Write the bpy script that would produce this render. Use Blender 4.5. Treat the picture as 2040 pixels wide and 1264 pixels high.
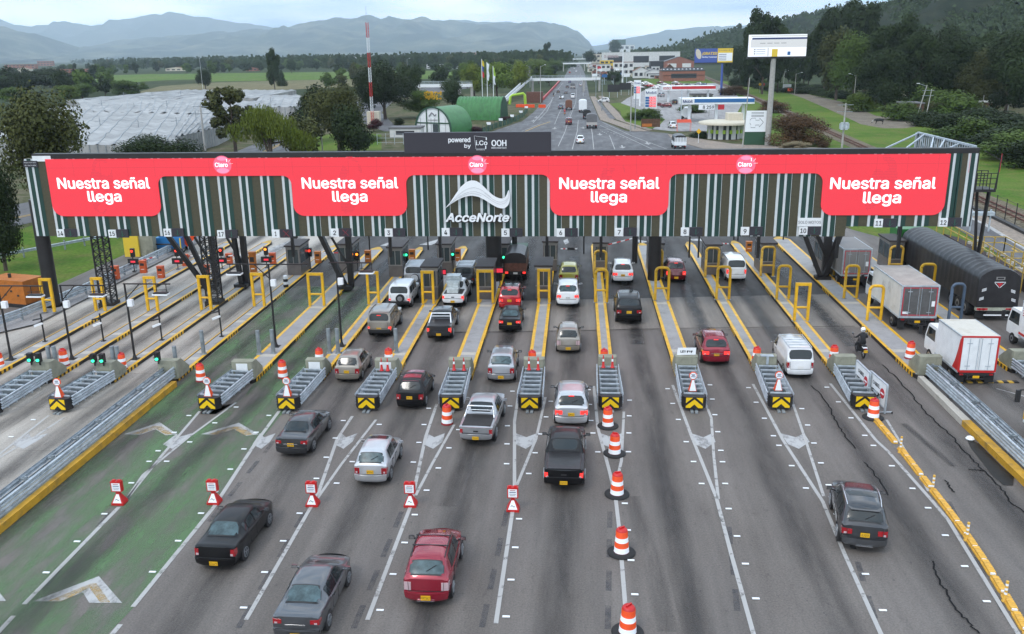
import bpy, bmesh, math, random
from mathutils import Vector, Matrix, noise
PI = math.pi
R = math.radians
for o in list(bpy.data.objects): bpy.data.objects.remove(o)
S = bpy.context.scene
COL = S.collection
FPX, PITCH, YAW, ROLL, CAMH = 1770.0, R(16.52), R(4.26), R(-0.82), 17.5
cam = bpy.data.objects.new('camera', bpy.data.cameras.new('camera')); COL.objects.link(cam)
CR = Matrix.Rotation(YAW, 3, 'Z') @ Matrix.Rotation(PI/2-PITCH, 3, 'X') @ Matrix.Rotation(ROLL, 3, 'Z')
cam.matrix_world = Matrix.Translation((0, 0, CAMH)) @ CR.to_4x4()
cam.data.sensor_width = 36; cam.data.lens = FPX*36/2040
cam.data.clip_start = 0.5; cam.data.clip_end = 60000
S.camera = cam
SUN_EL, SUN_AZ = R(52), R(215)
w = bpy.data.worlds.new('World'); S.world = w; w.use_nodes = True
nt = w.node_tree; nt.nodes.clear()
def wn(t, **k):
  n = nt.nodes.new(t)
  for a, b in k.items(): setattr(n, a, b)
  return n
out = wn('ShaderNodeOutputWorld'); bg = wn('ShaderNodeBackground'); sky = wn('ShaderNodeTexSky')
sky.sky_type = 'NISHITA'; sky.sun_disc = False; sky.sun_elevation = SUN_EL; sky.sun_rotation = SUN_AZ
sky.dust_density = 2.0; sky.ozone_density = 1.2; sky.air_density = 1.0
geo = wn('ShaderNodeTexCoord'); mp = wn('ShaderNodeMapping'); mp.inputs['Scale'].default_value = (1.0, 1.0, 6.0)
mp.inputs['Location'].default_value = (3.1, 0.7, 0.35)
nz = wn('ShaderNodeTexNoise'); nz.inputs['Scale'].default_value = 2.6; nz.inputs['Detail'].default_value = 8; nz.inputs['Roughness'].default_value = 0.58
rp = wn('ShaderNodeValToRGB'); rp.color_ramp.elements[0].position = 0.30; rp.color_ramp.elements[1].position = 0.62
rp.color_ramp.elements[0].color = (0.42, 0.42, 0.42, 1)
nz2 = wn('ShaderNodeTexNoise'); nz2.inputs['Scale'].default_value = 3.3; nz2.inputs['Detail'].default_value = 7
mp2 = wn('ShaderNodeMapping'); mp2.inputs['Scale'].default_value = (1.0, 1.0, 8.0); mp2.inputs['Location'].default_value = (0.4, 5.2, 0.1)
rc = wn('ShaderNodeValToRGB'); rc.color_ramp.elements[0].position = 0.40; rc.color_ramp.elements[1].position = 0.66
rc.color_ramp.elements[0].color = (4.6, 7.0, 9.8, 1); rc.color_ramp.elements[1].color = (18, 18.2, 18.4, 1)
mix = wn('ShaderNodeMix', data_type='RGBA')
L = nt.links.new
L(geo.outputs['Generated'], mp.inputs[0]); L(mp.outputs[0], nz.inputs['Vector']); L(nz.outputs['Fac'], rp.inputs[0])
L(geo.outputs['Generated'], mp2.inputs[0]); L(mp2.outputs[0], nz2.inputs['Vector']); L(nz2.outputs['Fac'], rc.inputs[0])
L(rp.outputs[0], mix.inputs[0]); L(sky.outputs[0], mix.inputs[6]); L(rc.outputs[0], mix.inputs[7])
L(mix.outputs[2], bg.inputs[0]); bg.inputs[1].default_value = 0.15; L(bg.outputs[0], out.inputs[0])
sun = bpy.data.objects.new('sun', bpy.data.lights.new('sun', 'SUN')); COL.objects.link(sun)
sun.data.energy = 1.25; sun.data.angle = R(14); sun.data.color = (1.0, 0.96, 0.9)
sd = Vector((math.sin(SUN_AZ)*math.cos(SUN_EL), math.cos(SUN_AZ)*math.cos(SUN_EL), math.sin(SUN_EL)))
sun.rotation_euler = sd.to_track_quat('Z', 'Y').to_euler()
S.view_settings.view_transform = 'Standard'; S.view_settings.look = 'None'
S.view_settings.exposure = 0.0; S.view_settings.gamma = 1.0
S.render.engine = 'CYCLES'
S.cycles.max_bounces = 6; S.cycles.transparent_max_bounces = 12; S.cycles.volume_bounces = 4
CP = Vector((0, 0, CAMH))
def ray(px, py): return CR @ Vector(((px-1020)/FPX, -(py-632)/FPX, -1.0))
def G(px, py, z=0.0):
  d = ray(px, py); t = (z-CAMH)/d.z
  return Vector((d.x*t, d.y*t, z))
def W(px, py, Y):
  d = ray(px, py); t = Y/d.y
  return Vector((d.x*t, Y, CAMH+d.z*t))
def HT(bx, by, ty, z0=0.0):
  """height of a thing that stands at ground pixel (bx,by) and whose top shows at row ty"""
  g = G(bx, by, z0); return W(bx, ty, g.y).z
def GY(px, Y, z=0.0):
  """point at depth Y seen in column px"""
  lo, hi = 100.0, 4000.0
  best = None
  for _ in range(40):
    m = (lo+hi)/2; d = ray(px, m)
    if d.z >= -1e-6: lo = m; continue
    y = d.y*(z-CAMH)/d.z
    if y > Y: lo = m
    else: hi = m
  return G(px, (lo+hi)/2, z)
MATS = {}
def srgb(r, g, b):
  f = lambda c: (c/255/12.92) if c/255 <= 0.04045 else ((c/255+0.055)/1.055)**2.4
  return (f(r), f(g), f(b))
def mat(name, col=(0.5, 0.5, 0.5), rough=0.6, metal=0.0, coat=0.0, emit=None, estr=1.0, var=0.0, vscale=3.0, bump=0.0, bscale=20.0,
    stretch=(1, 1, 1), col2=None, detail=6, trans=0.0, spec=0.5, lo=0.35, hi=0.65, rvar=False, coord='Object', grime=None, gscale=1.2):
  if name in MATS: return MATS[name]
  m = bpy.data.materials.new(name); m.use_nodes = True; t = m.node_tree
  b = t.nodes['Principled BSDF']
  b.inputs['Base Color'].default_value = (*col, 1); b.inputs['Roughness'].default_value = rough
  b.inputs['Metallic'].default_value = metal; b.inputs['Coat Weight'].default_value = coat; b.inputs['Coat Roughness'].default_value = 0.04
  b.inputs['Specular IOR Level'].default_value = spec
  if emit: b.inputs['Emission Color'].default_value = (*emit, 1); b.inputs['Emission Strength'].default_value = estr
  tc = None
  def coords(sc):
    nonlocal tc
    if tc is None: tc = t.nodes.new('ShaderNodeTexCoord')
    mpn = t.nodes.new('ShaderNodeMapping'); mpn.inputs['Scale'].default_value = (sc*stretch[0], sc*stretch[1], sc*stretch[2])
    t.links.new(tc.outputs[coord], mpn.inputs[0]); return mpn
  last = None
  if var > 0 or col2:
    c = coords(vscale); n = t.nodes.new('ShaderNodeTexNoise'); n.inputs['Scale'].default_value = 1; n.inputs['Detail'].default_value = detail
    n.inputs['Roughness'].default_value = 0.62
    t.links.new(c.outputs[0], n.inputs['Vector'])
    r_ = t.nodes.new('ShaderNodeValToRGB'); r_.color_ramp.elements[0].position = lo; r_.color_ramp.elements[1].position = hi
    a = [max(0, v*(1-var)) for v in col]; bcol = col2 if col2 else [min(1, v*(1+var)) for v in col]
    if col2: a = col
    r_.color_ramp.elements[0].color = (*a, 1); r_.color_ramp.elements[1].color = (*bcol, 1)
    t.links.new(n.outputs['Fac'], r_.inputs[0]); last = r_.outputs[0]
    t.links.new(last, b.inputs['Base Color'])
  if grime:
    c = coords(gscale); n = t.nodes.new('ShaderNodeTexNoise'); n.inputs['Scale'].default_value = 1; n.inputs['Detail'].default_value = 8; n.inputs['Roughness'].default_value = 0.7
    t.links.new(c.outputs[0], n.inputs['Vector'])
    r_ = t.nodes.new('ShaderNodeValToRGB'); r_.color_ramp.elements[0].position = 0.52; r_.color_ramp.elements[1].position = 0.74
    t.links.new(n.outputs['Fac'], r_.inputs[0])
    mx = t.nodes.new('ShaderNodeMix'); mx.data_type = 'RGBA'
    t.links.new(r_.outputs[0], mx.inputs[0])
    if last: t.links.new(last, mx.inputs[6])
    else: mx.inputs[6].default_value = (*col, 1)
    mx.inputs[7].default_value = (*grime, 1); t.links.new(mx.outputs[2], b.inputs['Base Color'])
  if bump > 0:
    c = coords(bscale); n = t.nodes.new('ShaderNodeTexNoise'); n.inputs['Scale'].default_value = 1; n.inputs['Detail'].default_value = 5
    t.links.new(c.outputs[0], n.inputs['Vector'])
    bp = t.nodes.new('ShaderNodeBump'); bp.inputs['Strength'].default_value = bump; bp.inputs['Distance'].default_value = 0.02
    t.links.new(n.outputs['Fac'], bp.inputs['Height']); t.links.new(bp.outputs[0], b.inputs['Normal'])
  MATS[name] = m; return m
def paint(name, col, rough=0.32, metal=0.35, flake=0.0):
  return mat('paint_'+name, col, rough, metal, coat=1.0, var=0.05, vscale=2.5)
yellow = mat('yellow_paint', (0.7, 0.39, 0.01), 0.45, var=0.12, vscale=2, grime=(0.34, 0.2, 0.03), gscale=2.5)
M = dict(
 yellow=yellow, yellow_dull=mat('dull_yellow_paint', (0.5, 0.3, 0.03), 0.6, var=0.25, vscale=3, grime=(0.12, 0.09, 0.05), gscale=2.2),
 kerb_black=mat('black_kerb_paint', (0.016, 0.013, 0.013), 0.6, var=0.3, vscale=3),
 black=mat('black_steel', (0.014, 0.013, 0.014), 0.5, var=0.2, vscale=2),
 black_panel=mat('black_board', (0.03, 0.027, 0.036), 0.5),
 rubber=mat('tyre_rubber', (0.015, 0.015, 0.016), 0.8, bump=0.3, bscale=30),
 plastic=mat('black_plastic', (0.02, 0.02, 0.022), 0.55),
 rim=mat('alloy', (0.42, 0.43, 0.45), 0.35, 0.8),
 glass=mat('car_glass', (0.012, 0.018, 0.02), 0.14, 0.0, spec=0.6),
 rear_glass=mat('rear_glass', (0.06, 0.095, 0.105), 0.3, 0.0, spec=0.3, var=0.4, vscale=3),
 chrome=mat('chrome', (0.6, 0.61, 0.63), 0.2, 0.9),
 galv=mat('galvanised_steel', (0.42, 0.47, 0.51), 0.42, 0.25, var=0.22, vscale=2.5, bump=0.1),
 galv_dark=mat('weathered_galvanised_steel', (0.24, 0.27, 0.29), 0.5, 0.25, var=0.3, vscale=2.0),
 concrete=mat('concrete', (0.26, 0.26, 0.2), 0.85, var=0.16, vscale=1.5, bump=0.3, bscale=12, grime=(0.12, 0.115, 0.09)),
 lightconc=mat('pale_concrete', (0.45, 0.42, 0.37), 0.85, var=0.12, vscale=1.2, grime=(0.25, 0.23, 0.19)),
 white=mat('white_paint', (0.72, 0.74, 0.75), 0.5, var=0.06, vscale=2),
 sheet=mat('white_reflective', (0.8, 0.82, 0.84), 0.35),
 orange=mat('orange_plastic', (0.78, 0.075, 0.008), 0.4, var=0.1, vscale=3),
 orange_dirty=mat('orange_cabinet', (0.42, 0.13, 0.016), 0.5, var=0.2, vscale=2.5, grime=(0.1, 0.05, 0.02)),
 cab_orange=mat('cabinet_orange', (0.52, 0.085, 0.02), 0.5, var=0.15, grime=(.2, .05, .02)),
 red_plastic=mat('red_plastic', (0.5, 0.012, 0.012), 0.4, var=0.08),
 base_red=mat('red_base', (0.28, 0.02, 0.025), 0.7),
 tail=mat('tail_lamp', (0.32, 0.006, 0.012), 0.15, coat=1.0),
 tail_lit=mat('lit_tail_lamp', (0.6, 0.02, 0.02), 0.2, emit=(1.0, 0.05, 0.04), estr=1.2),
 tail_clear=mat('clear_tail_lamp', (0.5, 0.36, 0.38), 0.15, coat=1.0),
 head=mat('headlamp', (0.6, 0.62, 0.65), 0.1, coat=1.0),
 plate=mat('yellow_plate', (0.75, 0.42, 0.01), 0.45), plate_w=mat('white_plate', (0.7, 0.7, 0.68), 0.45),
 ink=mat('black_ink', (0.02, 0.02, 0.022), 0.6), ink_blue=mat('blue_ink', (0.03, 0.05, 0.16), 0.6), ink_red=mat('red_ink', (0.45, 0.02, 0.03), 0.6),
 ink_grey=mat('grey_ink', (0.2, 0.2, 0.22), 0.6),
 led_red=mat('led_screen_red', (0.06, 0.01, 0.012), 0.6, emit=srgb(250, 56, 74), estr=0.95),
 led_white=mat('led_screen_white', (0.5, 0.5, 0.5), 0.5, emit=(0.95, 0.9, 0.95), estr=0.95),
 led_pink=mat('led_screen_pink', (0.3, 0.1, 0.15), 0.5, emit=srgb(222, 74, 104), estr=0.95),
 led_pink2=mat('led_screen_pale_pink', (0.3, 0.1, 0.15), 0.5, emit=srgb(240, 140, 178), estr=0.95),
 led_dots=mat('led_screen_dots', (0.3, 0.02, 0.03), 0.5, emit=srgb(196, 44, 62), estr=0.9),
 stripe_w=mat('white_cladding', (0.52, 0.55, 0.56), 0.5, var=0.05), stripe_g=mat('dark_green_cladding', (0.007, 0.04, 0.031), 0.5, var=0.15, vscale=1),
 stripe_o=mat('olive_cladding', (0.058, 0.052, 0.028), 0.6, var=0.12, vscale=6, bump=0.5, bscale=40),
 sig_red=mat('signal_red', (0.4, 0.01, 0.01), 0.3, emit=(1, 0.06, 0.03), estr=1.8), sig_green=mat('signal_green', (0.01, 0.4, 0.2), 0.3, emit=(0.05, 1, 0.45), estr=2.2),
 sig_off=mat('signal_unlit', (0.02, 0.02, 0.02), 0.3),
 booth=mat('booth_panel', (0.16, 0.145, 0.14), 0.45, 0.3, var=0.15, vscale=2), booth_l=mat('booth_frame', (0.3, 0.29, 0.28), 0.4, 0.5),
 booth_roof=mat('booth_roof', (0.045, 0.038, 0.038), 0.7, var=0.2), wglass=mat('window_glass', (0.05, 0.065, 0.07), 0.08, spec=0.8),
 tarp=mat('black_tarpaulin', (0.022, 0.021, 0.023), 0.36, var=0.3, vscale=1.5, bump=0.6, bscale=3),
 wood=mat('dark_wood', (0.09, 0.045, 0.025), 0.8, var=0.3, vscale=2),
 blue=mat('blue_paint', (0.02, 0.12, 0.32), 0.4), blue_grey=mat('blue_grey_paint', (0.055, 0.085, 0.13), 0.45, var=0.1),
 lime=mat('lime_plastic', (0.32, 0.5, 0.04), 0.5), green=mat('green_roofing', (0.045, 0.17, 0.05), 0.45, var=0.18, vscale=0.8),
 dkgreen=mat('dark_green_paint', (0.02, 0.07, 0.035), 0.5), brick=mat('brick', (0.27, 0.11, 0.075), 0.85, var=0.15, vscale=1.0),
 rtile=mat('roof_tile', (0.2, 0.075, 0.045), 0.85, var=0.25, vscale=0.7), greyroof=mat('grey_roof', (0.13, 0.13, 0.135), 0.8, var=0.2, vscale=0.3),
 darkroof=mat('dark_roof', (0.035, 0.037, 0.042), 0.8), cream=mat('cream_wall', (0.55, 0.5, 0.4), 0.8, var=0.08), wall=mat('white_wall', (0.62, 0.62, 0.6), 0.8, var=0.08, vscale=0.5),
 bark=mat('bark', (0.075, 0.055, 0.042), 0.9, var=0.3, vscale=3), pole=mat('concrete_pole', (0.34, 0.33, 0.31), 0.8, var=0.12),
 skin=mat('skin', (0.35, 0.19, 0.12), 0.6), cloth=mat('black_cloth', (0.016, 0.017, 0.02), 0.85), denim=mat('dark_trousers', (0.02, 0.022, 0.03), 0.85),
 flag_y=mat('flag_yellow', (0.7, 0.5, 0.02), 0.7), flag_b=mat('flag_blue', (0.02, 0.05, 0.3), 0.7), flag_r=mat('flag_red', (0.5, 0.02, 0.03), 0.7),
 bblue=mat('billboard_blue', (0.05, 0.09, 0.32), 0.5), bill_y=mat('billboard_yellow', (0.72, 0.5, 0.04), 0.5),
 rust=mat('rusty_steel', (0.12, 0.05, 0.035), 0.8, var=0.3), net=mat('greenhouse_sheet', (0.29, 0.29, 0.285), 0.6, var=0.28, vscale=0.15, stretch=(1, 1, 1), grime=(0.13, 0.13, 0.125), gscale=0.09),
)
FONT = None
try:
  import os
  FONT = bpy.data.fonts.load(os.path.join(bpy.utils.system_resource('DATAFILES'), 'fonts', 'Inter.woff2'))
except Exception: FONT = None
class MB:
  def __init__(s, m=None): s.v = []; s.f = []; s.mi = []; s.sm = []; s.mats = []; s.cur = m or M['white']; s.uv = {}
  def m(s, m): s.cur = M[m] if isinstance(m, str) else m; return s
  def _idx(s):
    if s.cur not in s.mats: s.mats.append(s.cur)
    return s.mats.index(s.cur)
  def face(s, pts, smooth=False, uv=None):
    b = len(s.v); s.v += [tuple(p) for p in pts]; s.f.append(tuple(range(b, b+len(pts)))); s.mi.append(s._idx()); s.sm.append(smooth)
    if uv: s.uv[len(s.f)-1] = uv
    return s
  def mesh(s, vs, fs, smooth=False):
    b = len(s.v); s.v += [tuple(p) for p in vs]; i = s._idx()
    for f in fs: s.f.append(tuple(b+k for k in f)); s.mi.append(i); s.sm.append(smooth)
    return s
  def box(s, x0, x1, y0, y1, z0, z1, M4=None):
    vs = [Vector((x, y, z)) for z in (z0, z1) for y in (y0, y1) for x in (x0, x1)]
    if M4 is not None: vs = [M4 @ v for v in vs]
    return s.mesh(vs, [(0, 2, 3, 1), (4, 5, 7, 6), (0, 1, 5, 4), (2, 6, 7, 3), (0, 4, 6, 2), (1, 3, 7, 5)])
  def cbox(s, c, d, rz=0.0):
    T = Matrix.Translation(c) @ Matrix.Rotation(rz, 4, 'Z')
    return s.box(-d[0]/2, d[0]/2, -d[1]/2, d[1]/2, -d[2]/2, d[2]/2, T)
  def beam(s, a, b, w, h=None):
    a = Vector(a); b = Vector(b); h = h or w; d = b-a; L_ = d.length
    if L_ < 1e-6: return s
    q = d.to_track_quat('Y', 'Z').to_matrix().to_4x4()
    return s.box(-w/2, w/2, 0, L_, -h/2, h/2, Matrix.Translation(a) @ q)
  def cyl(s, a, b, r0, r1=None, n=10, cap=True, smooth=True):
    a = Vector(a); b = Vector(b); r1 = r0 if r1 is None else r1
    q = (b-a).to_track_quat('Z', 'Y').to_matrix()
    vs = []
    for c, r in ((a, r0), (b, r1)):
      for k in range(n): t = 2*PI*k/n; vs.append(c+q @ Vector((r*math.cos(t), r*math.sin(t), 0)))
    fs = [(k, (k+1) % n, n+(k+1) % n, n+k) for k in range(n)]
    s.mesh(vs, fs, smooth)
    if cap: s.face(vs[:n][::-1]); s.face(vs[n:])
    return s
  def tube(s, pts, r, n=8, rs=None):
    pts = [Vector(p) for p in pts]; rings = []
    for i, p in enumerate(pts):
      d = (pts[min(i+1, len(pts)-1)]-pts[max(i-1, 0)]).normalized()
      up = Vector((0, 0, 1)) if abs(d.z) < 0.9 else Vector((0, 1, 0))
      if i and abs(d.dot(prev)) < 0.99: up = prev
      x = d.cross(up).normalized(); y = x.cross(d).normalized(); prev = y
      rr = rs[i] if rs else r
      rings.append([p+x*rr*math.cos(2*PI*k/n)+y*rr*math.sin(2*PI*k/n) for k in range(n)])
    vs = [v for g in rings for v in g]; fs = []
    for i in range(len(rings)-1):
      for k in range(n): fs.append((i*n+k, i*n+(k+1) % n, (i+1)*n+(k+1) % n, (i+1)*n+k))
    s.mesh(vs, fs, True); s.face(rings[0][::-1]); s.face(rings[-1]); return s
  def lathe(s, prof, c=(0, 0, 0), n=20, smooth=True):
    c = Vector(c); vs = [c+Vector((r*math.cos(2*PI*k/n), r*math.sin(2*PI*k/n), z)) for r, z in prof for k in range(n)]
    fs = [(i*n+k, i*n+(k+1) % n, (i+1)*n+(k+1) % n, (i+1)*n+k) for i in range(len(prof)-1) for k in range(n)]
    s.mesh(vs, fs, smooth)
    if prof[-1][0] > 1e-4: s.face(vs[-n:])
    return s
  def prism(s, poly, z0, z1):
    n = len(poly); a = sum(poly[i][0]*poly[(i+1) % n][1]-poly[(i+1) % n][0]*poly[i][1] for i in range(n))
    if a < 0: poly = poly[::-1]
    lo = [(p[0], p[1], z0) for p in poly]; hi = [(p[0], p[1], z1) for p in poly]
    s.face(hi); s.face(lo[::-1])
    for i in range(n): j = (i+1) % n; s.face([lo[i], lo[j], hi[j], hi[i]])
    return s
  def vprism(s, poly, y0, y1, M4=None):
    """poly in x,z extruded along y (front at y0)"""
    n = len(poly); a = sum(poly[i][0]*poly[(i+1) % n][1]-poly[(i+1) % n][0]*poly[i][1] for i in range(n))
    if a < 0: poly = poly[::-1]
    f = [Vector((p[0], y0, p[1])) for p in poly]; b = [Vector((p[0], y1, p[1])) for p in poly]
    if M4 is not None: f = [M4 @ v for v in f]; b = [M4 @ v for v in b]
    s.face(f); s.face(b[::-1])
    for i in range(n): j = (i+1) % n; s.face([f[j], f[i], b[i], b[j]])
    return s
  def text(s, body, size, M4, ext=0.01, bold=0.0, align='CENTER', shear=0.0, sp=1.0):
    """flat lettering, local x right, local y up, moved by M4"""
    cu = bpy.data.curves.new('t', 'FONT'); cu.body = body; cu.font = FONT or cu.font; cu.size = size; cu.extrude = ext; cu.offset = bold; cu.shear = shear
    cu.align_x = align; cu.align_y = 'CENTER'; cu.resolution_u = 3; cu.space_character = sp; cu.space_line = 0.85
    o = bpy.data.objects.new('t', cu); COL.objects.link(o)
    me = bpy.data.meshes.new_from_object(o.evaluated_get(bpy.context.evaluated_depsgraph_get()))
    s.mesh([M4 @ v.co for v in me.vertices], [tuple(p.vertices) for p in me.polygons])
    bpy.data.objects.remove(o); bpy.data.curves.remove(cu); bpy.data.meshes.remove(me); return s
  def move(s, M4): s.v = [tuple(M4 @ Vector(p)) for p in s.v]; return s
  def make(s, name):
    me = bpy.data.meshes.new(name); me.from_pydata(s.v, [], s.f)
    for m_ in s.mats: me.materials.append(m_)
    me.polygons.foreach_set('material_index', s.mi); me.polygons.foreach_set('use_smooth', s.sm)
    if s.uv:
      ul = me.uv_layers.new(name='UVMap')
      for i, uv in s.uv.items():
        p = me.polygons[i]
        for k, li in enumerate(p.loop_indices): ul.data[li].uv = uv[k]
    me.update(); return me
  def build(s, name, parent=None, **kw):
    o = bpy.data.objects.new(name, s.make(name)); COL.objects.link(o)
    if parent is not None: o.parent = parent
    return tag(o, **kw) if kw else o
FACE = Matrix.Rotation(PI/2, 4, 'X')      # lettering upright, read from -y
def tag(o, label=None, cat=None, group=None, kind=None):
  if label: o['label'] = label
  if cat: o['category'] = cat
  if group: o['group'] = group
  if kind: o['kind'] = kind
  return o
def empty(name, loc=(0, 0, 0), rz=0.0, label=None, cat=None, group=None):
  o = bpy.data.objects.new(name, None); COL.objects.link(o); o.location = loc; o.rotation_euler = (0, 0, rz); o.empty_display_size = 0.2
  return tag(o, label, cat, group)
def kids(o): return [c for c in ALLKIDS.get(o, [])] if False else [c for c in bpy.data.objects if c.parent == o]
def copy_tree(src, loc=None, rz=None, label=None, scale=None):
  c = src.copy(); COL.objects.link(c)
  if loc is not None: c.location = loc
  if rz is not None: c.rotation_euler = (0, 0, rz)
  if scale is not None: c.scale = scale
  if label: c['label'] = label
  for ch in list(src.children):
    d = ch.copy(); COL.objects.link(d); d.parent = c
    for g in list(ch.children): e = g.copy(); COL.objects.link(e); e.parent = d
  return c
def struct(mb, name): return mb.build(name, kind='structure')
def strip(mb, pts, w, z, w2=None):
  """a painted line of width w along ground points"""
  P = [Vector((p[0], p[1], 0)) for p in pts]; Lp = []; Rp = []; dist = 0; D = []
  for i, p in enumerate(P):
    d = (P[min(i+1, len(P)-1)]-P[max(i-1, 0)]).normalized(); n = Vector((-d.y, d.x, 0))
    ww = w if w2 is None else w+(w2-w)*i/(len(P)-1)
    Lp.append(p+n*ww/2); Rp.append(p-n*ww/2); D.append(dist if i == 0 else D[-1]+(P[i]-P[i-1]).length)
  for i in range(len(P)-1):
    q = [Rp[i], Rp[i+1], Lp[i+1], Lp[i]]
    if (q[1]-q[0]).cross(q[2]-q[0]).z < 0: q = q[::-1]; uv = [(0, D[i]), (0, D[i+1]), (1, D[i+1]), (1, D[i])]
    else: uv = [(1, D[i]), (1, D[i+1]), (0, D[i+1]), (0, D[i])]
    mb.face([(v.x, v.y, z) for v in q], uv=uv)
def gl(pix, z=0.0): return [G(x, y, z) for x, y in pix]
def area(mb, pts, z):
  a = sum(pts[i][0]*pts[(i+1) % len(pts)][1]-pts[(i+1) % len(pts)][0]*pts[i][1] for i in range(len(pts)))
  if a < 0: pts = pts[::-1]
  mb.face([(p[0], p[1], z) for p in pts])
def text_fit(mb, body, x0, x1, z0, z1, y, bold=0.0, depth=0.01, shear=0.0):
  """upright lettering whose outline fills the box x0..x1, z0..z1 on a wall facing -y"""
  t = MB(); t.text(body, 1.0, Matrix.Identity(4), 0.0005, 0, shear=shear)
  xs = [v[0] for v in t.v]; ys = [v[1] for v in t.v]; ax, bx, ay, by = min(xs), max(xs), min(ys), max(ys)
  d = bold*(z1-z0)/(by-ay); x0 += d; x1 -= d; z0 += d; z1 -= d
  for k, (ox, oz) in enumerate(((0, 0), (-d, 0), (d, 0), (0, -d*.7), (0, d*.7), (-d*.6, d*.6), (d*.6, -d*.6)) if bold else ((0, 0),)):
    mb.mesh([((v[0]-ax)/(bx-ax)*(x1-x0)+x0+ox, y-depth-k*.0012 if v[2] > 0 else y, (v[1]-ay)/(by-ay)*(z1-z0)+z0+oz) for v in t.v], t.f)
def px_box(xa, ya, xb, yb, Y):
  """screen-sized rectangle measured on a wall at depth Y: returns x0,x1,z0,z1"""
  p = W(xa, (ya+yb)/2, Y); q = W(xb, (ya+yb)/2, Y); t = W((xa+xb)/2, ya, Y); u = W((xa+xb)/2, yb, Y); return p.x, q.x, u.z, t.z
def ground_mat(name, c1, c2, c3, s1=0.02, s2=0.15, rough=0.95, fine=3.0):
  m = bpy.data.materials.new(name); m.use_nodes = True; t = m.node_tree; b = t.nodes['Principled BSDF']; b.inputs['Roughness'].default_value = rough; b.inputs['Specular IOR Level'].default_value = .1
  tc = t.nodes.new('ShaderNodeTexCoord')
  def nz_(sc, lo, hi):
    n = t.nodes.new('ShaderNodeTexNoise'); n.inputs['Scale'].default_value = sc; n.inputs['Detail'].default_value = 8; n.inputs['Roughness'].default_value = 0.6
    t.links.new(tc.outputs['Object'], n.inputs['Vector']); r_ = t.nodes.new('ShaderNodeValToRGB')
    r_.color_ramp.elements[0].position = lo; r_.color_ramp.elements[1].position = hi; t.links.new(n.outputs['Fac'], r_.inputs[0]); return r_.outputs[0]
  def mx(f, a, b_):
    n = t.nodes.new('ShaderNodeMix'); n.data_type = 'RGBA'; t.links.new(f, n.inputs[0])
    for i, q in ((6, a), (7, b_)):
      if isinstance(q, tuple): n.inputs[i].default_value = (*q, 1)
      else: t.links.new(q, n.inputs[i])
    return n.outputs[2]
  a = mx(nz_(s1, 0.42, 0.58), c1, c2); a = mx(nz_(s2, 0.45, 0.7), a, c3); f = nz_(fine, 0.3, 0.7)
  d = t.nodes.new('ShaderNodeMix'); d.data_type = 'RGBA'; d.blend_type = 'MULTIPLY'; d.inputs[0].default_value = 0.5
  t.links.new(a, d.inputs[6]); t.links.new(f, d.inputs[7]); t.links.new(d.outputs[2], b.inputs['Base Color']); return m
m_grass = ground_mat('grass', (0.075, 0.16, 0.018), (0.13, 0.2, 0.03), (0.17, 0.18, 0.05), 0.05, 0.35)
m_verge = ground_mat('verge_grass', (0.06, 0.085, 0.025), (0.12, 0.11, 0.06), (0.2, 0.17, 0.12), 0.12, 0.4)
m_plain = ground_mat('plain', (0.03, 0.048, 0.018), (0.045, 0.06, 0.024), (0.07, 0.085, 0.03), 0.004, 0.02, fine=0.2)
m_field = ground_mat('bright_field', (0.1, 0.19, 0.025), (0.13, 0.2, 0.035), (0.14, 0.17, 0.06), 0.01, 0.05, fine=0.2)
m_brown = ground_mat('dry_field', (0.21, 0.185, 0.1), (0.17, 0.17, 0.085), (0.24, 0.2, 0.12), 0.01, 0.04, fine=0.2)
m_dirt = ground_mat('dirt', (0.22, 0.19, 0.15), (0.27, 0.23, 0.18), (0.16, 0.14, 0.11), 0.1, 0.5)
m_ballast = ground_mat('ballast', (0.2, 0.17, 0.12), (0.14, 0.12, 0.08), (0.24, 0.2, 0.15), 0.3, 1.5)
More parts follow.
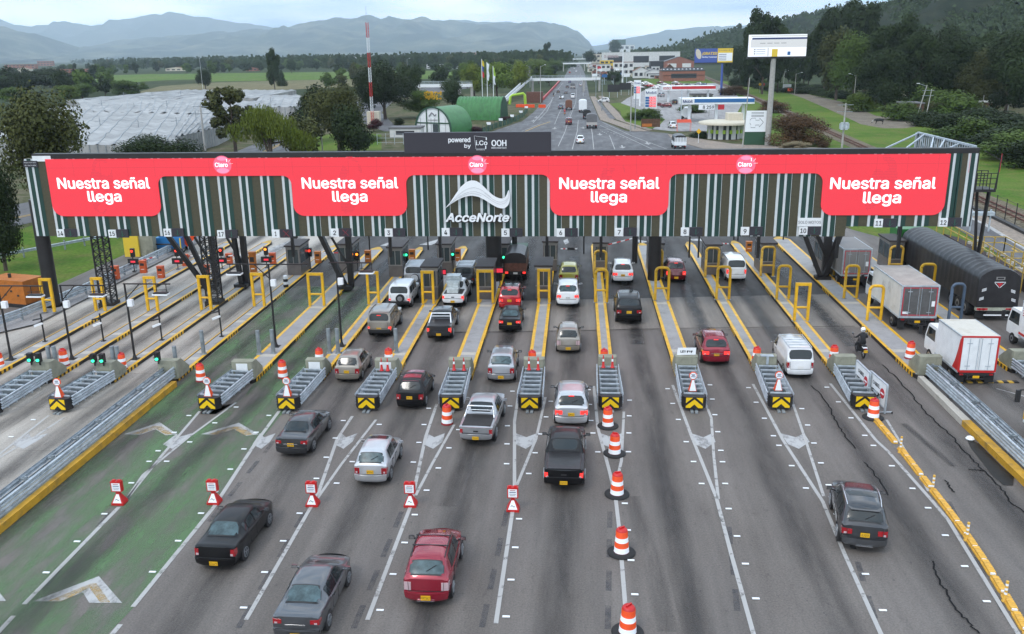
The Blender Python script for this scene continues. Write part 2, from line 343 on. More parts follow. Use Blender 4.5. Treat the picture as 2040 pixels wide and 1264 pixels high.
def road_mat(name, base, base2, speck, groove, slab=None, wet=0.55):
  """asphalt or concrete: broad wear drawn out along the traffic, pale aggregate, small pits and cracks"""
  m = bpy.data.materials.new(name); m.use_nodes = True; t = m.node_tree; b = t.nodes['Principled BSDF']
  tc = t.nodes.new('ShaderNodeTexCoord')
  def nz_(sc, sx, sy, lo, hi, det=6, c0=(0, 0, 0), c1=(1, 1, 1), ro=0.6, loc=(0, 0, 0)):
    mp_ = t.nodes.new('ShaderNodeMapping'); mp_.inputs['Scale'].default_value = (sc*sx, sc*sy, sc); mp_.inputs['Location'].default_value = loc
    t.links.new(tc.outputs['Object'], mp_.inputs[0])
    n = t.nodes.new('ShaderNodeTexNoise'); n.inputs['Scale'].default_value = 1; n.inputs['Detail'].default_value = det; n.inputs['Roughness'].default_value = ro
    t.links.new(mp_.outputs[0], n.inputs['Vector']); r_ = t.nodes.new('ShaderNodeValToRGB')
    r_.color_ramp.elements[0].position = lo; r_.color_ramp.elements[1].position = hi
    r_.color_ramp.elements[0].color = (*c0, 1); r_.color_ramp.elements[1].color = (*c1, 1)
    t.links.new(n.outputs['Fac'], r_.inputs[0]); return r_.outputs[0]
  def mx(f, a, b_, mode='MIX', fac=1.0):
    n = t.nodes.new('ShaderNodeMix'); n.data_type = 'RGBA'; n.blend_type = mode
    if f is None: n.inputs[0].default_value = fac
    else: t.links.new(f, n.inputs[0])
    for i, q in ((6, a), (7, b_)):
      if isinstance(q, tuple): n.inputs[i].default_value = (*q, 1)
      else: t.links.new(q, n.inputs[i])
    return n.outputs[2]
  a = mx(nz_(0.35, 1, 0.12, 0.3, 0.7), base, base2)
  a = mx(nz_(0.09, 1, 0.6, 0.35, 0.65, loc=(4, 9, 0)), a, tuple(v*0.82 for v in base))
  k = 1-groove
  a = mx(None, a, nz_(1.3, 1.0, 0.05, 0.38, 0.62, c0=(k, k, k), c1=(1.08, 1.08, 1.08)), 'MULTIPLY')
  a = mx(None, a, nz_(14, 1, 1, 0.3, 0.72, det=6, c0=(0.55, 0.55, 0.55), c1=(1.5, 1.48, 1.45), ro=.85), 'MULTIPLY')
  a = mx(None, a, nz_(2.6, 1, 0.45, 0.56, 0.72, det=10, c0=(1, 1, 1), c1=(0.62, 0.61, 0.6), ro=0.8, loc=(7, 1, 0)), 'MULTIPLY')
  a = mx(nz_(4.5, 1, 0.6, 0.61, 0.65, det=9, ro=0.78), a, speck)
  if slab:
    br = t.nodes.new('ShaderNodeTexBrick'); br.offset = 0.0; br.inputs['Scale'].default_value = 1; br.inputs['Mortar Size'].default_value = 0.02
    br.inputs['Brick Width'].default_value = slab[0]; br.inputs['Row Height'].default_value = slab[1]
    br.inputs['Color1'].default_value = (1, 1, 1, 1); br.inputs['Color2'].default_value = (0.9, 0.9, 0.9, 1); br.inputs['Mortar'].default_value = (0.6, 0.58, 0.55, 1)
    t.links.new(tc.outputs['Object'], br.inputs['Vector']); a = mx(None, a, br.outputs['Color'], 'MULTIPLY')
  t.links.new(a, b.inputs['Base Color'])
  rr = nz_(0.5, 1, 0.3, 0.35, 0.7, c0=(wet, wet, wet), c1=(0.9, 0.9, 0.9)); t.links.new(rr, b.inputs['Roughness'])
  bp = t.nodes.new('ShaderNodeBump'); bp.inputs['Strength'].default_value = 0.35; bp.inputs['Distance'].default_value = 0.01
  n = t.nodes.new('ShaderNodeTexNoise'); n.inputs['Scale'].default_value = 22; t.links.new(tc.outputs['Object'], n.inputs['Vector'])
  t.links.new(n.outputs['Fac'], bp.inputs['Height']); t.links.new(bp.outputs[0], b.inputs['Normal'])
  return m
m_asph = road_mat('worn_asphalt', (0.132, 0.116, 0.106), (0.175, 0.155, 0.141), (0.055, 0.05, 0.048), 0.16)
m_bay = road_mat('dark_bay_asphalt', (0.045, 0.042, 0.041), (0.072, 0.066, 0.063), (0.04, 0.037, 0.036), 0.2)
m_asph2 = road_mat('dark_asphalt', (0.09, 0.088, 0.093), (0.115, 0.113, 0.118), (0.075, 0.075, 0.08), 0.12)
m_conc = road_mat('concrete_slabs', (0.4, 0.365, 0.325), (0.5, 0.46, 0.41), (0.17, 0.16, 0.15), 0.22, slab=(4.0, 5.2))
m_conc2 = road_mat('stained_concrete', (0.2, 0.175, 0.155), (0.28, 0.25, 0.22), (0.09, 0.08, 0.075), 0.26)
m_apron = road_mat('concrete_apron', (0.3, 0.29, 0.29), (0.24, 0.23, 0.23), (0.15, 0.14, 0.14), 0.15)
def blend_mat(name, col, lo, hi, sc=1.2, amax=1.0, rough=0.7, sx=1, sy=1, edge=False, det=9):
  """thin worn paint or stain: parts of the coat are missing"""
  m = bpy.data.materials.new(name); m.use_nodes = True; t = m.node_tree; b = t.nodes['Principled BSDF']
  b.inputs['Base Color'].default_value = (*col, 1); b.inputs['Roughness'].default_value = rough
  tc = t.nodes.new('ShaderNodeTexCoord'); mp_ = t.nodes.new('ShaderNodeMapping'); mp_.inputs['Scale'].default_value = (sc*sx, sc*sy, sc)
  t.links.new(tc.outputs['Object'], mp_.inputs[0]); n = t.nodes.new('ShaderNodeTexNoise'); n.inputs['Scale'].default_value = 1; n.inputs['Detail'].default_value = det
  n.inputs['Roughness'].default_value = 0.68; t.links.new(mp_.outputs[0], n.inputs['Vector'])
  mr = t.nodes.new('ShaderNodeMapRange'); mr.inputs[1].default_value = lo; mr.inputs[2].default_value = hi; mr.inputs[4].default_value = amax
  t.links.new(n.outputs['Fac'], mr.inputs[0]); res = mr.outputs[0]
  if edge:
    uv = t.nodes.new('ShaderNodeSeparateXYZ'); t.links.new(tc.outputs['UV'], uv.inputs[0])
    s1 = t.nodes.new('ShaderNodeMath'); s1.operation = 'MULTIPLY'; s1.inputs[1].default_value = PI; t.links.new(uv.outputs[0], s1.inputs[0])
    s2 = t.nodes.new('ShaderNodeMath'); s2.operation = 'SINE'; t.links.new(s1.outputs[0], s2.inputs[0])
    s4 = t.nodes.new('ShaderNodeMath'); s4.operation = 'POWER'; s4.inputs[1].default_value = 1.5; t.links.new(s2.outputs[0], s4.inputs[0])
    s3 = t.nodes.new('ShaderNodeMath'); s3.operation = 'MULTIPLY'; t.links.new(s4.outputs[0], s3.inputs[0]); t.links.new(res, s3.inputs[1]); res = s3.outputs[0]
  t.links.new(res, b.inputs['Alpha']); return m
m_green = blend_mat('worn_green_paint', (0.1, 0.19, 0.08), 0.38, 0.62, 0.9, 0.75, sy=0.25)
m_line = blend_mat('worn_white_paint', (0.44, 0.43, 0.42), 0.28, 0.46, 2.0, 0.85)
m_fill = blend_mat('worn_white_fill', (0.46, 0.46, 0.46), 0.26, 0.52, 1.6, 0.85, sy=0.5)
m_yline = blend_mat('worn_yellow_paint', (0.55, 0.33, 0.03), 0.28, 0.4, 2.5, 0.9)
m_oline = blend_mat('worn_ochre_paint', (0.4, 0.27, 0.1), 0.34, 0.6, 2.5, 0.75)
m_stain = blend_mat('tyre_stain', (0.035, 0.032, 0.032), 0.3, 0.75, 0.9, 0.75, sx=1, sy=0.14, edge=True)
m_stainr = blend_mat('oil_stain', (0.028, 0.026, 0.026), 0.3, 0.6, 1.1, 0.75, rough=0.4, edge=True)
m_patch = blend_mat('removed_line', (0.07, 0.07, 0.078), 0.3, 0.6, 2.0, 0.55)
m_spill = mat('wet_spill', (0.012, 0.011, 0.01), 0.4, var=0.3, spec=.15)
m_seal = mat('crack_sealant', (0.012, 0.012, 0.013), 0.8, spec=.1)
b = MB(m_plain); b.face([(-18500, -300, -0.06), (18500, -300, -0.06), (18500, 18000, -0.06), (-18500, 18000, -0.06)]); struct(b, 'ground')
b = MB(m_verge); area(b, [(-150, 0), (160, 0), (160, 420), (-150, 420)], -0.035); struct(b, 'verge_ground')
b = MB(m_grass)
area(b, [(25.5, 60), (110, 60), (115, 300), (80, 620), (42, 620), (36, 250), (30, 120)], -0.02)
struct(b, 'grass_bank')
b = MB(m_grass); area(b, [(-60, 62), (-39.2, 62), (-38.4, 90), (-42, 110), (-60, 125)], -0.02); area(b, gl([(560, 300), (760, 300), (760, 268), (690, 262), (560, 285)]), -0.02); struct(b, 'lawn')
for nm, mt, px_ in (('green_field', m_field, [(150, 190), (150, 172), (330, 160), (700, 152), (700, 143), (300, 148), (60, 155)]),
          ('dry_field', m_brown, [(230, 196), (320, 172), (420, 165), (600, 160), (720, 158), (720, 172), (560, 180), (500, 188), (380, 197)]),
          ('green_field', m_field, [(420, 150), (700, 143), (960, 140), (960, 152), (700, 158), (420, 163)]),
          ('green_field', m_field, [(780, 160), (1000, 152), (1010, 140), (860, 142), (700, 150)])):
  b = MB(mt); area(b, gl(px_), -0.012 if nm == 'dry_field' else (-0.028 if px_[0][0] == 420 else -0.045)); struct(b, nm)
b = MB(m_asph); area(b, [(-45, -5), (60, -5), (30, 85), (24, 100), (-42, 100), (-42, 60)], 0.0); struct(b, 'plaza_road')
HW = [(845, 300), (982, 262), (1040, 242), (1062, 225), (1078, 207), (1092, 185), (1122, 158), (1134, 135), (1141, 118), (1147, 118), (1160, 135), (1166, 150), (1174, 192), (1195, 240), (1246, 261), (1329, 285), (1400, 300)]
b = MB(m_asph2); area(b, [(-40, 101.0)]+[(p.x, p.y) for p in gl(HW)]+[(25, 101.0)], 0.0); struct(b, 'highway')
b = MB(m_asph2); area(b, [(-41.5, 100.2), (-40, 101), (25, 101), (24, 100.2)], -0.004)
struct(b, 'highway_joint')
b = MB(m_conc); area(b, [(-44.9, 0), (-22.75, 0), (-22.75, 48), (-22.3, 48), (-22.3, 88), (-38, 88), (-37.9, 62), (-44.9, 45)], 0.004); struct(b, 'concrete_lanes')
b = MB(m_apron); area(b, [(-41.0, 50), (-37.05, 56), (-37.05, 86), (-38.0, 86), (-38.6, 62), (-41.2, 52)], 0.12); struct(b, 'concrete_margin')
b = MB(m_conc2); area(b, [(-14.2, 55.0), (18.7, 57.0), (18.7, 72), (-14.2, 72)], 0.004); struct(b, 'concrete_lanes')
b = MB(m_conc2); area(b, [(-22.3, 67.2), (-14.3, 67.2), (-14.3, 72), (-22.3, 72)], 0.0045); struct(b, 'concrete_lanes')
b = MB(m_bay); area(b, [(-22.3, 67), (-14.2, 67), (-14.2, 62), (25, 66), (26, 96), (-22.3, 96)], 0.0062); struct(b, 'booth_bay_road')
gp = [G(0, 1060), G(345, 775), (-22.3, 47), (-22.3, 66.9), (-14.9, 66.9), (-14.9, 42.5)] + [G(x, y) for x, y in [(500, 900), (437, 1000), (265, 1212), (180, 1300), (-200, 1300)]]
b = MB(m_green); area(b, gp, 0.008); struct(b, 'green_lane_paint')
b = MB(m_asph)
for q in ([(398, 820), (470, 803), (377, 871), (285, 947), (254, 993), (322, 909)], [(400, 826), (413, 790), (520, 742), (488, 790), (430, 826)]): area(b, gl(q), 0.011)
struct(b, 'gore_surface')
b = MB(m_line)
LINES = [
 ([(98, 828), (0, 905), (-60, 952)], .13), ([(129, 832), (69, 871), (0, 912), (-60, 955)], .13),
 ([(398, 820), (322, 909), (254, 993)], .14), ([(470, 803), (377, 871), (285, 947), (254, 993)], .13), ([(237, 1011), (48, 1205)], .17), ([(27, 1228), (-30, 1290)], .17),
 ([(556, 820), (508, 885), (439, 991), (427, 1010), (265, 1210)], .17), ([(240, 1245), (215, 1275)], .17),
 ([(345, 770), (200, 880), (20, 1020), (-20, 1052)], .11),
 ([(702, 830), (672, 875), (635, 981), (620, 1010), (490, 1236)], .15), ([(749, 837), (680, 926), (628, 1000)], .13),
 ([(870, 806), (848, 871), (828, 964), (817, 1012), (732, 1236)], .15), ([(905, 847), (862, 923), (828, 988)], .13),
 ([(1035, 773), (1025, 840), (1025, 967), (1021, 1020), (988, 1243)], .15), ([(1087, 792), (1068, 875), (1030, 967)], .13),
 ([(1183, 770), (1191, 854), (1215, 943), (1226, 990), (1233, 1050), (1245, 1200), (1252, 1290)], .15), ([(1243, 820), (1238, 919), (1232, 945)], .13),
 ([(1340, 768), (1378, 871), (1427, 992), (1457, 1106), (1501, 1264), (1512, 1300)], .15), ([(1400, 792), (1417, 833), (1422, 909), (1431, 995)], .13),
 ([(1500, 766), (1560, 878), (1639, 1000), (1683, 1106), (1755, 1264), (1775, 1305)], .15), ([(1580, 806), (1604, 875), (1641, 990)], .13),
 ([(1654, 765), (1745, 878), (1769, 900), (1858, 1000), (1889, 1037), (2026, 1260), (2060, 1310)], .15), ([(1766, 837), (1820, 926), (1850, 980)], .12),
 ([(1985, 775), (2040, 790), (2100, 830)], .12),
]
for pts, w_ in LINES: strip(b, gl(pts), w_, 0.016)
struct(b, 'lane_lines')
b = MB(m_fill)
for L_, R_ in (((353, 866), (383, 872)), ((518, 864), (549, 868)), ((680, 866), (712, 870)), ((850, 866), (886, 868)), ((1028, 864), (1070, 866)), ((1196, 866), (1238, 866)), ((1376, 863), (1419, 864)), ((1555, 864), (1602, 866)), ((58, 866), (98, 866))):
  y = 864; xl, xr = L_[0], R_[0]; sk = {353: -38, 518: -20, 680: -18, 850: -8, 1028: -2, 1196: 6, 1376: 12, 1555: 20, 58: -48}[xl]
  mid = (xl+xr)/2+sk*0.35
  area(b, gl([(xl, y), (mid, y+8), (xr, y), (xr+sk*.55, y+17), (mid+sk*.3, y+31), (xl+sk*.75, y+22)]), 0.012)
struct(b, 'arrow_marks')
b = MB(m_fill)
for pts in ([(247, 866), (318, 842), (353, 866), (330, 868), (310, 856), (280, 867)], [(400, 866), (476, 843), (515, 866), (490, 869), (466, 856), (430, 867)],
      [(65, 1199), (197, 1149), (243, 1202), (178, 1202), (165, 1181), (120, 1199)], [(-60, 1200), (-8, 1172), (12, 1198), (-10, 1199)]):
  area(b, gl(pts), 0.014)
struct(b, 'chevron_marks')
b = MB(m_oline)
for pts in ([(262, 865), (306, 850), (322, 850), (345, 866), (330, 867), (311, 855), (278, 866)], [(415, 866), (462, 851), (480, 851), (505, 867), (488, 868), (466, 856), (432, 867)],
      [(95, 1199), (180, 1164), (192, 1163), (220, 1201), (200, 1202), (178, 1172), (125, 1199)]):
  area(b, gl(pts), 0.018)
struct(b, 'ochre_chevron_marks')
b = MB(m_fill)
for pts in ([(515, 505), (600, 470), (612, 470), (545, 505)], [(560, 495), (600, 482), (612, 484), (580, 496)], [(757, 490), (790, 478), (812, 478), (790, 491)], [(835, 488), (870, 478), (880, 478), (860, 489)],
      [(1010, 485), (1025, 476), (1030, 476), (1022, 486)], [(1122, 480), (1130, 476), (1134, 484), (1126, 488)], [(1262, 476), (1290, 482), (1276, 486)], [(1370, 477), (1405, 476), (1410, 482), (1380, 480)]):
  area(b, gl(pts), 0.012)
struct(b, 'exit_marks')
b = MB(m_patch)
for pts in ([(1215, 1020), (1211, 1250)], [(1010, 1018), (958, 1260)], [(608, 1020), (470, 1260)], [(222, 1020), (40, 1225)], [(1452, 1050), (1470, 1230)], [(1690, 1060), (1745, 1240)], [(1890, 1000), (2010, 1240)], [(800, 1020), (700, 1264)], [(545, 880), (400, 1060)]):
  a_, c_ = G(*pts[0]), G(*pts[1]); L_ = (c_-a_).length; d_ = (c_-a_)/L_; k = 0.0
  while k < L_-1.0: strip(b, [a_+d_*k, a_+d_*(k+1.25)], 0.2, 0.012); k += 2.1
struct(b, 'removed_line_marks')
b = MB(m_stain); b2 = MB(m_stainr)
LX = [-39, -35.2, -31.9, -28.1, -24.6, -20.8, -16.5, -12.5, -8.5, -4.3, -0.2, 3.9, 8.45, 12.7, 17.0, 22.3]
LY = {}
fan = {5: (-21.3, -23.5), 6: (-17.2, -18.5), 7: (-12.6, -12.6), 8: (-8.6, -9.0), 9: (-4.4, -5.0), 10: (-0.2, -0.9), 11: (3.9, 3.7), 12: (8.6, 8.2), 13: (12.9, 12.2), 14: (17.3, 16.4), 15: (22.6, 22.6), 4: (-24.9, -26), 3: (-28.6, -30), 2: (-32, -33.5), 1: (-36, -37)}
for i, x in enumerate(LX):
  if i == 0: continue
  xa, xb = fan[i]
  xs = [(x, 95), (x, 75), (x, 60), (x, 50), (xa, 38), ((xa+xb)/2, 24), (xb, 8)]
  strip(b, xs, 1.7, 0.0215);
  if i >= 6: strip(b2, [(x, 78), (x, 66), (x, 58), (x, 53)], 1.1, 0.025)
for px_, w_ in ((((1260, 990), (1300, 1120), (1330, 1260)), 0.9), (((960, 800), (930, 900), (890, 1010)), 1.0), (((1800, 845), (1900, 930)), .5)):
  strip(b, gl(px_), w_, 0.0215)
struct(b, 'tyre_stains'); struct(b2, 'oil_stains')
b = MB(m_seal)
random.seed(5)
for pts in ([(1757, 728), (1790, 758), (1820, 792), (1848, 827), (1875, 850), (1903, 878), (1930, 909), (1958, 936), (1992, 971), (2013, 1000), (2060, 1040)],
      [(1618, 770), (1650, 807), (1663, 837), (1678, 861), (1704, 895)], [(1723, 923), (1745, 950), (1769, 988)],
      [(1858, 1120), (1872, 1161), (1889, 1181), (1903, 1216), (1923, 1236), (1951, 1264)], [(1930, 936), (1950, 938), (1960, 940)], [(1885, 958), (1890, 972), (1902, 982)]):
  P = gl(pts); Q = []
  for i in range(len(P)-1):
    for k in range(6): q = P[i].lerp(P[i+1], k/6); Q.append(q+Vector((random.uniform(-.07, .07), random.uniform(-.07, .07), 0)))
  Q.append(P[-1]); strip(b, Q, 0.065, 0.028)
struct(b, 'sealed_cracks')
b = MB(m_seal)
for pts in ([(860, 664), (1045, 662), (1174, 659), (1364, 655), (1703, 651)],):
  strip(b, gl(pts), 0.06, 0.029)
struct(b, 'pavement_joint')
b = MB(m_spill)
sp = [(1924, 872), (1950, 885), (1965, 900), (1995, 930), (2020, 952), (2018, 968), (2000, 968), (1978, 950), (1955, 920), (1935, 895)]
area(b, gl(sp), 0.026); area(b, gl([(1960, 878), (1985, 892), (2010, 925), (1990, 915), (1968, 895)]), 0.026); struct(b, 'wet_spill')
b = MB(m_line)
for pts, w_ in (([(1112, 292), (1126, 262), (1131, 245), (1147, 205), (1150, 165)], .16), ([(1140, 298), (1150, 262), (1152, 240)], .16), ([(1183, 298), (1180, 268), (1178, 255)], .16), ([(1225, 298), (1214, 270)], .16),
        ([(1062, 245), (1078, 228), (1096, 205), (1110, 180), (1122, 165)], .2), ([(1073, 240), (1090, 222), (1100, 200)], .15), ([(1162, 192), (1161, 165), (1156, 145)], .16), ([(1105, 248), (1113, 228), (1125, 205)], .14),
        ([(1195, 250), (1240, 270), (1300, 298)], .18), ([(1200, 244), (1260, 272), (1330, 298)], .18), ([(960, 290), (1040, 262), (1075, 247)], .14)):
  strip(b, gl(pts), w_, 0.012)
for pts in ([(1192, 257), (1210, 268), (1240, 282), (1290, 300)], [(1130, 240), (1140, 215), (1145, 190)], [(1210, 262), (1250, 278)]):
  a_, c_ = G(*pts[0]), G(*pts[1]); L_ = (c_-a_).length; d_ = (c_-a_)/L_; k = 0
  while k < L_: strip(b, [a_+d_*k, a_+d_*(k+1.5)], .16, 0.012); k += 3.2
for x, y in ((1195, 268), (1240, 293), (1105, 256), (1062, 241), (1068, 234), (1162, 255), (1290, 286)):
  g = G(x, y); area(b, [(g.x-.7, g.y), (g.x+.7, g.y), (g.x, g.y-2.8)], 0.014); area(b, [(g.x-.15, g.y), (g.x+.15, g.y), (g.x+.15, g.y+3), (g.x-.15, g.y+3)], 0.013)
struct(b, 'highway_lines')
b = MB(m_yline); strip(b, gl([(1040, 265), (1075, 250), (1096, 243)]), .25, 0.012)
strip(b, gl([(1780, 482), (1840, 497)]), .4, .012)
struct(b, 'yellow_highway_line')
m_pave = ground_mat('pale_paving', (0.4, 0.33, 0.27), (0.34, 0.29, 0.25), (0.3, 0.26, 0.23), 0.2, 1.0)
def slab(pix, z, name, mt):
  b = MB(mt); b.prism([(p.x, p.y) for p in gl(pix)], z-0.12, z); return struct(b, name)
slab([(1176, 193), (1186, 193), (1203, 217), (1223, 240), (1290, 262), (1260, 262), (1212, 245), (1196, 240)], 0.12, 'pavement', m_pave)
slab([(1192, 192), (1203, 192), (1214, 207), (1232, 225), (1246, 243), (1300, 259), (1292, 261), (1228, 239), (1208, 217)], 0.1, 'pavement', m_pave)
b = MB(m_asph2); area(b, gl([(1196, 205), (1206, 216), (1226, 238), (1215, 238), (1203, 222), (1186, 200)]), 0.13); struct(b, 'cycle_path')
b = MB(m_apron); area(b, gl([(1240, 222), (1226, 213), (1250, 196), (1310, 168), (1440, 166), (1470, 192), (1480, 205), (1448, 262), (1340, 262), (1300, 258), (1318, 240)]), 0.01); struct(b, 'forecourt')
b = MB(m_grass); area(b, gl([(1213, 207), (1236, 222), (1240, 243), (1290, 259), (1312, 252), (1325, 238), (1290, 224), (1262, 215), (1234, 205)]), 0.02); struct(b, 'lawn')
b = MB(m_asph2); area(b, gl([(1290, 262), (1345, 268), (1480, 302), (1330, 302), (1250, 262)]), 0.006); struct(b, 'service_road')
slab([(1330, 268), (1460, 288), (1640, 296), (1760, 300), (1760, 303), (1400, 297), (1340, 280)], 0.1, 'pavement', m_pave)
b = MB(m_dirt); area(b, gl([(1567, 185), (1592, 184), (1680, 204), (1745, 231), (1840, 243), (1838, 251), (1800, 256), (1760, 256), (1715, 248), (1690, 236), (1655, 220), (1600, 196)]), 0.0); struct(b, 'dirt_road')
RAIL = [(1330, 118), (1380, 140), (1405, 154), (1494, 192), (1556, 220), (1621, 250), (1717, 293)]
rg = gl(RAIL); d_ = (rg[-1]-rg[-2]).normalized(); rg.append(rg[-1]+d_*110)
b = MB(m_ballast); strip(b, rg, 4.6, 0.02); struct(b, 'railway_ballast')
b = MB(M['rust'])
for off in (-0.5, 0.5):
  P = []
  for i, p in enumerate(rg):
    dd = (rg[min(i+1, len(rg)-1)]-rg[max(i-1, 0)]).normalized(); P.append(p+Vector((-dd.y, dd.x, 0))*off)
  for i in range(len(P)-1): b.beam(P[i]+Vector((0, 0, .12)), P[i+1]+Vector((0, 0, .12)), 0.14, 0.16)
b.m(M['wood'])
for i in range(len(rg)-1):
  if rg[i].y > 480: continue
  L_ = (rg[i+1]-rg[i]).length; dd = (rg[i+1]-rg[i])/L_; n_ = Vector((-dd.y, dd.x, 0)); k = 0
  while k < L_: c = rg[i]+dd*k+Vector((0, 0, .04)); b.beam(c-n_*1.0, c+n_*1.0, 0.25, 0.06); k += 1.4
b.build('railway_track', label='rusty railway track on sleepers crossing behind the tall billboard pole', cat='railway track')
b = MB(m_asph2); area(b, gl([(1880, 410), (1960, 446), (1998, 469), (2040, 494), (2150, 560), (2150, 640), (2040, 540), (1985, 505), (1880, 440)]), 0.03); struct(b, 'side_road')
b = MB(m_line); strip(b, gl([(1880, 411), (1960, 447), (1998, 470), (2040, 495), (2150, 561)]), .5, .05); struct(b, 'road_edge_line')
b = MB(m_pave); b.prism([(p.x, p.y) for p in gl([(1880, 385), (1935, 402), (1943, 416), (2001, 442), (2060, 472), (2160, 520), (2150, 560), (2040, 494), (1960, 446), (1880, 410)])], 0.0, 0.04); struct(b, 'pavement')
b = MB(m_yline)
for a_, c_ in (((1995, 483), (2004, 488)), ((2016, 496), (2026, 502)), ((2040, 511), (2052, 518)), ((1976, 472), (1984, 476))): strip(b, gl([a_, c_]), .2, .036)
struct(b, 'yellow_dashes')
b = MB(m_yline); b.m(m_yline)
for k in range(14):
  c = G(1766, 490).lerp(G(1832, 492), 0) if False else None
  y = 74+k*0.9; strip(b, [(23.4+.0*k, y), (24.0, y+.3)], .35, .014)
struct(b, 'yellow_hatching')
b = MB(m_asph2); area(b, [(-95, 55), (-62, 92), (-50, 130), (-58, 190), (-75, 260), (-84, 262), (-68, 190), (-62, 135), (-75, 95), (-110, 60)], 0.0); struct(b, 'side_road')
b = MB(m_yline)
for off in (0, .6): strip(b, [(-86+off, 60), (-66+off, 95), (-56+off, 130), (-62+off, 185)], .2, .012)
struct(b, 'yellow_edge_line')
b = MB(m_asph2); area(b, gl([(690, 232), (765, 262), (800, 262), (760, 225), (790, 195), (1000, 168), (1110, 132), (1090, 130), (980, 160), (770, 185), (705, 205)]), -0.01); struct(b, 'side_road')
st = MB(M['sheet']); st.prism([(-.12, -.04), (.12, -.04), (.12, .04), (-.12, .04)], 0, .025)
st_me = st.make('road_stud'); nst = 0
def studs(pts, off, step=2.1, k0=0.6):
  global nst
  P = gl(pts)
  for i in range(len(P)-1):
    L_ = (P[i+1]-P[i]).length; d = (P[i+1]-P[i])/L_; n_ = Vector((-d.y, d.x, 0)); k = k0
    while k < L_:
      q = P[i]+d*k+n_*off; o = bpy.data.objects.new('road_stud', st_me); COL.objects.link(o); o.location = (q.x, q.y, .018)
      tag(o, 'small white reflective stud glued beside a white lane line', 'road stud', 'reflective studs along the lane lines'); nst += 1; k += step
for pts, off in (([(398, 820), (322, 909), (254, 993)], .35), ([(470, 803), (377, 871), (285, 947)], -.35), ([(237, 1011), (48, 1205)], .3), ([(556, 820), (508, 885), (439, 991)], .35), ([(427, 1010), (265, 1210)], .3),
                 ([(702, 830), (635, 981)], .35), ([(749, 837), (628, 1000)], -.35), ([(620, 1010), (490, 1236)], .3), ([(870, 806), (828, 964)], .35), ([(905, 847), (828, 988)], -.35), ([(817, 1012), (732, 1236)], -.3),
                 ([(1035, 773), (1025, 840), (1025, 967)], .35), ([(1087, 792), (1030, 967)], -.35), ([(1021, 1020), (988, 1243)], -.3), ([(1183, 770), (1191, 854), (1215, 943)], .3), ([(1243, 790), (1238, 919)], -.3), ([(1226, 990), (1245, 1200)], -.35),
                 ([(1340, 768), (1378, 871), (1426, 995)], .35), ([(1400, 760), (1422, 909), (1431, 995)], -.35), ([(1427, 1000), (1457, 1106), (1501, 1264)], -.4), ([(1500, 766), (1560, 878), (1639, 1000)], .35), ([(1580, 806), (1641, 990)], -.35), ([(1639, 1010), (1755, 1264)], -.4),
                 ([(1654, 765), (1745, 878), (1858, 1000)], .35), ([(1858, 1000), (2026, 1260)], .35), ([(98, 828), (0, 905)], .5)):
  studs(pts, -off)
ISL = [('A', -41.0, -37.05, 40, 86), ('B', -34.35, -33.3, 38, 84), ('C', -30.5, -29.5, 45.0, 84), ('D', -26.7, -25.9, 45.0, 82), ('E', -23.3, -22.35, 45.4, 82),
       ('F', -19.2, -17.85, 45.4, 81), ('G', -14.95, -14.1, 45.8, 81), ('H', -11.05, -10.0, 45.9, 81.5), ('I', -7.05, -5.75, 46.1, 82), ('J', -2.75, -1.8, 46.3, 82.5),
       ('K', 1.4, 2.2, 46.8, 83), ('L', 5.6, 6.75, 47.0, 83), ('M', 10.15, 11.05, 47.2, 83.5), ('N', 14.4, 15.35, 47.3, 84), ('O', 18.65, 20.3, 47.4, 86), ('P', 24.2, 25.6, 48.5, 86)]
lane_after = dict(zip('ABCDEFGHIJKLMNOP', ['14', '15', '16', '17', '1', '2', '3', '4', '5', '6', '7', '8', '9', '10', '11', '12']))
m_paver = mat('grey_pavers', (0.3, 0.295, 0.295), 0.8, var=0.1, vscale=2, bump=0.3, grime=(0.17, 0.165, 0.16), gscale=1.0)
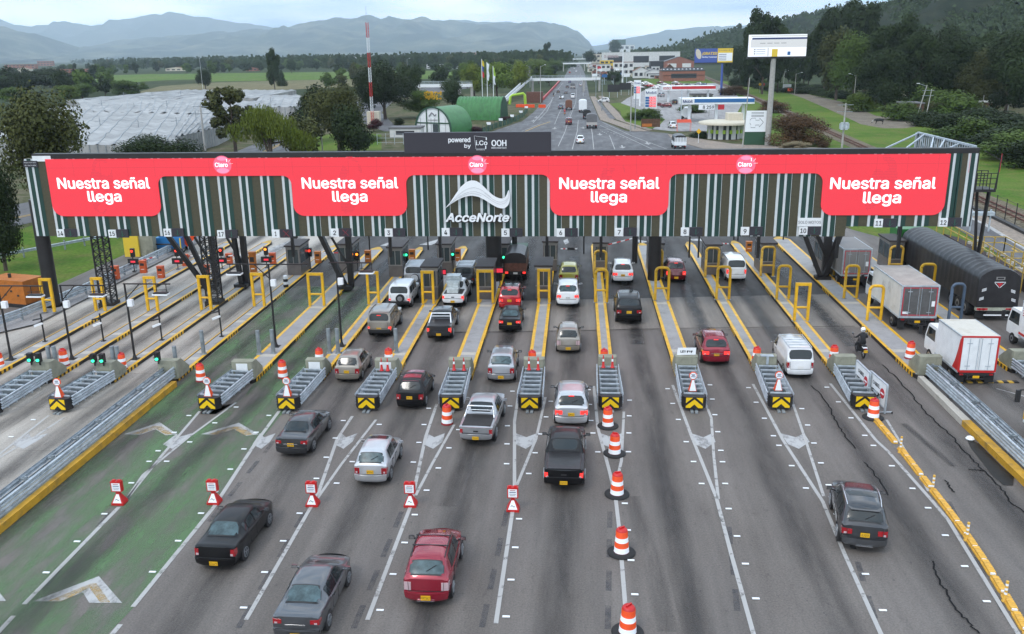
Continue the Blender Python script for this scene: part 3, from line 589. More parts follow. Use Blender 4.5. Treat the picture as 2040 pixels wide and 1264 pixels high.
for nm, x0, x1, y0, y1 in ISL:
  if nm == 'A': continue
  b = MB(M['kerb_black']); H_ = 0.2; xm = (x0+x1)/2
  nose = 0.45
  poly = [(x0+.12, y0), (x1-.12, y0), (x1, y0+nose), (x1, y1-1), (xm+.15, y1), (xm-.15, y1), (x0, y1-1), (x0, y0+nose)]
  b.prism(poly, 0, H_)
  left = nm in 'ABCDE'
  b.m(m_paver); area(b, [(x0+.14, y0+.2), (x1-.14, y0+.2), (x1-.14, y1-1.2), (x0+.14, y1-1.2)], H_+.004)
  b.m('yellow')
  wl = 0.07 if left else 0.2
  area(b, [(x0+.004, y0+nose), (x0+wl, y0+nose), (x0+wl, y1-1.3), (x0+.004, y1-1.3)], H_+.008)
  area(b, [(x1-.2, y0+nose), (x1-.004, y0+nose), (x1-.004, y1-1.3), (x1-.2, y1-1.3)], H_+.008)
  for s0, s1, st_ in ((y0+.3, y0+3.2, .42), (y0+7.6, y0+9.4, .42), (y0+17.4, y0+19.5, .42), (y1-6, y1-3.5, .6)):
    y = s0
    while y < s1:
      for xx, sg in ((x0, -1), (x1, 1)):
        b.box(min(xx, xx+sg*.006), max(xx, xx+sg*.006), y, y+st_*.5, .0, H_+.003)
      y += st_
  if nm in 'KLMN':   # long yellow flank towards the camera
    pass
  b.m('yellow_dull'); b.prism([(x0+.02, y1-1.2), (x1-.02, y1-1.2), (xm+.16, y1-.02), (xm-.16, y1-.02)], H_+.001, H_+.012)
  b.m(M['lightconc'])
  for k, yy in enumerate((y0+3.3, y0+4.6, y0+8.4, y0+11.0, y0+12.8) if left else (y0+4.0, y0+14.6)):
    area(b, [(x0+.2, yy), (x1-.22, yy), (x1-.22, yy+.5), (x0+.2, yy+.5)], H_+.008)
  b.build('toll_island', label=f'raised kerb island with yellow edges beside lane {lane_after[nm]}, on its left', cat='kerb island', group='toll islands between the lanes')
def attenuator():
  r = empty('crash_cushion')
  HWD = 0.5
  for s_ in (-1, 1):
    b = MB(M['galv'])
    for k in range(5):
      y0 = 0.35+k*0.94; y1 = y0+1.02; off = s_*(HWD+0.012*(5-k)+.06)
      for z in (.42, .72):
        prof = [(-.14, 0), (-.11, .05), (-.06, .05), (-.02, .0), (.02, .0), (.06, .05), (.11, .05), (.14, 0)]
        for i in range(len(prof)-1):
          za, xa = prof[i]; zb, xb = prof[i+1]
          b.face([(off+s_*xa, y0, z+za), (off+s_*xb, y0, z+zb), (off+s_*xb, y1, z+zb), (off+s_*xa, y1, z+za)])
    b.build('side_rail', r)
  b = MB(M['galv'])
  for k in range(7):
    y = .45+k*.72; b.beam((-HWD, y, .82), (HWD, y, .82), .07, .07); b.beam((-HWD, y, .35), (HWD, y, .35), .06, .06)
    b.beam((-HWD+.05, y, .1), (-HWD+.05, y, .82), .06); b.beam((HWD-.05, y, .1), (HWD-.05, y, .82), .06)
    if k < 6: b.beam((-HWD+.1, y+.05, .3), (HWD-.1, y+.7, .3), .04)
    b.m('galv_dark').box(-HWD+.12, HWD-.12, y+.2, y+.28, .3, .7).m('galv')
  b.build('diaphragm', r)
  b = MB(M['galv_dark']); b.beam((-.11, -.3, .05), (-.11, 5.1, .05), .14, .07); b.beam((.11, -.3, .05), (.11, 5.1, .05), .14, .07); b.build('ground_rail', r)
  b = MB(M['black'])
  b.prism([(-.46, 0), (.46, 0), (.6, .25), (.6, .5), (-.6, .5), (-.6, .25)], .16, .78)
  b.build('nose_box', r)
  b = MB(M['yellow']); b.cur = mat('bright_yellow_sheet', (0.8, 0.52, 0.005), 0.4)
  b.vprism([(-.42, .2), (-.2, .2), (0, .4), (.2, .2), (.42, .2), (.42, .3), (0, .66), (-.42, .3)], -.02, 0)
  b.vprism([(-.42, .46), (-.09, .745), (-.42, .745)], -.02, 0); b.vprism([(.42, .46), (.42, .745), (.09, .745)], -.02, 0)
  b.build('chevron_panel', r)
  return r
def concrete_block(panel, lamp=0):
  r = MB(M['concrete']); r.prism([(-.45, 0), (.45, 0), (.6, .35), (.6, 1.1), (-.6, 1.1), (-.6, .35)], 0, .001)
  return r
ATT = {'C': (0, 0), 'D': (0, 0), 'F': (0, 0), 'G': (0, 0), 'H': (0, 0), 'I': (0, 0), 'J': (0, 0), 'K': (0, 0), 'L': (0, 0), 'M': (0, 0), 'N': (0, 0), 'P': (0, 0)}
FR = {'D': (115, 825), 'F': (413, 823), 'G': (571, 823), 'H': (730, 822), 'I': (898, 822), 'J': (1055, 822), 'K': (1216, 821), 'L': (1383, 822), 'M': (1556, 821), 'N': (1722, 820)}
att0 = attenuator(); first = True; ATTPOS = {}
order = 'CDFGHIJKLMNP'
for nm in order:
  isl = [i for i in ISL if i[0] == nm][0]; xc = (isl[1]+isl[2])/2; yb = isl[3]
  if nm in FR: g = G(*FR[nm]); fx, fy = g.x, g.y+.1
  else: fx, fy = xc, yb-4.9
  L_ = math.hypot(xc-fx, yb-fy); a_ = math.atan2(-(xc-fx), yb-fy)
  t = att0 if first else copy_tree(att0); first = False
  t.location = (fx, fy, .0); t.rotation_euler = (0, 0, a_); t.scale = (1, L_/5.0, 1)
  tag(t, f'galvanised crash cushion with yellow and black chevron nose in front of the lane {lane_after[nm]} island', 'crash cushion', 'crash cushions in front of the islands')
  ATTPOS[nm] = (fx, fy, xc, yb)
for nm in 'CDEFGHIJKLMNOP':
  isl = [i for i in ISL if i[0] == nm][0]; xc = (isl[1]+isl[2])/2; yb = isl[3]+.1; hw = min(.62, (isl[2]-isl[1])/2+.1)
  r = empty('concrete_block', (xc, yb, 0.2), 0, f'grey concrete end block standing on the nose of the lane {lane_after[nm]} island', 'concrete block', 'concrete end blocks of the islands')
  b = MB(M['concrete']); b.prism([(-hw+.06, 0), (hw-.06, 0), (hw, .1), (hw, .55), (-hw, .55), (-hw, .1)], 0, 1.05)
  T = Matrix.Translation((0, .55, 0)) @ Matrix.Rotation(PI/2, 4, 'Z')
  for s_ in (-hw, hw-.12): b.mesh([(s_, .55, 0), (s_, 1.5, 0), (s_, 1.5, .3), (s_, .55, 1.05), (s_+.12, .55, 0), (s_+.12, 1.5, 0), (s_+.12, 1.5, .3), (s_+.12, .55, 1.05)], [(0, 3, 2, 1), (4, 5, 6, 7), (2, 3, 7, 6), (0, 1, 5, 4), (1, 2, 6, 5)])
  b.mesh([(-hw+.12, .552, .9), (hw-.12, .552, .9), (hw-.12, 1.5, .28), (-hw+.12, 1.5, .28)], [(0, 1, 2, 3)])
  b.build('block', r)
  if nm in 'FGH':
    b = MB(M['white']); b.box(-.32, .32, -.03, -.003, .12, .95); b.build('white_door', r)
  if nm == 'M':
    b = MB(M['galv']); b.box(-.35, .35, -.03, .3, 1.052, 1.09); b.box(-.06, .06, -.1, -.003, .6, 1.09); b.build('cap_plate', r)
  if nm in 'CDE':
    for k, xx in enumerate((-.45, .05) if nm != 'E' else (-.45,)):
      s = MB(M['black']); s.box(xx-.13, xx+.13, -.2, .05, 1.1, 1.62); s.cyl((xx, -.05, .9), (xx, -.05, 1.1), .04)
      for z in (1.25, 1.49): s.tube([(xx-.1, -.2, z+.09), (xx-.1, -.4, z+.12), (xx+.1, -.4, z+.12), (xx+.1, -.2, z+.09)], .015, 5)
      so = s.build('signal_head', r)
      q = MB(M['sig_green']); q.cyl((xx, -.2, 1.24), (xx, -.24, 1.24), .09, n=14); q.build('green_lamp', so)
      q = MB(M['sig_off']); q.cyl((xx, -.2, 1.48), (xx, -.24, 1.48), .09, n=14); q.build('dark_lamp', so)
def frame(xl, xr, yb, yt, style, island, label, m='yellow'):
  a_ = G(xl, yb, .2); c_ = G(xr, yb, .2); y = (a_.y+c_.y)/2; g0 = GY(xl, y, .2); g1 = GY(xr, y, .2); x0, x1 = g0.x, g1.x
  H_ = W((xl+xr)/2, yt, y).z-.2; wd = x1-x0; r = 0.1
  b = MB(M[m])
  if style == 'r':
    rr = .28; pts = [(-wd/2, 0, 0), (-wd/2, 0, H_-rr-.05)]
    for k in range(6): t = PI-k*PI/2/5; pts.append((-wd/2+rr+rr*math.cos(t), 0, H_-rr-r+rr*math.sin(t)))
    for k in range(6): t = PI/2-k*PI/2/5; pts.append((wd/2-rr+rr*math.cos(t), 0, H_-rr-r+rr*math.sin(t)))
    pts.append((wd/2, 0, 0)); b.tube(pts, r, 10)
  else:
    b.beam((-wd/2, 0, 0), (-wd/2, 0, H_-.17), .17); b.beam((wd/2, 0, 0), (wd/2, 0, H_-.17), .17); b.beam((-wd/2-.085, 0, H_-.09), (wd/2+.085, 0, H_-.09), .17, .185)
  b.cyl((-wd/2, 0, H_*.36), (wd/2, 0, H_*.36), .075, n=10)
  b.m('galv_dark')
  for s_ in (-1, 1): b.cbox((s_*wd/2, 0, .012), (.3, .3, .024))
  o = b.build('bollard_frame'); o.location = ((x0+x1)/2, y, .2)
  tag(o, label, 'bollard frame', 'yellow pipe frames on the islands' if m == 'yellow' else None)
  return o
FRS = [(90, 109, 622, 555, 'sq', 'A'), (192, 210, 620, 553, 'sq', 'B'), (296, 315, 620, 551, 'sq', 'C'), (402, 421, 618, 549, 'sq', 'D'), (507, 527, 611, 544, 'sq', 'E'), (618, 646, 610, 544, 'sq', 'F'), (735, 755, 607, 541, 'sq', 'G'),
       (843, 864, 606, 540, 'sq', 'H'), (953, 982, 605, 538, 'sq', 'I'), (1073, 1094, 604, 536, 'sq', 'J'), (1186, 1209, 603, 535, 'r', 'K'), (1305, 1331, 599, 531, 'r', 'L'), (1427, 1452, 597, 529, 'r', 'M'), (1547, 1571, 596, 527, 'r', 'N'), (1681, 1706, 595, 527, 'r', 'O')]
for xl, xr, yb, yt, st_, nm in FRS:
  frame(xl, xr, yb, yt, st_, nm, f"yellow {'round-cornered pipe' if st_ == 'r' else 'square-cornered'} frame across the front of the lane {lane_after[nm]} island")
frame(1582, 1608, 640, 564, 'sq', 'N', 'square yellow frame standing alone in front of the rounded one beside lane 10')
frame(1727, 1754, 639, 567, 'r', 'O', 'rounded yellow frame beside the white box truck, nearest the camera by lane 11')
frame(1889, 1913, 640, 563, 'r', 'P', 'blue-grey pipe frame between the box truck and the tarpaulin trailer', 'blue_grey')
frame(1184, 1207, 556, 498, 'r', 'K', 'dull yellow pipe frame at the booth behind the lane 7 front frame', 'yellow_dull')
frame(1294, 1318, 553, 495, 'r', 'L', 'dull yellow pipe frame half hidden behind the black column by lane 8', 'yellow_dull')
frame(1405, 1430, 553, 492, 'r', 'M', 'dull yellow pipe frame at the booth beside the white minibus, lane 9', 'yellow_dull')
frame(1515, 1540, 551, 490, 'r', 'N', 'dull yellow pipe frame at the booth beside lane 10', 'yellow_dull')
frame(1640, 1661, 549, 490, 'r', 'O', 'dull yellow pipe frame behind the slanting black column by lane 11', 'yellow_dull')
frame(1769, 1794, 548, 489, 'r', 'O', 'dull yellow pipe frame at the booth left of the tarpaulin trailer', 'yellow_dull')
frame(1829, 1857, 590, 524, 'r', 'P', 'yellow pipe frame half hidden behind the white box truck roof')
def booth(pxx, pyb, w_=1.15, l_=2.6, h_=2.45, label='', two=False):
  g = G(pxx, pyb, .2); r = empty('toll_booth', (g.x, g.y, .2), 0, label, 'toll booth', 'toll booths on the islands')
  b = MB(M['booth']); hw = w_/2
  b.box(-hw, hw, 0, l_, 0, .95)
  for x in (-hw, hw-.1):
    for y in (0, l_*.5, l_-.1): b.box(x, x+.1, y, y+.1, .95, h_-.3)
  b.m('booth_l'); b.box(-hw-.01, hw+.01, -.01, l_+.01, h_-.3, h_-.05)
  b.box(-hw-.012, hw+.012, -.012, .06, .92, 1.0)
  b.build('cabin', r)
  b = MB(M['wglass']); b.box(-hw+.1, hw-.1, .02, .05, 1.0, h_-.3); b.build('window', r)
  b = MB(M['wglass']); b.box(hw-.05, hw-.02, .1, l_-.1, .96, h_-.3); b.box(-hw+.02, -hw+.05, .1, l_-.1, .96, h_-.3); b.build('side_window', r)
  b = MB(M['booth_roof']); b.box(-hw-.1, hw+.1, -.15, l_+.12, h_-.05, h_+.08); b.build('roof', r)
  b = MB(M['booth_l']); b.box(-hw+.08, -hw+.14, -.01, .02, 1.0, h_-.3); b.box(hw-.14, hw-.08, -.01, .02, 1.0, h_-.3); b.box(-.03, .03, -.01, .02, 1.0, h_-.3); b.build('window_frame', r)
  return r
BO = [(587, 549, 'lane 1, behind the fork of black columns'), (690, 545, 'lane 2, behind the thick slanting column'), (789, 552, 'lane 3, left of the silver off-road vehicle'), (886, 545, 'lane 4, left of the dark estate'),
      (858, 597, 'lane 4, directly behind the yellow frame'), (967, 597, 'lane 5, directly behind the yellow frame'), (1083, 595, 'lane 6, directly behind the yellow frame'), (1000, 545, 'lane 5, under the thick central column'), (1096, 540, 'lane 6, farther of its two booths'),
      (1196, 543, 'lane 7, behind two yellow frames'), (1306, 545, 'lane 8, next to the black column'), (1419, 548, 'lane 9, left of the white minibus'), (1528, 545, 'lane 10, behind the dull yellow frame'), (1650, 545, 'lane 11, behind the slanting column'), (1782, 540, 'lane 12, left of the tarpaulin trailer')]
for x, y, lb in BO: booth(x, y, label='grey toll booth with glazed front for '+lb)
def tbox(px_, pyb, pyt, m, label, w_=.5):
  g = G(px_, pyb, .2); H_ = W(px_, pyt, g.y).z-.2
  b = MB(M[m]); b.prism([(-w_/2, 0), (w_/2, 0), (w_/2, .35), (-w_/2, .35)], 0, H_*.93); b.prism([(-w_/2-.02, -.02), (w_/2+.02, -.02), (w_/2+.02, .37), (-w_/2-.02, .37)], H_*.93, H_)
  b.m('plastic'); b.box(-w_/2+.08, w_/2-.08, -.01, 0, H_*.6, H_*.8); b.m('white').box(-w_/2+.1, w_/2-.1, -.012, 0, H_*.3, H_*.34)
  o = b.build('barrier_cabinet'); o.location = (g.x, g.y, .2); tag(o, label, 'barrier cabinet', 'orange barrier cabinets'); return o
for x, yb, yt, lb in ((230, 557, 531, 'lane 14, beside the guardrail'), (320, 555, 531, 'lane 15, between two black posts'), (369, 531, 508, 'lane 16, beyond the red signal'), (410, 549, 529, 'lane 16, behind the lattice tower'), (456, 526, 506, 'lane 17, beyond the red signal'),
                      (505, 551, 503, 'lane 1, tallest and rust coloured'), (543, 527, 505, 'lane 1, beyond the amber signal'), (633, 525, 502, 'lane 2, right of the red signal'), (733, 523, 500, 'lane 3, right of the amber signal'), (821, 522, 498, 'lane 4, right of the green signal'),
                      (912, 521, 497, 'lane 5, beyond the far booth'), (285, 545, 520, 'lane 15, behind the leaning column'), (1492, 502, 482, 'lane 10, dark red')):
  tbox(x, yb, yt, 'orange_dirty' if 'rust' in lb or x > 600 else 'cab_orange', 'orange box with a boom arm for '+lb)
for k, (a_, c_) in enumerate((((268, 522), (310, 512)), ((352, 512), (400, 509)), ((455, 510), (520, 507)), ((1117, 496), (1150, 496)), ((1203, 490), (1262, 475)), ((640, 504), (700, 504)), ((1424, 485), (1452, 486)))):
  y = G(a_[0], a_[1]+22).y; p = W(a_[0], a_[1], y); q = W(c_[0], c_[1], y)
  b = MB(M['white']); n_ = 7
  for i in range(n_): b.m('red_plastic' if i % 2 else 'white'); b.beam(p.lerp(q, i/n_), p.lerp(q, (i+1)/n_), .05, .09)
  if k in (3,): b.m('plastic'); b.beam(p.lerp(q, .4), p.lerp(q, .85), .07, .22)
  b.build('boom_arm', label=['red and white boom arm beside the blue machine', 'red and white boom arm between the red signals', 'red and white boom arm behind the fork of columns', 'boom arm with dark sign across lane 6', 'raised red and white boom arm over lane 7', 'thin boom arm across lane 2', 'boom arm across lane 9'][k], cat='boom arm')
def signal(px_, py, base, col, label, panel=True):
  g = G(base[0], base[1], .2); z = W(px_, py, g.y).z; zz = z-.2
  r = empty('traffic_signal', (g.x, g.y, .2), 0, label, 'traffic signal', 'lane signals behind the gantry')
  b = MB(M['black']); b.cyl((0, 0, 0), (0, 0, zz-.4), .04); b.cbox((0, 0, .02), (.3, .3, .04)); b.build('pole', r)
  b = MB(M['black']); b.box(-.16, .16, -.02, .22, zz-.5, zz+.22); h_ = b.build('signal_head', r)
  b = MB(M[col]); zc = zz if col != 'sig_green' else zz-.0; b.cyl((0, -.02, zc), (0, -.07, zc), .105, n=16); b.build('lit_lamp', h_)
  b = MB(M['sig_off']); b.cyl((0, -.02, zz-.3), (0, -.05, zz-.3), .1, n=16); b.build('dark_lamp', h_)
  if panel:
    b = MB(M['black']); b.box(-.45, .45, -.04, .1, zz-1.15, zz-.65); p = b.build('message_panel', r)
    b = MB(M['sig_red']); b.cur = mat('led_text_red', (.3, .01, .01), .5, emit=(1, .05, .1), estr=.8); b.box(-.2, .2, -.05, -.04, zz-.98, zz-.82); b.build('lit_text', p)
  return r
m_amber = mat('signal_amber', (.4, .1, .01), .3, emit=(1, .25, .02), estr=3); M['sig_amber'] = m_amber
for a in ((261, 501, (268, 541), 'sig_red', 'lane signal showing red on a black post beside lane 14'), (349, 500, (355, 537), 'sig_red', 'lane signal showing red with message panel beside lane 15'), (438, 499, (443, 536), 'sig_red', 'lane signal showing red with message panel beside lane 16'),
          (527, 497, (532, 534), 'sig_amber', 'lane signal showing orange light with message panel beside lane 17'), (616, 500, (619, 536), 'sig_red', 'lane signal showing red beside the lane 1 booth', False), (710, 507, (713, 540), 'sig_amber', 'lane signal showing orange light beside the lane 2 booth', False),
          (810, 508, (811, 543), 'sig_green', 'lane signal showing green right of the lane 3 booth', False), (903, 507, (903, 543), 'sig_green', 'lane signal showing green right of the far lane 4 booth', False), (1004, 513, (1004, 545), 'sig_green', 'lane signal showing green beside the central column', False)):
  signal(*a)
for x, y, yb in ((883, 541, 575), (996, 538, 570)):
  g = G(x, yb, .2); z = W(x, y, g.y).z; r = empty('price_display', (g.x, g.y, .2), 0, f"small red lit price display on a post {'above the white pickup' if x < 900 else 'beside the small tarpaulin truck'}", 'price display')
  b = MB(M['black']); b.cyl((0, 0, 0), (0, 0, z-.4), .04); b.box(-.28, .28, 0, .12, z-.5, z+.0); b.build('post', r)
  b = MB(M['sig_red']); b.cur = MATS['led_text_red']; b.box(-.24, .24, -.01, 0, z-.42, z-.1); b.build('lit_face', r)
def armpole(base, topy, ax0, ax1, cam_x, label):
  g = G(*base, .2); H_ = W(base[0], topy, g.y).z-.2; a0 = W(ax0, topy, g.y).x-g.x; a1 = W(ax1, topy, g.y).x-g.x
  shift = W(base[0], topy, g.y).x-g.x; a0 += -shift*0; r = empty('camera_pole', (g.x, g.y, .2), 0, label, 'camera pole', 'camera poles with long arms')
  b = MB(M['black']); b.cyl((0, 0, .0), (0, 0, H_), .07, .055); b.cyl((0, 0, 0), (0, 0, .3), .16, .07); b.cbox((0, 0, .02), (.45, .45, .04)); b.build('pole', r)
  b = MB(M['black']); b.beam((a0, 0, H_), (a1, 0, H_), .07); s_ = 1 if abs(a1) > abs(a0) else -1; b.beam((0, 0, H_-.9), (s_*.9, 0, H_), .05); b.build('arm', r)
  c = W(cam_x, topy, g.y).x-g.x; b = MB(M['black']); b.beam((c-.3, 0, H_), (c-.3, 0, H_-.45), .035); b.beam((c+.3, 0, H_-.35), (c-.5, -.1, H_-.35), .03); b.beam((c+.3, 0, H_), (c+.3, 0, H_-.45), .035); b.build('hanger', r)
  b = MB(M['sheet']); b.box(c-.45, c+.45, -.35, .1, H_-.62, H_-.54); b.m('plastic').box(c-.4, c+.4, -.3, .05, H_-.54, H_-.47); b.build('antenna', r)
  b = MB(M['sheet']); b.box(.06, .36, -.12, .12, H_-1.35, H_-.95); b.build('equipment_box', r)
armpole((22.5, 717), 570, -45, 84, 70, 'black pole with long arm, leftmost, over lane 14')
armpole((143.6, 716), 569, 118, 206, 194, 'black pole with long arm and white cameras between lanes 14 and 15')
armpole((269, 716), 566, 245, 339, 320, 'black pole with long arm between lanes 15 and 16')
armpole((550, 691), 527, 452, 612, 467, 'tall black pole with arms to both sides standing beside lane 2')
armpole((681, 690), 524, 655, 740, 730, 'tall black pole with arm beside lane 3, before the slanting column')
def campole(base, topy, label):
  g = G(*base, .2); H_ = W(base[0], topy, g.y).z-.2; r = empty('camera_post', (g.x, g.y, .2), 0, label, 'camera post', 'short camera posts')
  b = MB(M['black']); b.cyl((0, 0, 0), (0, 0, H_), .05); b.cbox((0, 0, .02), (.25, .25, .04)); b.build('post', r)
  b = MB(M['sheet']); b.beam((-.4, -.25, H_-.75), (.05, 0, H_-.6), .13, .12); b.build('camera', r)
  b = MB(M['plastic']); b.beam((-.5, -.1, H_-.38), (.05, 0, H_-.28), .2, .06); b.build('flash_unit', r)
for a in (((90, 681), 626, 'short black post with white camera beside lane 15, leftmost of the four'), ((206.5, 680), 625, 'short black post with white camera beside lane 16'), ((323, 678), 627, 'short black post with white camera beside lane 17'), ((442, 671), 612, 'short black post with white camera beside lane 1, below the lattice tower')): campole(*a)
def spost(base, topy, label):
  g = G(*base, .2); H_ = W(base[0], topy, g.y).z-.2; b = MB(M['galv_dark']); b.cyl((0, 0, 0), (0, 0, H_), .12, n=12); b.cyl((0, 0, 0), (0, 0, .04), .2, n=12); o = b.build('steel_post'); o.location = (g.x, g.y, .2)
  tag(o, label, 'steel post', 'grey steel posts on the island noses')
for a in (((102, 737), 690, 'left post of the grey pair by the green lights at lane 16'), ((114, 737), 690, 'right post of the grey pair by the green lights at lane 16'), ((229, 737), 690, 'left post of the grey pair left of a drum at lane 17'), ((238.5, 737), 690, 'right post of the grey pair touching a drum at lane 17'),
          ((352, 735), 690, 'single grey post behind the block at the start of the long guardrail'), ((406, 706), 659, 'single grey post beside green lane 1'), ((517, 706), 659, 'left grey post of the pair beside lane 2'), ((545, 704), 657, 'right grey post of the pair beside lane 2'),
          ((657, 704), 655, 'left grey post of the pair beside lane 3'), ((674, 704), 655, 'right grey post of the pair beside lane 3'), ((790, 703), 655, 'single grey post beside lane 4')): spost(*a)
def drum(base=False):
  r = empty('traffic_drum'); b = MB(M['orange']); prof = [(0.30, .08), (.30, .12), (.275, .14), (.27, .42), (.265, .44)]
  z = .1; rad = .29; bands = [('base_red', .06), ('sheet', .2), ('orange', .22), ('sheet', .18), ('orange', .24)]
  b.m('base_red').lathe([(.31, .0), (.31, .06), (.29, .1)], n=20)
  for m_, h_ in bands[1:]:
    b.m(m_).lathe([(rad, z), (rad-.008, z+.012), (rad-.012, z+h_-.012), (rad-.018, z+h_)], n=20); z += h_; rad -= .018
  b.m('red_plastic').lathe([(rad, z), (rad-.02, z+.05), (rad-.06, z+.09), (.001, z+.1)], n=20)
  b.beam((-.12, 0, z+.12), (.12, 0, z+.12), .05, .07)
  b.build('barrel', r)
  if base:
    b = MB(M['rubber']); b.lathe([(.52, .0), (.53, .05), (.46, .085), (.3, .09)], n=24); b.build('rubber_ring', r)
  return r
dr0 = drum(False); dr1 = drum(True); u0 = u1 = False
for x, yb, base, lb in ((129, 728, 0, 'orange and white drum right of the two grey posts at lane 16'), (244, 736, 0, 'orange and white drum half behind grey posts at lane 17'), (1, 735, 0, 'orange and white drum cut off by the left edge'), (401, 759, 0, 'orange and white drum on the green lane before the long guardrail'),
            (564, 752, 0, 'orange and white drum on the lane between islands 2 and 3'), (637, 727, 0, 'drum behind the block of the lane 3 island, beside the beige hatchback'), (775, 727, 0, 'drum behind the white-doored block left of the small black car'), (1061, 732, 0, 'drum behind the block of the lane 6 island'),
            (1203, 729, 0, 'drum on the narrow island beside lane 7'), (1506, 725, 0, 'drum on the lane 9 island by the metal-capped block'), (1660, 722, 0, 'drum on the lane 10 island left of the motorcyclist'), (1812, 714, 0, 'drum on the broad island before the small box truck'),
            (891, 844, 0, 'faded drum without ring standing before the lane 5 chevron nose'), (1211, 850, 1, 'topmost ringed drum of the row leading to the lane 7 cushion'), (1224, 905, 1, 'ringed drum right of the black pickup, second of the row'), (1229, 986, 1, 'ringed drum below the black pickup tail, third of the row'),
            (1238, 1102, 1, 'ringed drum standing alone mid-frame, fourth of the row'), (1250, 1262, 1, 'nearest ringed drum at the bottom edge of the row'), (1739, 833, 1, 'ringed drum in front of the white CARRIL CERRADO sign')):
  z0 = .2 if yb < 740 and x not in (1,) and not (x in (564, 401)) else 0
  g = G(x, yb, z0)
  if base: t = dr1 if not u1 else copy_tree(dr1); u1 = True
  else: t = dr0 if not u0 else copy_tree(dr0); u0 = True
  t.location = g; t.rotation_euler = (random.uniform(-.02, .02), random.uniform(-.02, .02), random.uniform(0, 6)); t.scale = (.97, .97, .97); tag(t, lb, 'traffic drum', 'orange and white traffic drums')
b = MB(M['black']); z = 0
for k in range(4): b.m('sheet' if k % 2 else 'kerb_black').lathe([(.2-.01*k, z), (.19-.01*k, z+.22)], n=16); z += .22
b.lathe([(.17, z), (.1, z+.06), (.001, z+.07)], n=16)
o = b.build('striped_post'); o.location = G(570, 572, .2); tag(o, 'short white and black banded barrel beside the lane 1 booth', 'banded barrel')
def signblock():
  r = empty('warning_block'); b = MB(M['red_plastic'])
  b.mesh([(-.3, -.2, 0), (.3, -.2, 0), (.3, .3, 0), (-.3, .3, 0), (-.3, -.2, .12), (.3, -.2, .12), (.3, .3, .12), (-.3, .3, .12), (-.09, -.03, .62), (.09, -.03, .62), (.09, .1, .62), (-.09, .1, .62)],
           [(0, 1, 5, 4), (1, 2, 6, 5), (2, 3, 7, 6), (3, 0, 4, 7), (4, 5, 9, 8), (5, 6, 10, 9), (6, 7, 11, 10), (7, 4, 8, 11), (8, 9, 10, 11)])
  b.box(-.09, .09, -.03, .1, .6, .75); b.box(-.26, .26, -.09, .13, .75, 1.36); b.box(-.2, -.06, -.04, .08, 1.36, 1.42); b.box(.06, .2, -.04, .08, 1.36, 1.42); b.build('plastic_body', r)
  b = MB(M['sheet']); b.box(-.21, .21, -.1, -.09, .81, 1.27); b.m('ink_red').box(-.13, .13, -.103, -.1, 1.19, 1.22).m('ink_blue').box(-.15, .15, -.103, -.1, 1.08, 1.12).box(-.15, .15, -.103, -.1, .98, 1.0).m('ink_grey').box(-.12, .12, -.103, -.1, .9, .92); b.build('notice', r)
  n0 = Vector((0, -.2, .12)); n1 = Vector((0, -.03, .62)); u = (n1-n0).normalized(); nrm = Vector((0, -u.z, u.y)); T = lambda x, s: Vector((x, 0, 0))+n0+u*s+nrm*.01
  b = MB(M['sheet']); b.face([T(-.22, .03), T(.22, .03), T(.06, .5), T(-.06, .5)]); b.m('ink')
  wv = [(-.1, .16), (-.05, .22), (.0, .2), (.05, .15), (.1, .18)]
  for i in range(4): a_ = T(wv[i][0], wv[i][1])+nrm*.004; c_ = T(wv[i+1][0], wv[i+1][1])+nrm*.004; b.face([a_, c_, c_+u*.035, a_+u*.035])
  b.build('lower_notice', r); return r
sb = signblock(); fst = True
for x, yb, lb in ((238, 1007, 'at the head of the leftmost white line on green'), (427, 1006, 'behind the black sedan, at the edge of the green lane'), (623, 1010, 'third from the left of five'), (818, 1011, 'right of the small silver hatchback'), (1022, 1020, 'left of the black pickup, rightmost of five')):
  t = sb if fst else copy_tree(sb); fst = False; t.location = G(x, yb-3); t.scale = (.84, .84, .76); tag(t, 'red and white warning block '+lb, 'warning block', 'red and white warning blocks on the lane lines')
def disc():
  r = empty('disc_sign'); b = MB(M['orange']); b.mesh([(-.2, -.08, 0), (.2, -.08, 0), (.2, .22, 0), (-.2, .22, 0), (-.06, -.02, .6), (.06, -.02, .6), (.06, .08, .6), (-.06, .08, .6)], [(0, 1, 5, 4), (1, 2, 6, 5), (2, 3, 7, 6), (3, 0, 4, 7), (4, 5, 6, 7)])
  poly = [(.21*math.cos(PI/8+k*PI/4), .82+.21*math.sin(PI/8+k*PI/4)) for k in range(8)]; b.vprism(poly, 0, .06); b.box(-.05, .05, .0, .05, .55, .66); b.build('body', r)
  b = MB(M['sheet']); poly = [(.18*math.cos(PI/8+k*PI/4), .82+.18*math.sin(PI/8+k*PI/4)) for k in range(8)]; b.vprism(poly, -.012, 0)
  b.mesh([(-.17, -.09, .03), (.17, -.09, .03), (.05, -.03, .6), (-.05, -.03, .6)], [(0, 1, 2, 3)])
  b.m('ink_blue').box(-.1, .1, -.015, -.012, .87, .9).box(-.07, .07, -.015, -.012, .82, .85).box(-.12, .12, -.015, -.012, .76, .79); b.build('face', r); return r
ds = disc(); fst = True
for nm, lb in (('D', 'leftmost crash cushion'), ('F', 'crash cushion of lane 2'), ('G', 'crash cushion of lane 3'), ('L', 'crash cushion of lane 8'), ('M', 'crash cushion of lane 9')):
  t = ds if fst else copy_tree(ds); fst = False; p = ATTPOS[nm]; t.location = (p[0], p[1]+.25+(0.6 if nm in 'LM' else 0), .79); t.scale = (1, 1, 1); tag(t, 'white and orange octagonal marker standing on the '+lb, 'marker sign', 'octagonal markers on the crash cushions')
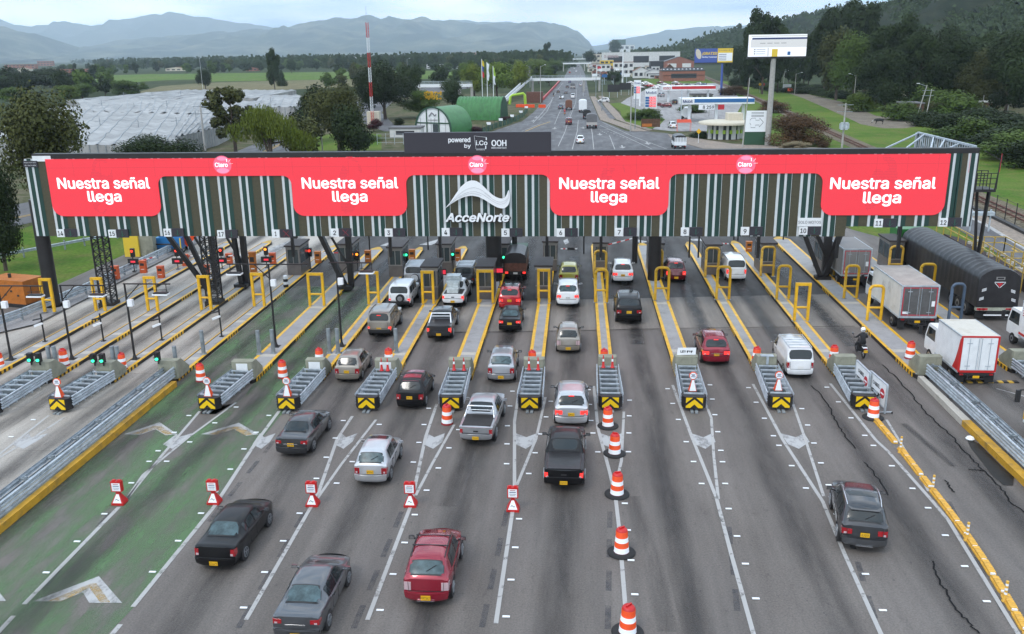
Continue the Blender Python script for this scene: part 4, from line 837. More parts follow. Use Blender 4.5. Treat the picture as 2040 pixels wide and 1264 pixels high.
cn = MB(M['red_plastic']); cn.lathe([(.1, 0), (.1, .02), (.07, .04), (.045, .3)], n=12); cn.m('sheet').lathe([(.046, .3), (.036, .42)], n=12); cn.m('red_plastic').lathe([(.036, .42), (.02, .6), (.001, .62)], n=12); cme = cn.make('road_cone')
for nm, xs, lb in (('H', (-.12, .22), 'leaning on the white-doored block by lane 4'), ('I', (-.25, .3), 'by the lane 5 block'), ('J', (-.25, .25), 'by the lane 6 block'), ('K', (-.25, .25), 'by the lane 7 block')):
  p = ATTPOS[nm]
  for k, xx in enumerate(xs):
    o = bpy.data.objects.new('road_cone', cme); COL.objects.link(o); o.location = (p[2]+xx, p[3]-.35, .82); o.scale = (1.2, 1.2, 1.2); tag(o, f"{'left' if k == 0 else 'right'} small red cone of two standing {lb}", 'road cone', 'small red cones at the blocks')
def guard(P, label, h0=.0, posts=True, both=True, kerb=None, dbl=True):
  r = empty('guardrail', P[0], 0, label, 'guardrail'); o0 = Vector(P[0]); Q = [Vector(p)-o0 for p in P]
  b = MB(M['galv'])
  for s_ in ((-.28, .28) if both else (0,)):
    for i in range(len(Q)-1):
      d = (Q[i+1]-Q[i]).normalized(); n_ = Vector((-d.y, d.x, 0)); off = n_*s_; sg = (1 if s_ > 0 else -1) if both else -1
      for z in ((.45, .78) if dbl else (.6,)):
        pr = [(-.15, 0), (-.11, .06), (-.05, .06), (-.02, .0), (.02, 0), (.05, .06), (.11, .06), (.15, 0)]
        for k in range(7):
          za, xa = pr[k]; zb, xb = pr[k+1]
          b.face([Q[i]+off+n_*sg*xa+Vector((0, 0, z+za+h0)), Q[i+1]+off+n_*sg*xa+Vector((0, 0, z+za+h0)), Q[i+1]+off+n_*sg*xb+Vector((0, 0, z+zb+h0)), Q[i]+off+n_*sg*xb+Vector((0, 0, z+zb+h0))])
  b.build('rail', r)
  for i in range(len(Q)-1):
    L_ = (Q[i+1]-Q[i]).length; n = max(1, int(L_/1.9))
    for k in range(n+(i == len(Q)-2)):
      b = MB(M['galv_dark'])
      q = Q[i].lerp(Q[i+1], k/n); d = (Q[i+1]-Q[i]).normalized(); n_ = Vector((-d.y, d.x, 0))
      b.beam(q, q+Vector((0, 0, .92+h0)), .11)
      if both: b.beam(q-n_*.28+Vector((0, 0, .8+h0)), q+n_*.28+Vector((0, 0, .8+h0)), .09); b.beam(q-n_*.28+Vector((0, 0, .45+h0)), q+n_*.28+Vector((0, 0, .45+h0)), .09)
      b.build('post', r)
  return r
gE = [(-22.75, 46.6, 0)]+[tuple(G(x, y)) for x, y in ((262, 822), (160, 905), (60, 985), (-40, 1065), (-160, 1160))]
gE = [(-22.75, 46.4, 0), (-22.75, 38, 0), (-22.75, 30, 0), (-22.75, 22, 0), (-22.75, 14, 0)]
guard(gE, 'long double-sided guardrail on a yellow kerb dividing pale lanes from the green lane')
b = MB(M['yellow_dull']); b.cur = mat('ochre_kerb_paint', (0.5, 0.27, 0.02), 0.6, var=0.15, vscale=2, grime=(0.2, 0.13, 0.05), gscale=1.4); b.prism([(-22.32, 12), (-22.05, 12), (-22.05, 44.8), (-22.32, 44.8)], 0, .34); b.m('concrete').prism([(-23.2, 12), (-22.323, 12), (-22.323, 45.0), (-23.2, 45.0)], 0, .1)
b.build('kerb', label='thick ochre yellow kerb along the foot of the long guardrail', cat='kerb')
gO = [(19.5, 47.3, 0), (19.5, 42, 0), (19.4, 36, 0), (19.3, 28, 0)]
guard(gO, 'double-sided guardrail running from the broad island to the right edge')
b = MB(M['lightconc']); b.prism([(18.6, 41.0), (19.0, 41.0), (19.0, 47.1), (18.7, 47.1)], 0, .3); b.cur = MATS['ochre_kerb_paint']; b.prism([(18.55, 28), (18.95, 28), (19.0, 40.98), (18.6, 40.98)], 0, .3)
b.build('kerb', label='pale concrete kerb turning yellow along the right-hand guardrail', cat='kerb')
guard([(-40.2, 50, 0), (-38.6, 57, 0), (-37.8, 64, 0), (-37.7, 74, 0), (-37.6, 86, 0)], 'single guardrail along the grass left of lane 14', both=False)
guard([(-60, 60, 0), (-54, 72, 0), (-47, 84, 0), (-44, 98, 0)], 'distant guardrail between the grass and the left side road', both=False, dbl=False)
SEP = gl([(1744, 838), (1770, 868), (1793, 895), (1820, 930), (1857, 978), (1890, 1020), (1925, 1068), (1960, 1120), (2002, 1188), (2045, 1262), (2075, 1310)])
segs = []; acc = 0
for i in range(len(SEP)-1):
  L_ = (SEP[i+1]-SEP[i]).length; n = max(1, round(L_/1.0))
  for k in range(n): segs.append((SEP[i].lerp(SEP[i+1], k/n), SEP[i].lerp(SEP[i+1], (k+1)/n)))
m_sep = mat('separator_yellow', (0.68, 0.38, 0.05), 0.5, var=0.15, vscale=4, grime=(0.3, 0.18, 0.05), gscale=3)
ub = MB(m_sep); ub.prism([(-.14, 0), (.14, 0), (.15, .12), (.15, .8), (.1, .93), (-.1, .93), (-.15, .8), (-.15, .12)], 0, .06); ub.prism([(-.1, .04), (.1, .04), (.11, .85), (-.11, .85)], .06, .14)
ub.m('sheet').box(-.08, .08, .86, .92, .06, .12)
for k in range(6): ub.m(m_sep); ub.box(-.11, .11, .1+k*.12, .13+k*.12, .14, .152)
ume = ub.make('lane_separator')
for k, (a_, c_) in enumerate(segs):
  o = bpy.data.objects.new('lane_separator', ume); COL.objects.link(o); d = c_-a_; o.location = a_; o.rotation_euler = (0, 0, math.atan2(-d.x, d.y)); tag(o, 'yellow rubber lane separator unit in the long curving chain', 'lane separator', 'yellow separator units on the right')
for x, yb, yt, lb in ((1793, 902, 870, 'topmost'), (1857, 982, 947, 'second from the top'), (1925, 1077, 1041, 'third from the top'), (2001, 1198, 1158, 'lowest')):
  g = G(x, yb); H_ = W(x, yt, g.y).z; b = MB(m_sep); z = 0
  b.lathe([(.1, 0), (.1, .03), (.055, .06), (.05, H_*.35)], n=14); z = H_*.35
  for k in range(6): b.m('sheet' if k % 2 == 0 else m_sep); h_ = H_*.65/6; b.lathe([(.05, z), (.048, z+h_)], n=14); z += h_
  o = b.build('flexible_post'); o.location = (g.x, g.y, .0); tag(o, f'yellow and white flexible post on the separator chain, {lb} of four', 'flexible post', 'flexible posts on the separator')
def carril(p0, p1, top0, label, k):
  a_ = G(*p0); c_ = G(*p1); d = (c_-a_); d.z = 0; L_ = d.length; th = math.atan2(d.y, d.x)
  r = empty('closed_lane_sign', a_, th, label, 'lane sign', 'white closed lane signs'); H_ = 1.55
  b = MB(M['white']); b.box(0, L_, -.03, .03, .35, H_); b.m('galv')
  for z in (.33, H_): b.beam((0, 0, z), (L_, 0, z), .09, .06)
  for x in (0, L_): b.beam((x, 0, .05), (x, 0, H_), .08)
  b.build('board', r)
  b = MB(M['galv']); b.beam((L_-.1, -.4, .08), (L_-.1, .4, .08), .06); b.beam((.1, -.4, .08), (.1, .4, .08), .06); b.m('plastic').cyl((L_-.1, -.4, .05), (L_-.06, -.4, .05), .05).cyl((L_-.1, .4, .05), (L_-.06, .4, .05), .05); b.build('foot', r)
  b = MB(M['ink']); T = Matrix.Translation((L_*.42, -.035, 1.15)) @ FACE; b.text('CARRIL', .34, T, .003, .006); T = Matrix.Translation((L_*.45, -.035, .72)) @ FACE; b.text('CERRADO', .36, T, .003, .012); b.build('lettering', r)
  b = MB(M['ink_red']); b.cyl((L_-.42, -.034, .95), (L_-.42, -.045, .95), .26, n=24); b.m('sheet').box(L_-.6, L_-.24, -.05, -.045, .91, .99); b.build('no_entry_disc', r)
carril((1702, 772), (1728, 800), 718, 'white CARRIL CERRADO board beside the lane 10 cushion, farther one', 0)
carril((1729, 795), (1762, 826), 742, 'white CARRIL CERRADO board with red disc, nearer one', 1)
isl = [i for i in ISL if i[0] == 'L'][0]; r = empty('paper_sign', ((isl[1]+isl[2])/2, 47.35, 1.26), R(-4), 'small white LEY sign propped on top of the lane 8 block', 'paper sign')
b = MB(M['sheet']); b.vprism([(-.52, 0), (.5, .06), (.52, .46), (-.48, .42)], 0, .03); b.build('board', r)
b = MB(M['ink']); b.text('LEY 787', .24, Matrix.Translation((0, -.004, .22)) @ FACE, .002, .008); b.build('lettering', r)
YG = 59.2
def wz(x, y): return W(x, y, YG)
gz_top = wz(1000, 302).z; gx0 = wz(49, 325).x; gx1 = wz(1950, 300).x; gxs = wz(1683, 469).x
zb_main = (wz(75, 473).z+wz(1683, 469).z)/2; zb_r = wz(1915, 454.5).z+.1
gan = empty('toll_gantry', ((gx0+gx1)/2, YG, 0), 0, 'long toll plaza gantry with striped cladding and red lit screens spanning all lanes', 'toll gantry')
GI = Matrix.Translation((-(gx0+gx1)/2, -YG, 0))
def gb(mb, name, parent=gan, **kw): return mb.move(GI).build(name, parent, **kw)
b = MB(M['stripe_o'])
b.box(gx0, gxs, YG, YG+.5, zb_main, gz_top-.3); b.box(gxs, gx1, YG+.002, YG+.5, zb_r, gz_top-.302)
per = 1.5; x = gx0
def stripe(xa, xb, m_):
  xa = max(xa, gx0); xb = min(xb, gx1)
  if xb-xa < .02: return
  b.m(m_)
  zb = zb_main if xb <= gxs else zb_r
  if xa < gxs < xb: return
  b.face([(xa, YG-.012, zb+.002), (xb, YG-.012, zb+.002), (xb, YG-.012, gz_top-.31), (xa, YG-.012, gz_top-.31)])
random.seed(3)
k = 0
while x < gx1-1.45:
  stripe(x, x+.17, 'stripe_w'); stripe(x+.17, x+.47, 'stripe_g'); stripe(x+.47, x+.63, 'stripe_w'); stripe(x+.63, x+.93, 'stripe_g')
  if gx0+18 < x < gx1-8: stripe(x+.93, x+.955, 'stripe_w')
  x += per*1.0; k += 1
stripe(gx1-.16, gx1, 'stripe_w'); stripe(gx1-.42, gx1-.16, 'stripe_g'); stripe(gx1-.6, gx1-.42, 'stripe_w'); stripe(gx1-1.1, gx1-.96, 'stripe_g')
gb(b, 'cladding')
b = MB(M['black']); b.box(gx0+.6, gx1+.04, YG-.03, YG+.6, gz_top-.3, gz_top+.02); b.box(gx1, gx1+.08, YG-.03, YG+.5, zb_r, gz_top-.3); gb(b, 'top_frame')
b = MB(M['white']); b.box(gx0+.62, gx0+1.95, YG-.045, YG-.02, wz(70, 322).z, wz(70, 311).z); gb(b, 'white_corner_strip')
pb = W(1829, 265, 1);
rb = G(1829, 266, gz_top); ra = Vector((gx1, YG+.5, gz_top))
b = MB(M['stripe_w']); d = (rb-ra); L_ = d.length; n_ = 26
for i in range(n_):
  p = ra.lerp(rb, i/n_); q = ra.lerp(rb, (i+.55)/n_); q2 = ra.lerp(rb, (i+1)/n_)
  b.m('stripe_w' if i % 2 == 0 else 'galv'); b.face([(p.x, p.y, gz_top-2.6), (q.x, q.y, gz_top-2.6), (q.x, q.y, gz_top), (p.x, p.y, gz_top)])
  b.m('stripe_g' if i % 3 else 'stripe_o'); b.face([(q.x, q.y, gz_top-2.6), (q2.x, q2.y, gz_top-2.6), (q2.x, q2.y, gz_top), (q.x, q.y, gz_top)])
b.m('galv'); b.beam(ra+Vector((0, 0, .05)), rb+Vector((0, 0, .05)), .14)
b.beam(rb+Vector((-.1, 0, .05)), rb+Vector((-.1, 0, -2.6)), .14)
for t_, xx in ((.0, 8.5), (.12, 6), (.3, 3), (.5, 2), (.75, 1)):
  p = rb.lerp(ra, t_); b.beam(p, (p.x-xx*.55-1.2, YG+.6, gz_top-.1), .09)
for k in range(3): b.beam(rb.lerp(ra, .05+k*.25)-Vector((0, 0, .1)), rb.lerp(ra, .3+k*.25)-Vector((0, 0, 2.0)), .08)
gb(b, 'side_panel')
b = MB(M['galv'])
for yy in (YG+.7, YG+1.6): b.beam((gx0+1, yy, gz_top-.25), (gx1-.3, yy, gz_top-.25), .16)
for k in range(60): xx = gx0+1+k*(gx1-gx0-1.5)/59; b.beam((xx, YG+.6, gz_top-.25), (xx, YG+1.6, gz_top-.25), .08)
gb(b, 'top_truss')
b = MB(M['black'])
for yy in (YG+.7, YG+3.2):
  for z in (zb_main+.25, zb_main+1.4, gz_top-.6): b.beam((gx0+.8, yy, z), (gxs if z < zb_r+.3 else gx1-.4, yy, z), .2)
for k in range(44):
  xx = gx0+1+k*(gx1-gx0-2.5)/43
  if xx > gxs-1: continue
  b.beam((xx, YG+.7, zb_main+.25), (xx, YG+3.2, zb_main+.25), .12); b.beam((xx, YG+.7, zb_main+.15), (xx+.8, YG+.7, zb_main+1.1), .1)
gb(b, 'rear_frame')
def col(px0, yb, r, label=None):
  pass
b = MB(M['black'])
def flush(nm):
  global b
  gb(b, nm); b = MB(M['black'])
cL = G(110, 612); b.cyl((cL.x-.1, cL.y, 0), (cL.x-.1, cL.y, 8), .5, n=18); b.cyl((cL.x-.1, cL.y, 0), (cL.x-.1, cL.y, .12), .8, n=18); flush('round_column')
c0 = GY(985, 68.5); b.cyl((c0.x, c0.y, 0), (c0.x, c0.y, 8), .62, n=16); flush('round_column'); b.cyl((c0.x+1.3, c0.y+5, 0), (c0.x+1.3, c0.y+5, 8), .22, n=12); flush('round_column')
cR = G(1303, 564); b.cyl((cR.x, cR.y+.3, 0), (cR.x, cR.y+.3, 8), .5, n=16); flush('round_column'); b.cyl((cR.x-1.1, cR.y+7, 0), (cR.x-1.1, cR.y+7, 8), .24, n=12); flush('round_column')
for xb_, yb_, xt in ((420, 572, 372), (412, 575, 336), (482, 571, 465), (690, 575, 640), (1640, 556, 1672), (1636, 556, 1605)):
  g = G(xb_, yb_, .2); t = W(xt, 474, g.y); wd = .46 if xb_ in (690, 1640) else .26
  b.beam(g, (g.x+(t.x-g.x)*1.25, g.y+.1, t.z*1.25), wd, .34)
  if xb_ != 412:
    b.cbox((g.x, g.y, .3), (1.0, .8, .3)); b.beam((g.x+.3, g.y+.4, .2), (g.x+.3, g.y+.4, 7), .4); b.beam((g.x+.2, g.y+.2, 2.0), (g.x-.9, g.y+.1, 4.2), .16)
  flush('leaning_column')
for px_, py_ in ((219, 612), (429, 609)):
  g = G(px_, py_, 0); hw = .42; C4 = [(-hw, -hw), (hw, -hw), (hw, hw), (-hw, hw)]
  for z0 in range(0, 13):
    z = .3+z0*.5
    for i in range(4):
      a_, c_ = C4[i], C4[(i+1) % 4]; s_ = (a_, c_) if z0 % 2 else (c_, a_)
      b.beam((g.x+a_[0], g.y+a_[1], z), (g.x+c_[0], g.y+c_[1], z), .05); b.beam((g.x+s_[0][0], g.y+s_[0][1], z), (g.x+s_[1][0], g.y+s_[1][1], z+.5), .05)
  for c_ in C4: b.beam((g.x+c_[0], g.y+c_[1], 0), (g.x+c_[0], g.y+c_[1], 6.9), .1)
  b.cbox((g.x, g.y, .22), (1.1, 1.1, .44)); flush('lattice_column')
for px_ in (590, 782, 880, 1090, 1196, 1505, 1660, 1780, 1388, 1370):
  g = GY(px_, 67); b.beam((g.x, g.y, 2.4), (g.x, g.y, 6), .22 if px_ not in (1388, 1370) else .12); flush('hanger')
Ys = YG-.05
def Pz(x, y): q = W(x, y, Ys); return (q.x, q.z)
def arc(cx, cz, r, a0, a1, n=7): return [(cx+r*math.cos(R(a0+(a1-a0)*k/(n-1))), cz+r*math.sin(R(a0+(a1-a0)*k/(n-1)))) for k in range(n)]
zt = gz_top-.33; zn = (Pz(450, 350)[1]+Pz(950, 349.5)[1])/2; zt1 = Pz(210, 431)[1]; r = .75
tabs = [(Pz(100, 380)[0], Pz(319, 400)[0]), (Pz(583, 390)[0], Pz(810, 390)[0]), (Pz(1096, 390)[0], Pz(1332, 390)[0]), (Pz(1637, 390)[0], Pz(1885, 380)[0])]
poly = [(tabs[0][0], zt)]
for i, (a_, c_) in enumerate(tabs):
  if i > 0: poly += arc(a_-r, zn-r, r, 90, 0)
  poly += arc(a_+r, zt1+r, r, 180, 270) + arc(c_-r, zt1+r, r, 270, 360)
  if i < 3: poly += arc(c_+r, zn-r, r, 180, 90)
poly.append((tabs[-1][1], zt))
b = MB(M['led_red'])
b.box(tabs[0][0], tabs[-1][1], Ys-.04, YG-.014, zn, zt)
for i, (a_, c_) in enumerate(tabs):
  pg = [(a_, zn)] + arc(a_+r, zt1+r, r, 180, 270) + arc(c_-r, zt1+r, r, 270, 360) + [(c_, zn)]
  b.vprism(pg, Ys-.04, YG-.014)
  if i > 0: q = arc(a_-r*.8, zn-r*.8, r*.8, 90, 0); b.vprism([(a_, zn)]+q, Ys-.04, YG-.014)
  if i < 3: q = arc(c_+r*.8, zn-r*.8, r*.8, 180, 90); b.vprism([(c_, zn)]+q, Ys-.04, YG-.014)
scr = gb(b, 'led_screen')
YT = Ys-.042
for bx in ((114, 353.5, 298, 377), (601, 353, 793, 376.5), (1114, 353, 1314, 377.5), (1654, 353, 1865, 377.5)): b = MB(M['led_white']); text_fit(b, 'Nuestra señal', *px_box(*bx, YT), YT, .02, .008); gb(b, 'screen_lettering', scr)
for bx in ((175, 380.5, 242, 408.5), (662, 380.5, 732, 408.5), (1177, 381, 1249, 410), (1719, 382, 1795, 412)): b = MB(M['led_white']); text_fit(b, 'llega', *px_box(*bx, YT), YT, .02, .008); gb(b, 'screen_lettering', scr)
b = MB(M['led_dots']); random.seed(9)
for cx in (200, 695, 1215, 1755):
  c = W(cx, 370, YT)
  for i in range(-12, 13):
    for j in range(-20, 21):
      u, v = i*.085, j*.1
      e = ((u-.25*math.sin(v*1.3))/.85)**2+(v/1.95)**2
      if e < 1 and noise.noise(Vector((u*1.1+cx, v*1.1, 0))) > -.02: b.face([(c.x+u-.028, YT+.001, c.z+v-.028), (c.x+u+.028, YT+.001, c.z+v-.028), (c.x+u+.028, YT+.001, c.z+v+.028), (c.x+u-.028, YT+.001, c.z+v+.028)])
gb(b, 'screen_dots', scr)
b = MB(M['led_dots']); b.cur = mat('led_screen_seam', (.06, .01, .012), .6, emit=srgb(226, 48, 66), estr=.9)
for k in range(1, 34): x_ = tabs[0][0]+k*1.92; b.box(x_-.008, x_+.008, YT+.001, YT+.0025, zn, zt)
b.box(tabs[0][0], tabs[-1][1], YT+.001, YT+.002, zn+(zt-zn)*.5-.008, zn+(zt-zn)*.5+.008); gb(b, 'module_seams', scr)
for cx, cy in ((443, 329), (951, 328.5), (1486, 328)):
  c = W(cx, cy, YT); b = MB(M['led_pink']); b.cyl((c.x, YT, c.z), (c.x, YT-.01, c.z), .62, n=32); b.m('led_pink2')
  b.vprism([(c.x+.33*math.cos(t), c.z+.42+.13*math.sin(t)) for t in [2*PI*k/20 for k in range(20)]], YT-.014, YT-.0105); b.vprism([(c.x+.42*math.cos(t), c.z-.38+.17*math.sin(t)) for t in [2*PI*k/20 for k in range(20)]], YT-.014, YT-.0105)
  b.m('led_white'); text_fit(b, 'Claro', c.x-.52, c.x+.38, c.z-.15, c.z+.16, YT-.015, .02, .006)
  for a0, l0 in ((90, .2), (50, .26), (5, .26)):
    s_ = Vector((c.x+.33+.16*math.cos(R(a0)), YT-.016, c.z+.05+.16*math.sin(R(a0)))); b.beam(s_, s_+Vector((l0*math.cos(R(a0)), 0, l0*math.sin(R(a0)))), .055, .01)
  gb(b, 'round_logo', scr)
for n_, x_, y_ in (('14', 121, 465), ('15', 224, 466), ('16', 334, 464), ('17', 441, 467), ('1', 549.5, 466), ('2', 667, 464), ('3', 774.5, 464), ('4', 888, 463), ('5', 1007, 464), ('6', 1117, 464), ('7', 1233.5, 463), ('8', 1364.5, 462), ('9', 1484, 461), ('10', 1600, 460), ('11', 1750, 445), ('12', 1879, 443.5)):
  c = W(x_, y_, YG-.1); b = MB(M['white']); b.box(c.x-.27, c.x+.27, YG-.14, YG-.013, c.z-.27, c.z+.27); o = gb(b, 'lane_number')
  b = MB(M['ink_blue']); b.cur = M['ink']; wd = .1 if len(n_) == 1 else .19
  if n_ == '1': wd = .06
  text_fit(b, n_, c.x-wd, c.x+wd, c.z-.16, c.z+.16, YG-.141, .015, .004); gb(b, 'numeral', o)
  b = MB(M['black_panel']); ax = c.x+.3; b.box(ax, ax+.85, YG-.12, YG-.013, c.z-.28, c.z+.3)
  if n_ in '1 2'.split(): b.cur = mat('dim_red_led', (.2, .01, .02), .5, emit=(.35, .01, .03), estr=.6); b.beam((ax+.25, YG-.125, c.z-.2), (ax+.65, YG-.125, c.z+.22), .06, .008); b.beam((ax+.25, YG-.128, c.z+.22), (ax+.65, YG-.128, c.z-.2), .06, .008)
  else: b.cur = mat('dim_green_led', (.01, .05, .035), .5, emit=(.005, .06, .04), estr=.8); b.beam((ax+.42, YG-.125, c.z-.18), (ax+.42, YG-.125, c.z+.2), .05, .008); b.beam((ax+.42, YG-.125, c.z-.2), (ax+.22, YG-.125, c.z), .05, .008); b.beam((ax+.42, YG-.125, c.z-.2), (ax+.62, YG-.125, c.z), .05, .008)
  gb(b, 'arrow_display')
c0, c1, c2, c3 = px_box(1589, 435, 1636, 451, YG-.1); b = MB(M['white']); b.box(c0, c1, YG-.15, YG-.013, c2, c3); o = gb(b, 'motorcycle_board'); b = MB(M['ink_grey']); text_fit(b, 'SOLO MOTOS', c0+.03, c1-.03, c2+.17, c3-.17, YG-.151, .01, .004); gb(b, 'board_lettering', o)
c0, c1, c2, c3 = px_box(46, 321, 74, 333.5, YG-.1); b = MB(M['black_panel']); b.box(c0, c1, YG-.1, YG-.013, c2, c3); b.m('white'); text_fit(b, 'Registro 025-2022', c0+.08, c1-.08, c2+.27, c3-.08, YG-.101, .0, .004); text_fit(b, 'CEL. 314 276 9500', c0+.1, c1-.1, c2+.08, c3-.27, YG-.101, 0, .004); gb(b, 'register_plate')
c0, c1, c2, c3 = px_box(805, 264, 1098, 305, YG-.02); b = MB(M['black_panel']); b.box(c0, c1, YG-.06, YG+.4, c2, c3); o = gb(b, 'top_board')
b = MB(M['sheet']); Yb = YG-.061
text_fit(b, 'powered', *px_box(893, 274, 937, 286.5, Yb), Yb, .02, .004); text_fit(b, 'by', *px_box(925, 287, 938, 297, Yb), Yb, .02, .004)
a0, a1, a2, a3 = px_box(945, 271, 969, 297, Yb)
b.beam((a0, Yb-.01, a3), (a1, Yb-.01, a3-.1), .07, .01); b.beam((a0, Yb-.01, a3), (a0+.1, Yb-.012, a2), .07, .01); b.beam((a0+.1, Yb-.01, a2), (a1-.05, Yb-.01, a2), .07, .01); b.beam((a1, Yb-.012, a3-.1), (a1, Yb-.012, a3-.28), .07, .01); b.beam((a1-.05, Yb-.012, a2), (a1-.05, Yb-.012, a2+.2), .07, .01)
text_fit(b, 'i.Co', *px_box(948, 280, 971, 290, Yb), Yb, .02, .004); text_fit(b, 'medios', *px_box(949, 297.5, 966, 299.8, Yb), Yb, .0, .004)
text_fit(b, 'OOH', *px_box(979, 279, 1009, 292, Yb), Yb, .02, .004); text_fit(b, 'REDES DIGITALES', *px_box(979, 293.5, 1009, 296.5, Yb), Yb, .01, .004)
gb(b, 'top_lettering', o)
def LZ(x, y): q = W(860+x/8.16, 330+y/8.16, YG-.3); return (q.x, q.z)
up = [(218, 700), (300, 600), (380, 480), (470, 350), (560, 272), (640, 244), (720, 252), (800, 300), (900, 400), (980, 475), (1060, 525), (1140, 545), (1190, 525), (1220, 475), (1240, 410), (1252, 400)]
lo = [(1272, 480), (1270, 560), (1250, 640), (1200, 690), (1140, 702), (1060, 682), (960, 625), (860, 560), (760, 510), (650, 490), (540, 508), (440, 550), (340, 610), (260, 665)]
b = MB(M['sheet']); U = [LZ(*p) for p in up]; Lw = [LZ(*p) for p in lo[::-1]]
def resamp(P, n):
  d = [0]
  for i in range(1, len(P)): d.append(d[-1]+math.dist(P[i], P[i-1]))
  out = []
  for k in range(n):
    t = d[-1]*k/(n-1); j = 0
    while j < len(d)-2 and d[j+1] < t: j += 1
    f = (t-d[j])/max(1e-9, d[j+1]-d[j]); out.append((P[j][0]+(P[j+1][0]-P[j][0])*f, P[j][1]+(P[j+1][1]-P[j][1])*f))
  return out
UL = [LZ(*p) for p in up]; LL = [LZ(218, 702)]+Lw+[LZ(1252, 402)]
A_ = resamp(UL, 40); B_ = resamp(LL, 40); YL = YG-.3
for i in range(39):
  q = [B_[i], B_[i+1], A_[i+1], A_[i]]
  b.face([(p[0], YL, p[1]) for p in q]); b.face([(p[0], YL+.08, p[1]) for p in q[::-1]])
  for P_, s_ in ((A_, 1), (B_, -1)): b.face([(P_[i][0], YL, P_[i][1]), (P_[i+1][0], YL, P_[i+1][1]), (P_[i+1][0], YL+.08, P_[i+1][1]), (P_[i][0], YL+.08, P_[i][1])])
b.m('ink_grey')
for f, r0, r1 in ((.42, 3, 26), (.68, 2, 38), (.82, 8, 19), (.5, 22, 35)):
  for i in range(r0, r1):
    p = Vector((A_[i][0]+(B_[i][0]-A_[i][0])*f, YL-.004, A_[i][1]+(B_[i][1]-A_[i][1])*f)); q = Vector((A_[i+1][0]+(B_[i+1][0]-A_[i+1][0])*f, YL-.004, A_[i+1][1]+(B_[i+1][1]-A_[i+1][1])*f)); b.beam(p, q, .035, .006)
gb(b, 'wave_emblem')
b = MB(M['kerb_black']); q_ = px_box(886.6, 424.6, 1016, 443.8, YL); text_fit(b, 'AcceNorte', q_[0]+.03, q_[1]+.05, q_[2]-.05, q_[3]-.03, YL+.14, .085, .1, shear=.25); gb(b, 'lettering_shade')  # black copy set down-right behind the name, painted shade for the letter sides
b = MB(M['sheet']); text_fit(b, 'AcceNorte', *px_box(887, 424.5, 1015, 443, YL), YL, .03, .05, shear=.25); gb(b, 'name_lettering')
r = empty('service_platform', (28.5, 66, 0), 0, 'black steel platform with railing and slanting legs at the right end of the gantry', 'service platform')
p0 = W(1945, 378, 66); p1 = W(1984, 380, 66); z = p0.z; b = MB(M['black']); o_ = Vector((28.5, 66, 0))
b.box(p0.x-28.5-1, p1.x-28.5, 0, 1.6, z-.2, z); b.build('deck', r)
b = MB(M['black'])
for k in range(6):
  x = p0.x-1+(p1.x-p0.x+1)*k/5-28.5
  for y in (0, 1.6): b.beam((x, y, z), (x, y, z+1.15), .05)
for h_ in (.4, .8, 1.15):
  for y in (0, 1.6): b.beam((p0.x-29.5, y, z+h_), (p1.x-28.5, y, z+h_), .05)
b.build('railing', r)
b = MB(M['black']); g = W(1958, 470, 66); b.beam((p1.x-28.6, .8, z), (W(1952, 510, 66).x-28.5, .5, 0), .2); b.beam((p0.x-28.1, .8, z), (W(1960, 480, 66).x-28.5, .5, 0), .2); b.build('leg', r)
b = MB(M['black']); b.beam((p1.x-28.6, .0, z), (p1.x-28.4, 0, W(1988, 308, 66).z), .07); t = W(1962, 301, 66); b.beam((p1.x-28.4, 0, W(1988, 320, 66).z), (t.x-28.5, 0, t.z), .06); b.build('lamp_arm', r)
r = empty('yellow_railing', (26, 62, 0), 0, 'yellow tubular railing of a ramp right of the long tarpaulin trailer', 'railing')
b = MB(M['yellow_dull']); b.cur = mat('old_yellow_rail', (.42, .28, .05), .55, var=.2)
RP = [(34.2, 86, 1.0), (33.9, 77, 1.0), (32.8, 66, 1.0), (32.0, 54, 1.0)]
for off in (0, ):
  for i in range(3):
    a_ = Vector(RP[i])-Vector((26, 62, 0)); c_ = Vector(RP[i+1])-Vector((26, 62, 0))
    for z in (.5, 1.0): b.beam(a_+Vector((0, 0, z)), c_+Vector((0, 0, z)), .07)
    n = int((c_-a_).length/1.6)
    for k in range(n): q = a_.lerp(c_, k/n); b.beam(q-Vector((0, 0, 1)), q+Vector((0, 0, 1.0)), .07)
for (xa, ya), (xb, yb) in (((33.8, 77), (36.4, 77)), ((36.4, 77), (36.0, 71)), ((36.0, 71), (33.3, 71))):
  for z in (1.5, 2.0): b.beam((xa-26, ya-62, z), (xb-26, yb-62, z), .07)
  for k in range(4): t = k/3; b.beam((xa+(xb-xa)*t-26, ya+(yb-ya)*t-62, 0), (xa+(xb-xa)*t-26, ya+(yb-ya)*t-62, 2.0), .07)
b.build('rails', r)
b = MB(M['wood']); b.cur = mat('dark_channel', (.035, .02, .02), .9); b.mesh([(6.4, -10, 0), (8.1, 22, 0), (9.6, 22, 0), (8.4, -10, 0), (6.4, -10, .9), (8.1, 22, .9), (9.6, 22, .5), (8.4, -10, .5)], [(0, 1, 5, 4), (4, 5, 6, 7), (3, 7, 6, 2), (0, 4, 7, 3)]); b.build('ramp_wall', r)
b = MB(M['lightconc']); random.seed(8)
for k in range(40): y = random.uniform(-4, 20); s_ = random.uniform(.12, .4); b.cbox((8.9+y*.035+random.uniform(-.6, .5), y, .72), (s_*1.6, s_, s_), random.uniform(0, 3))
b.build('rubble', r, label=None)
CS = 0.945
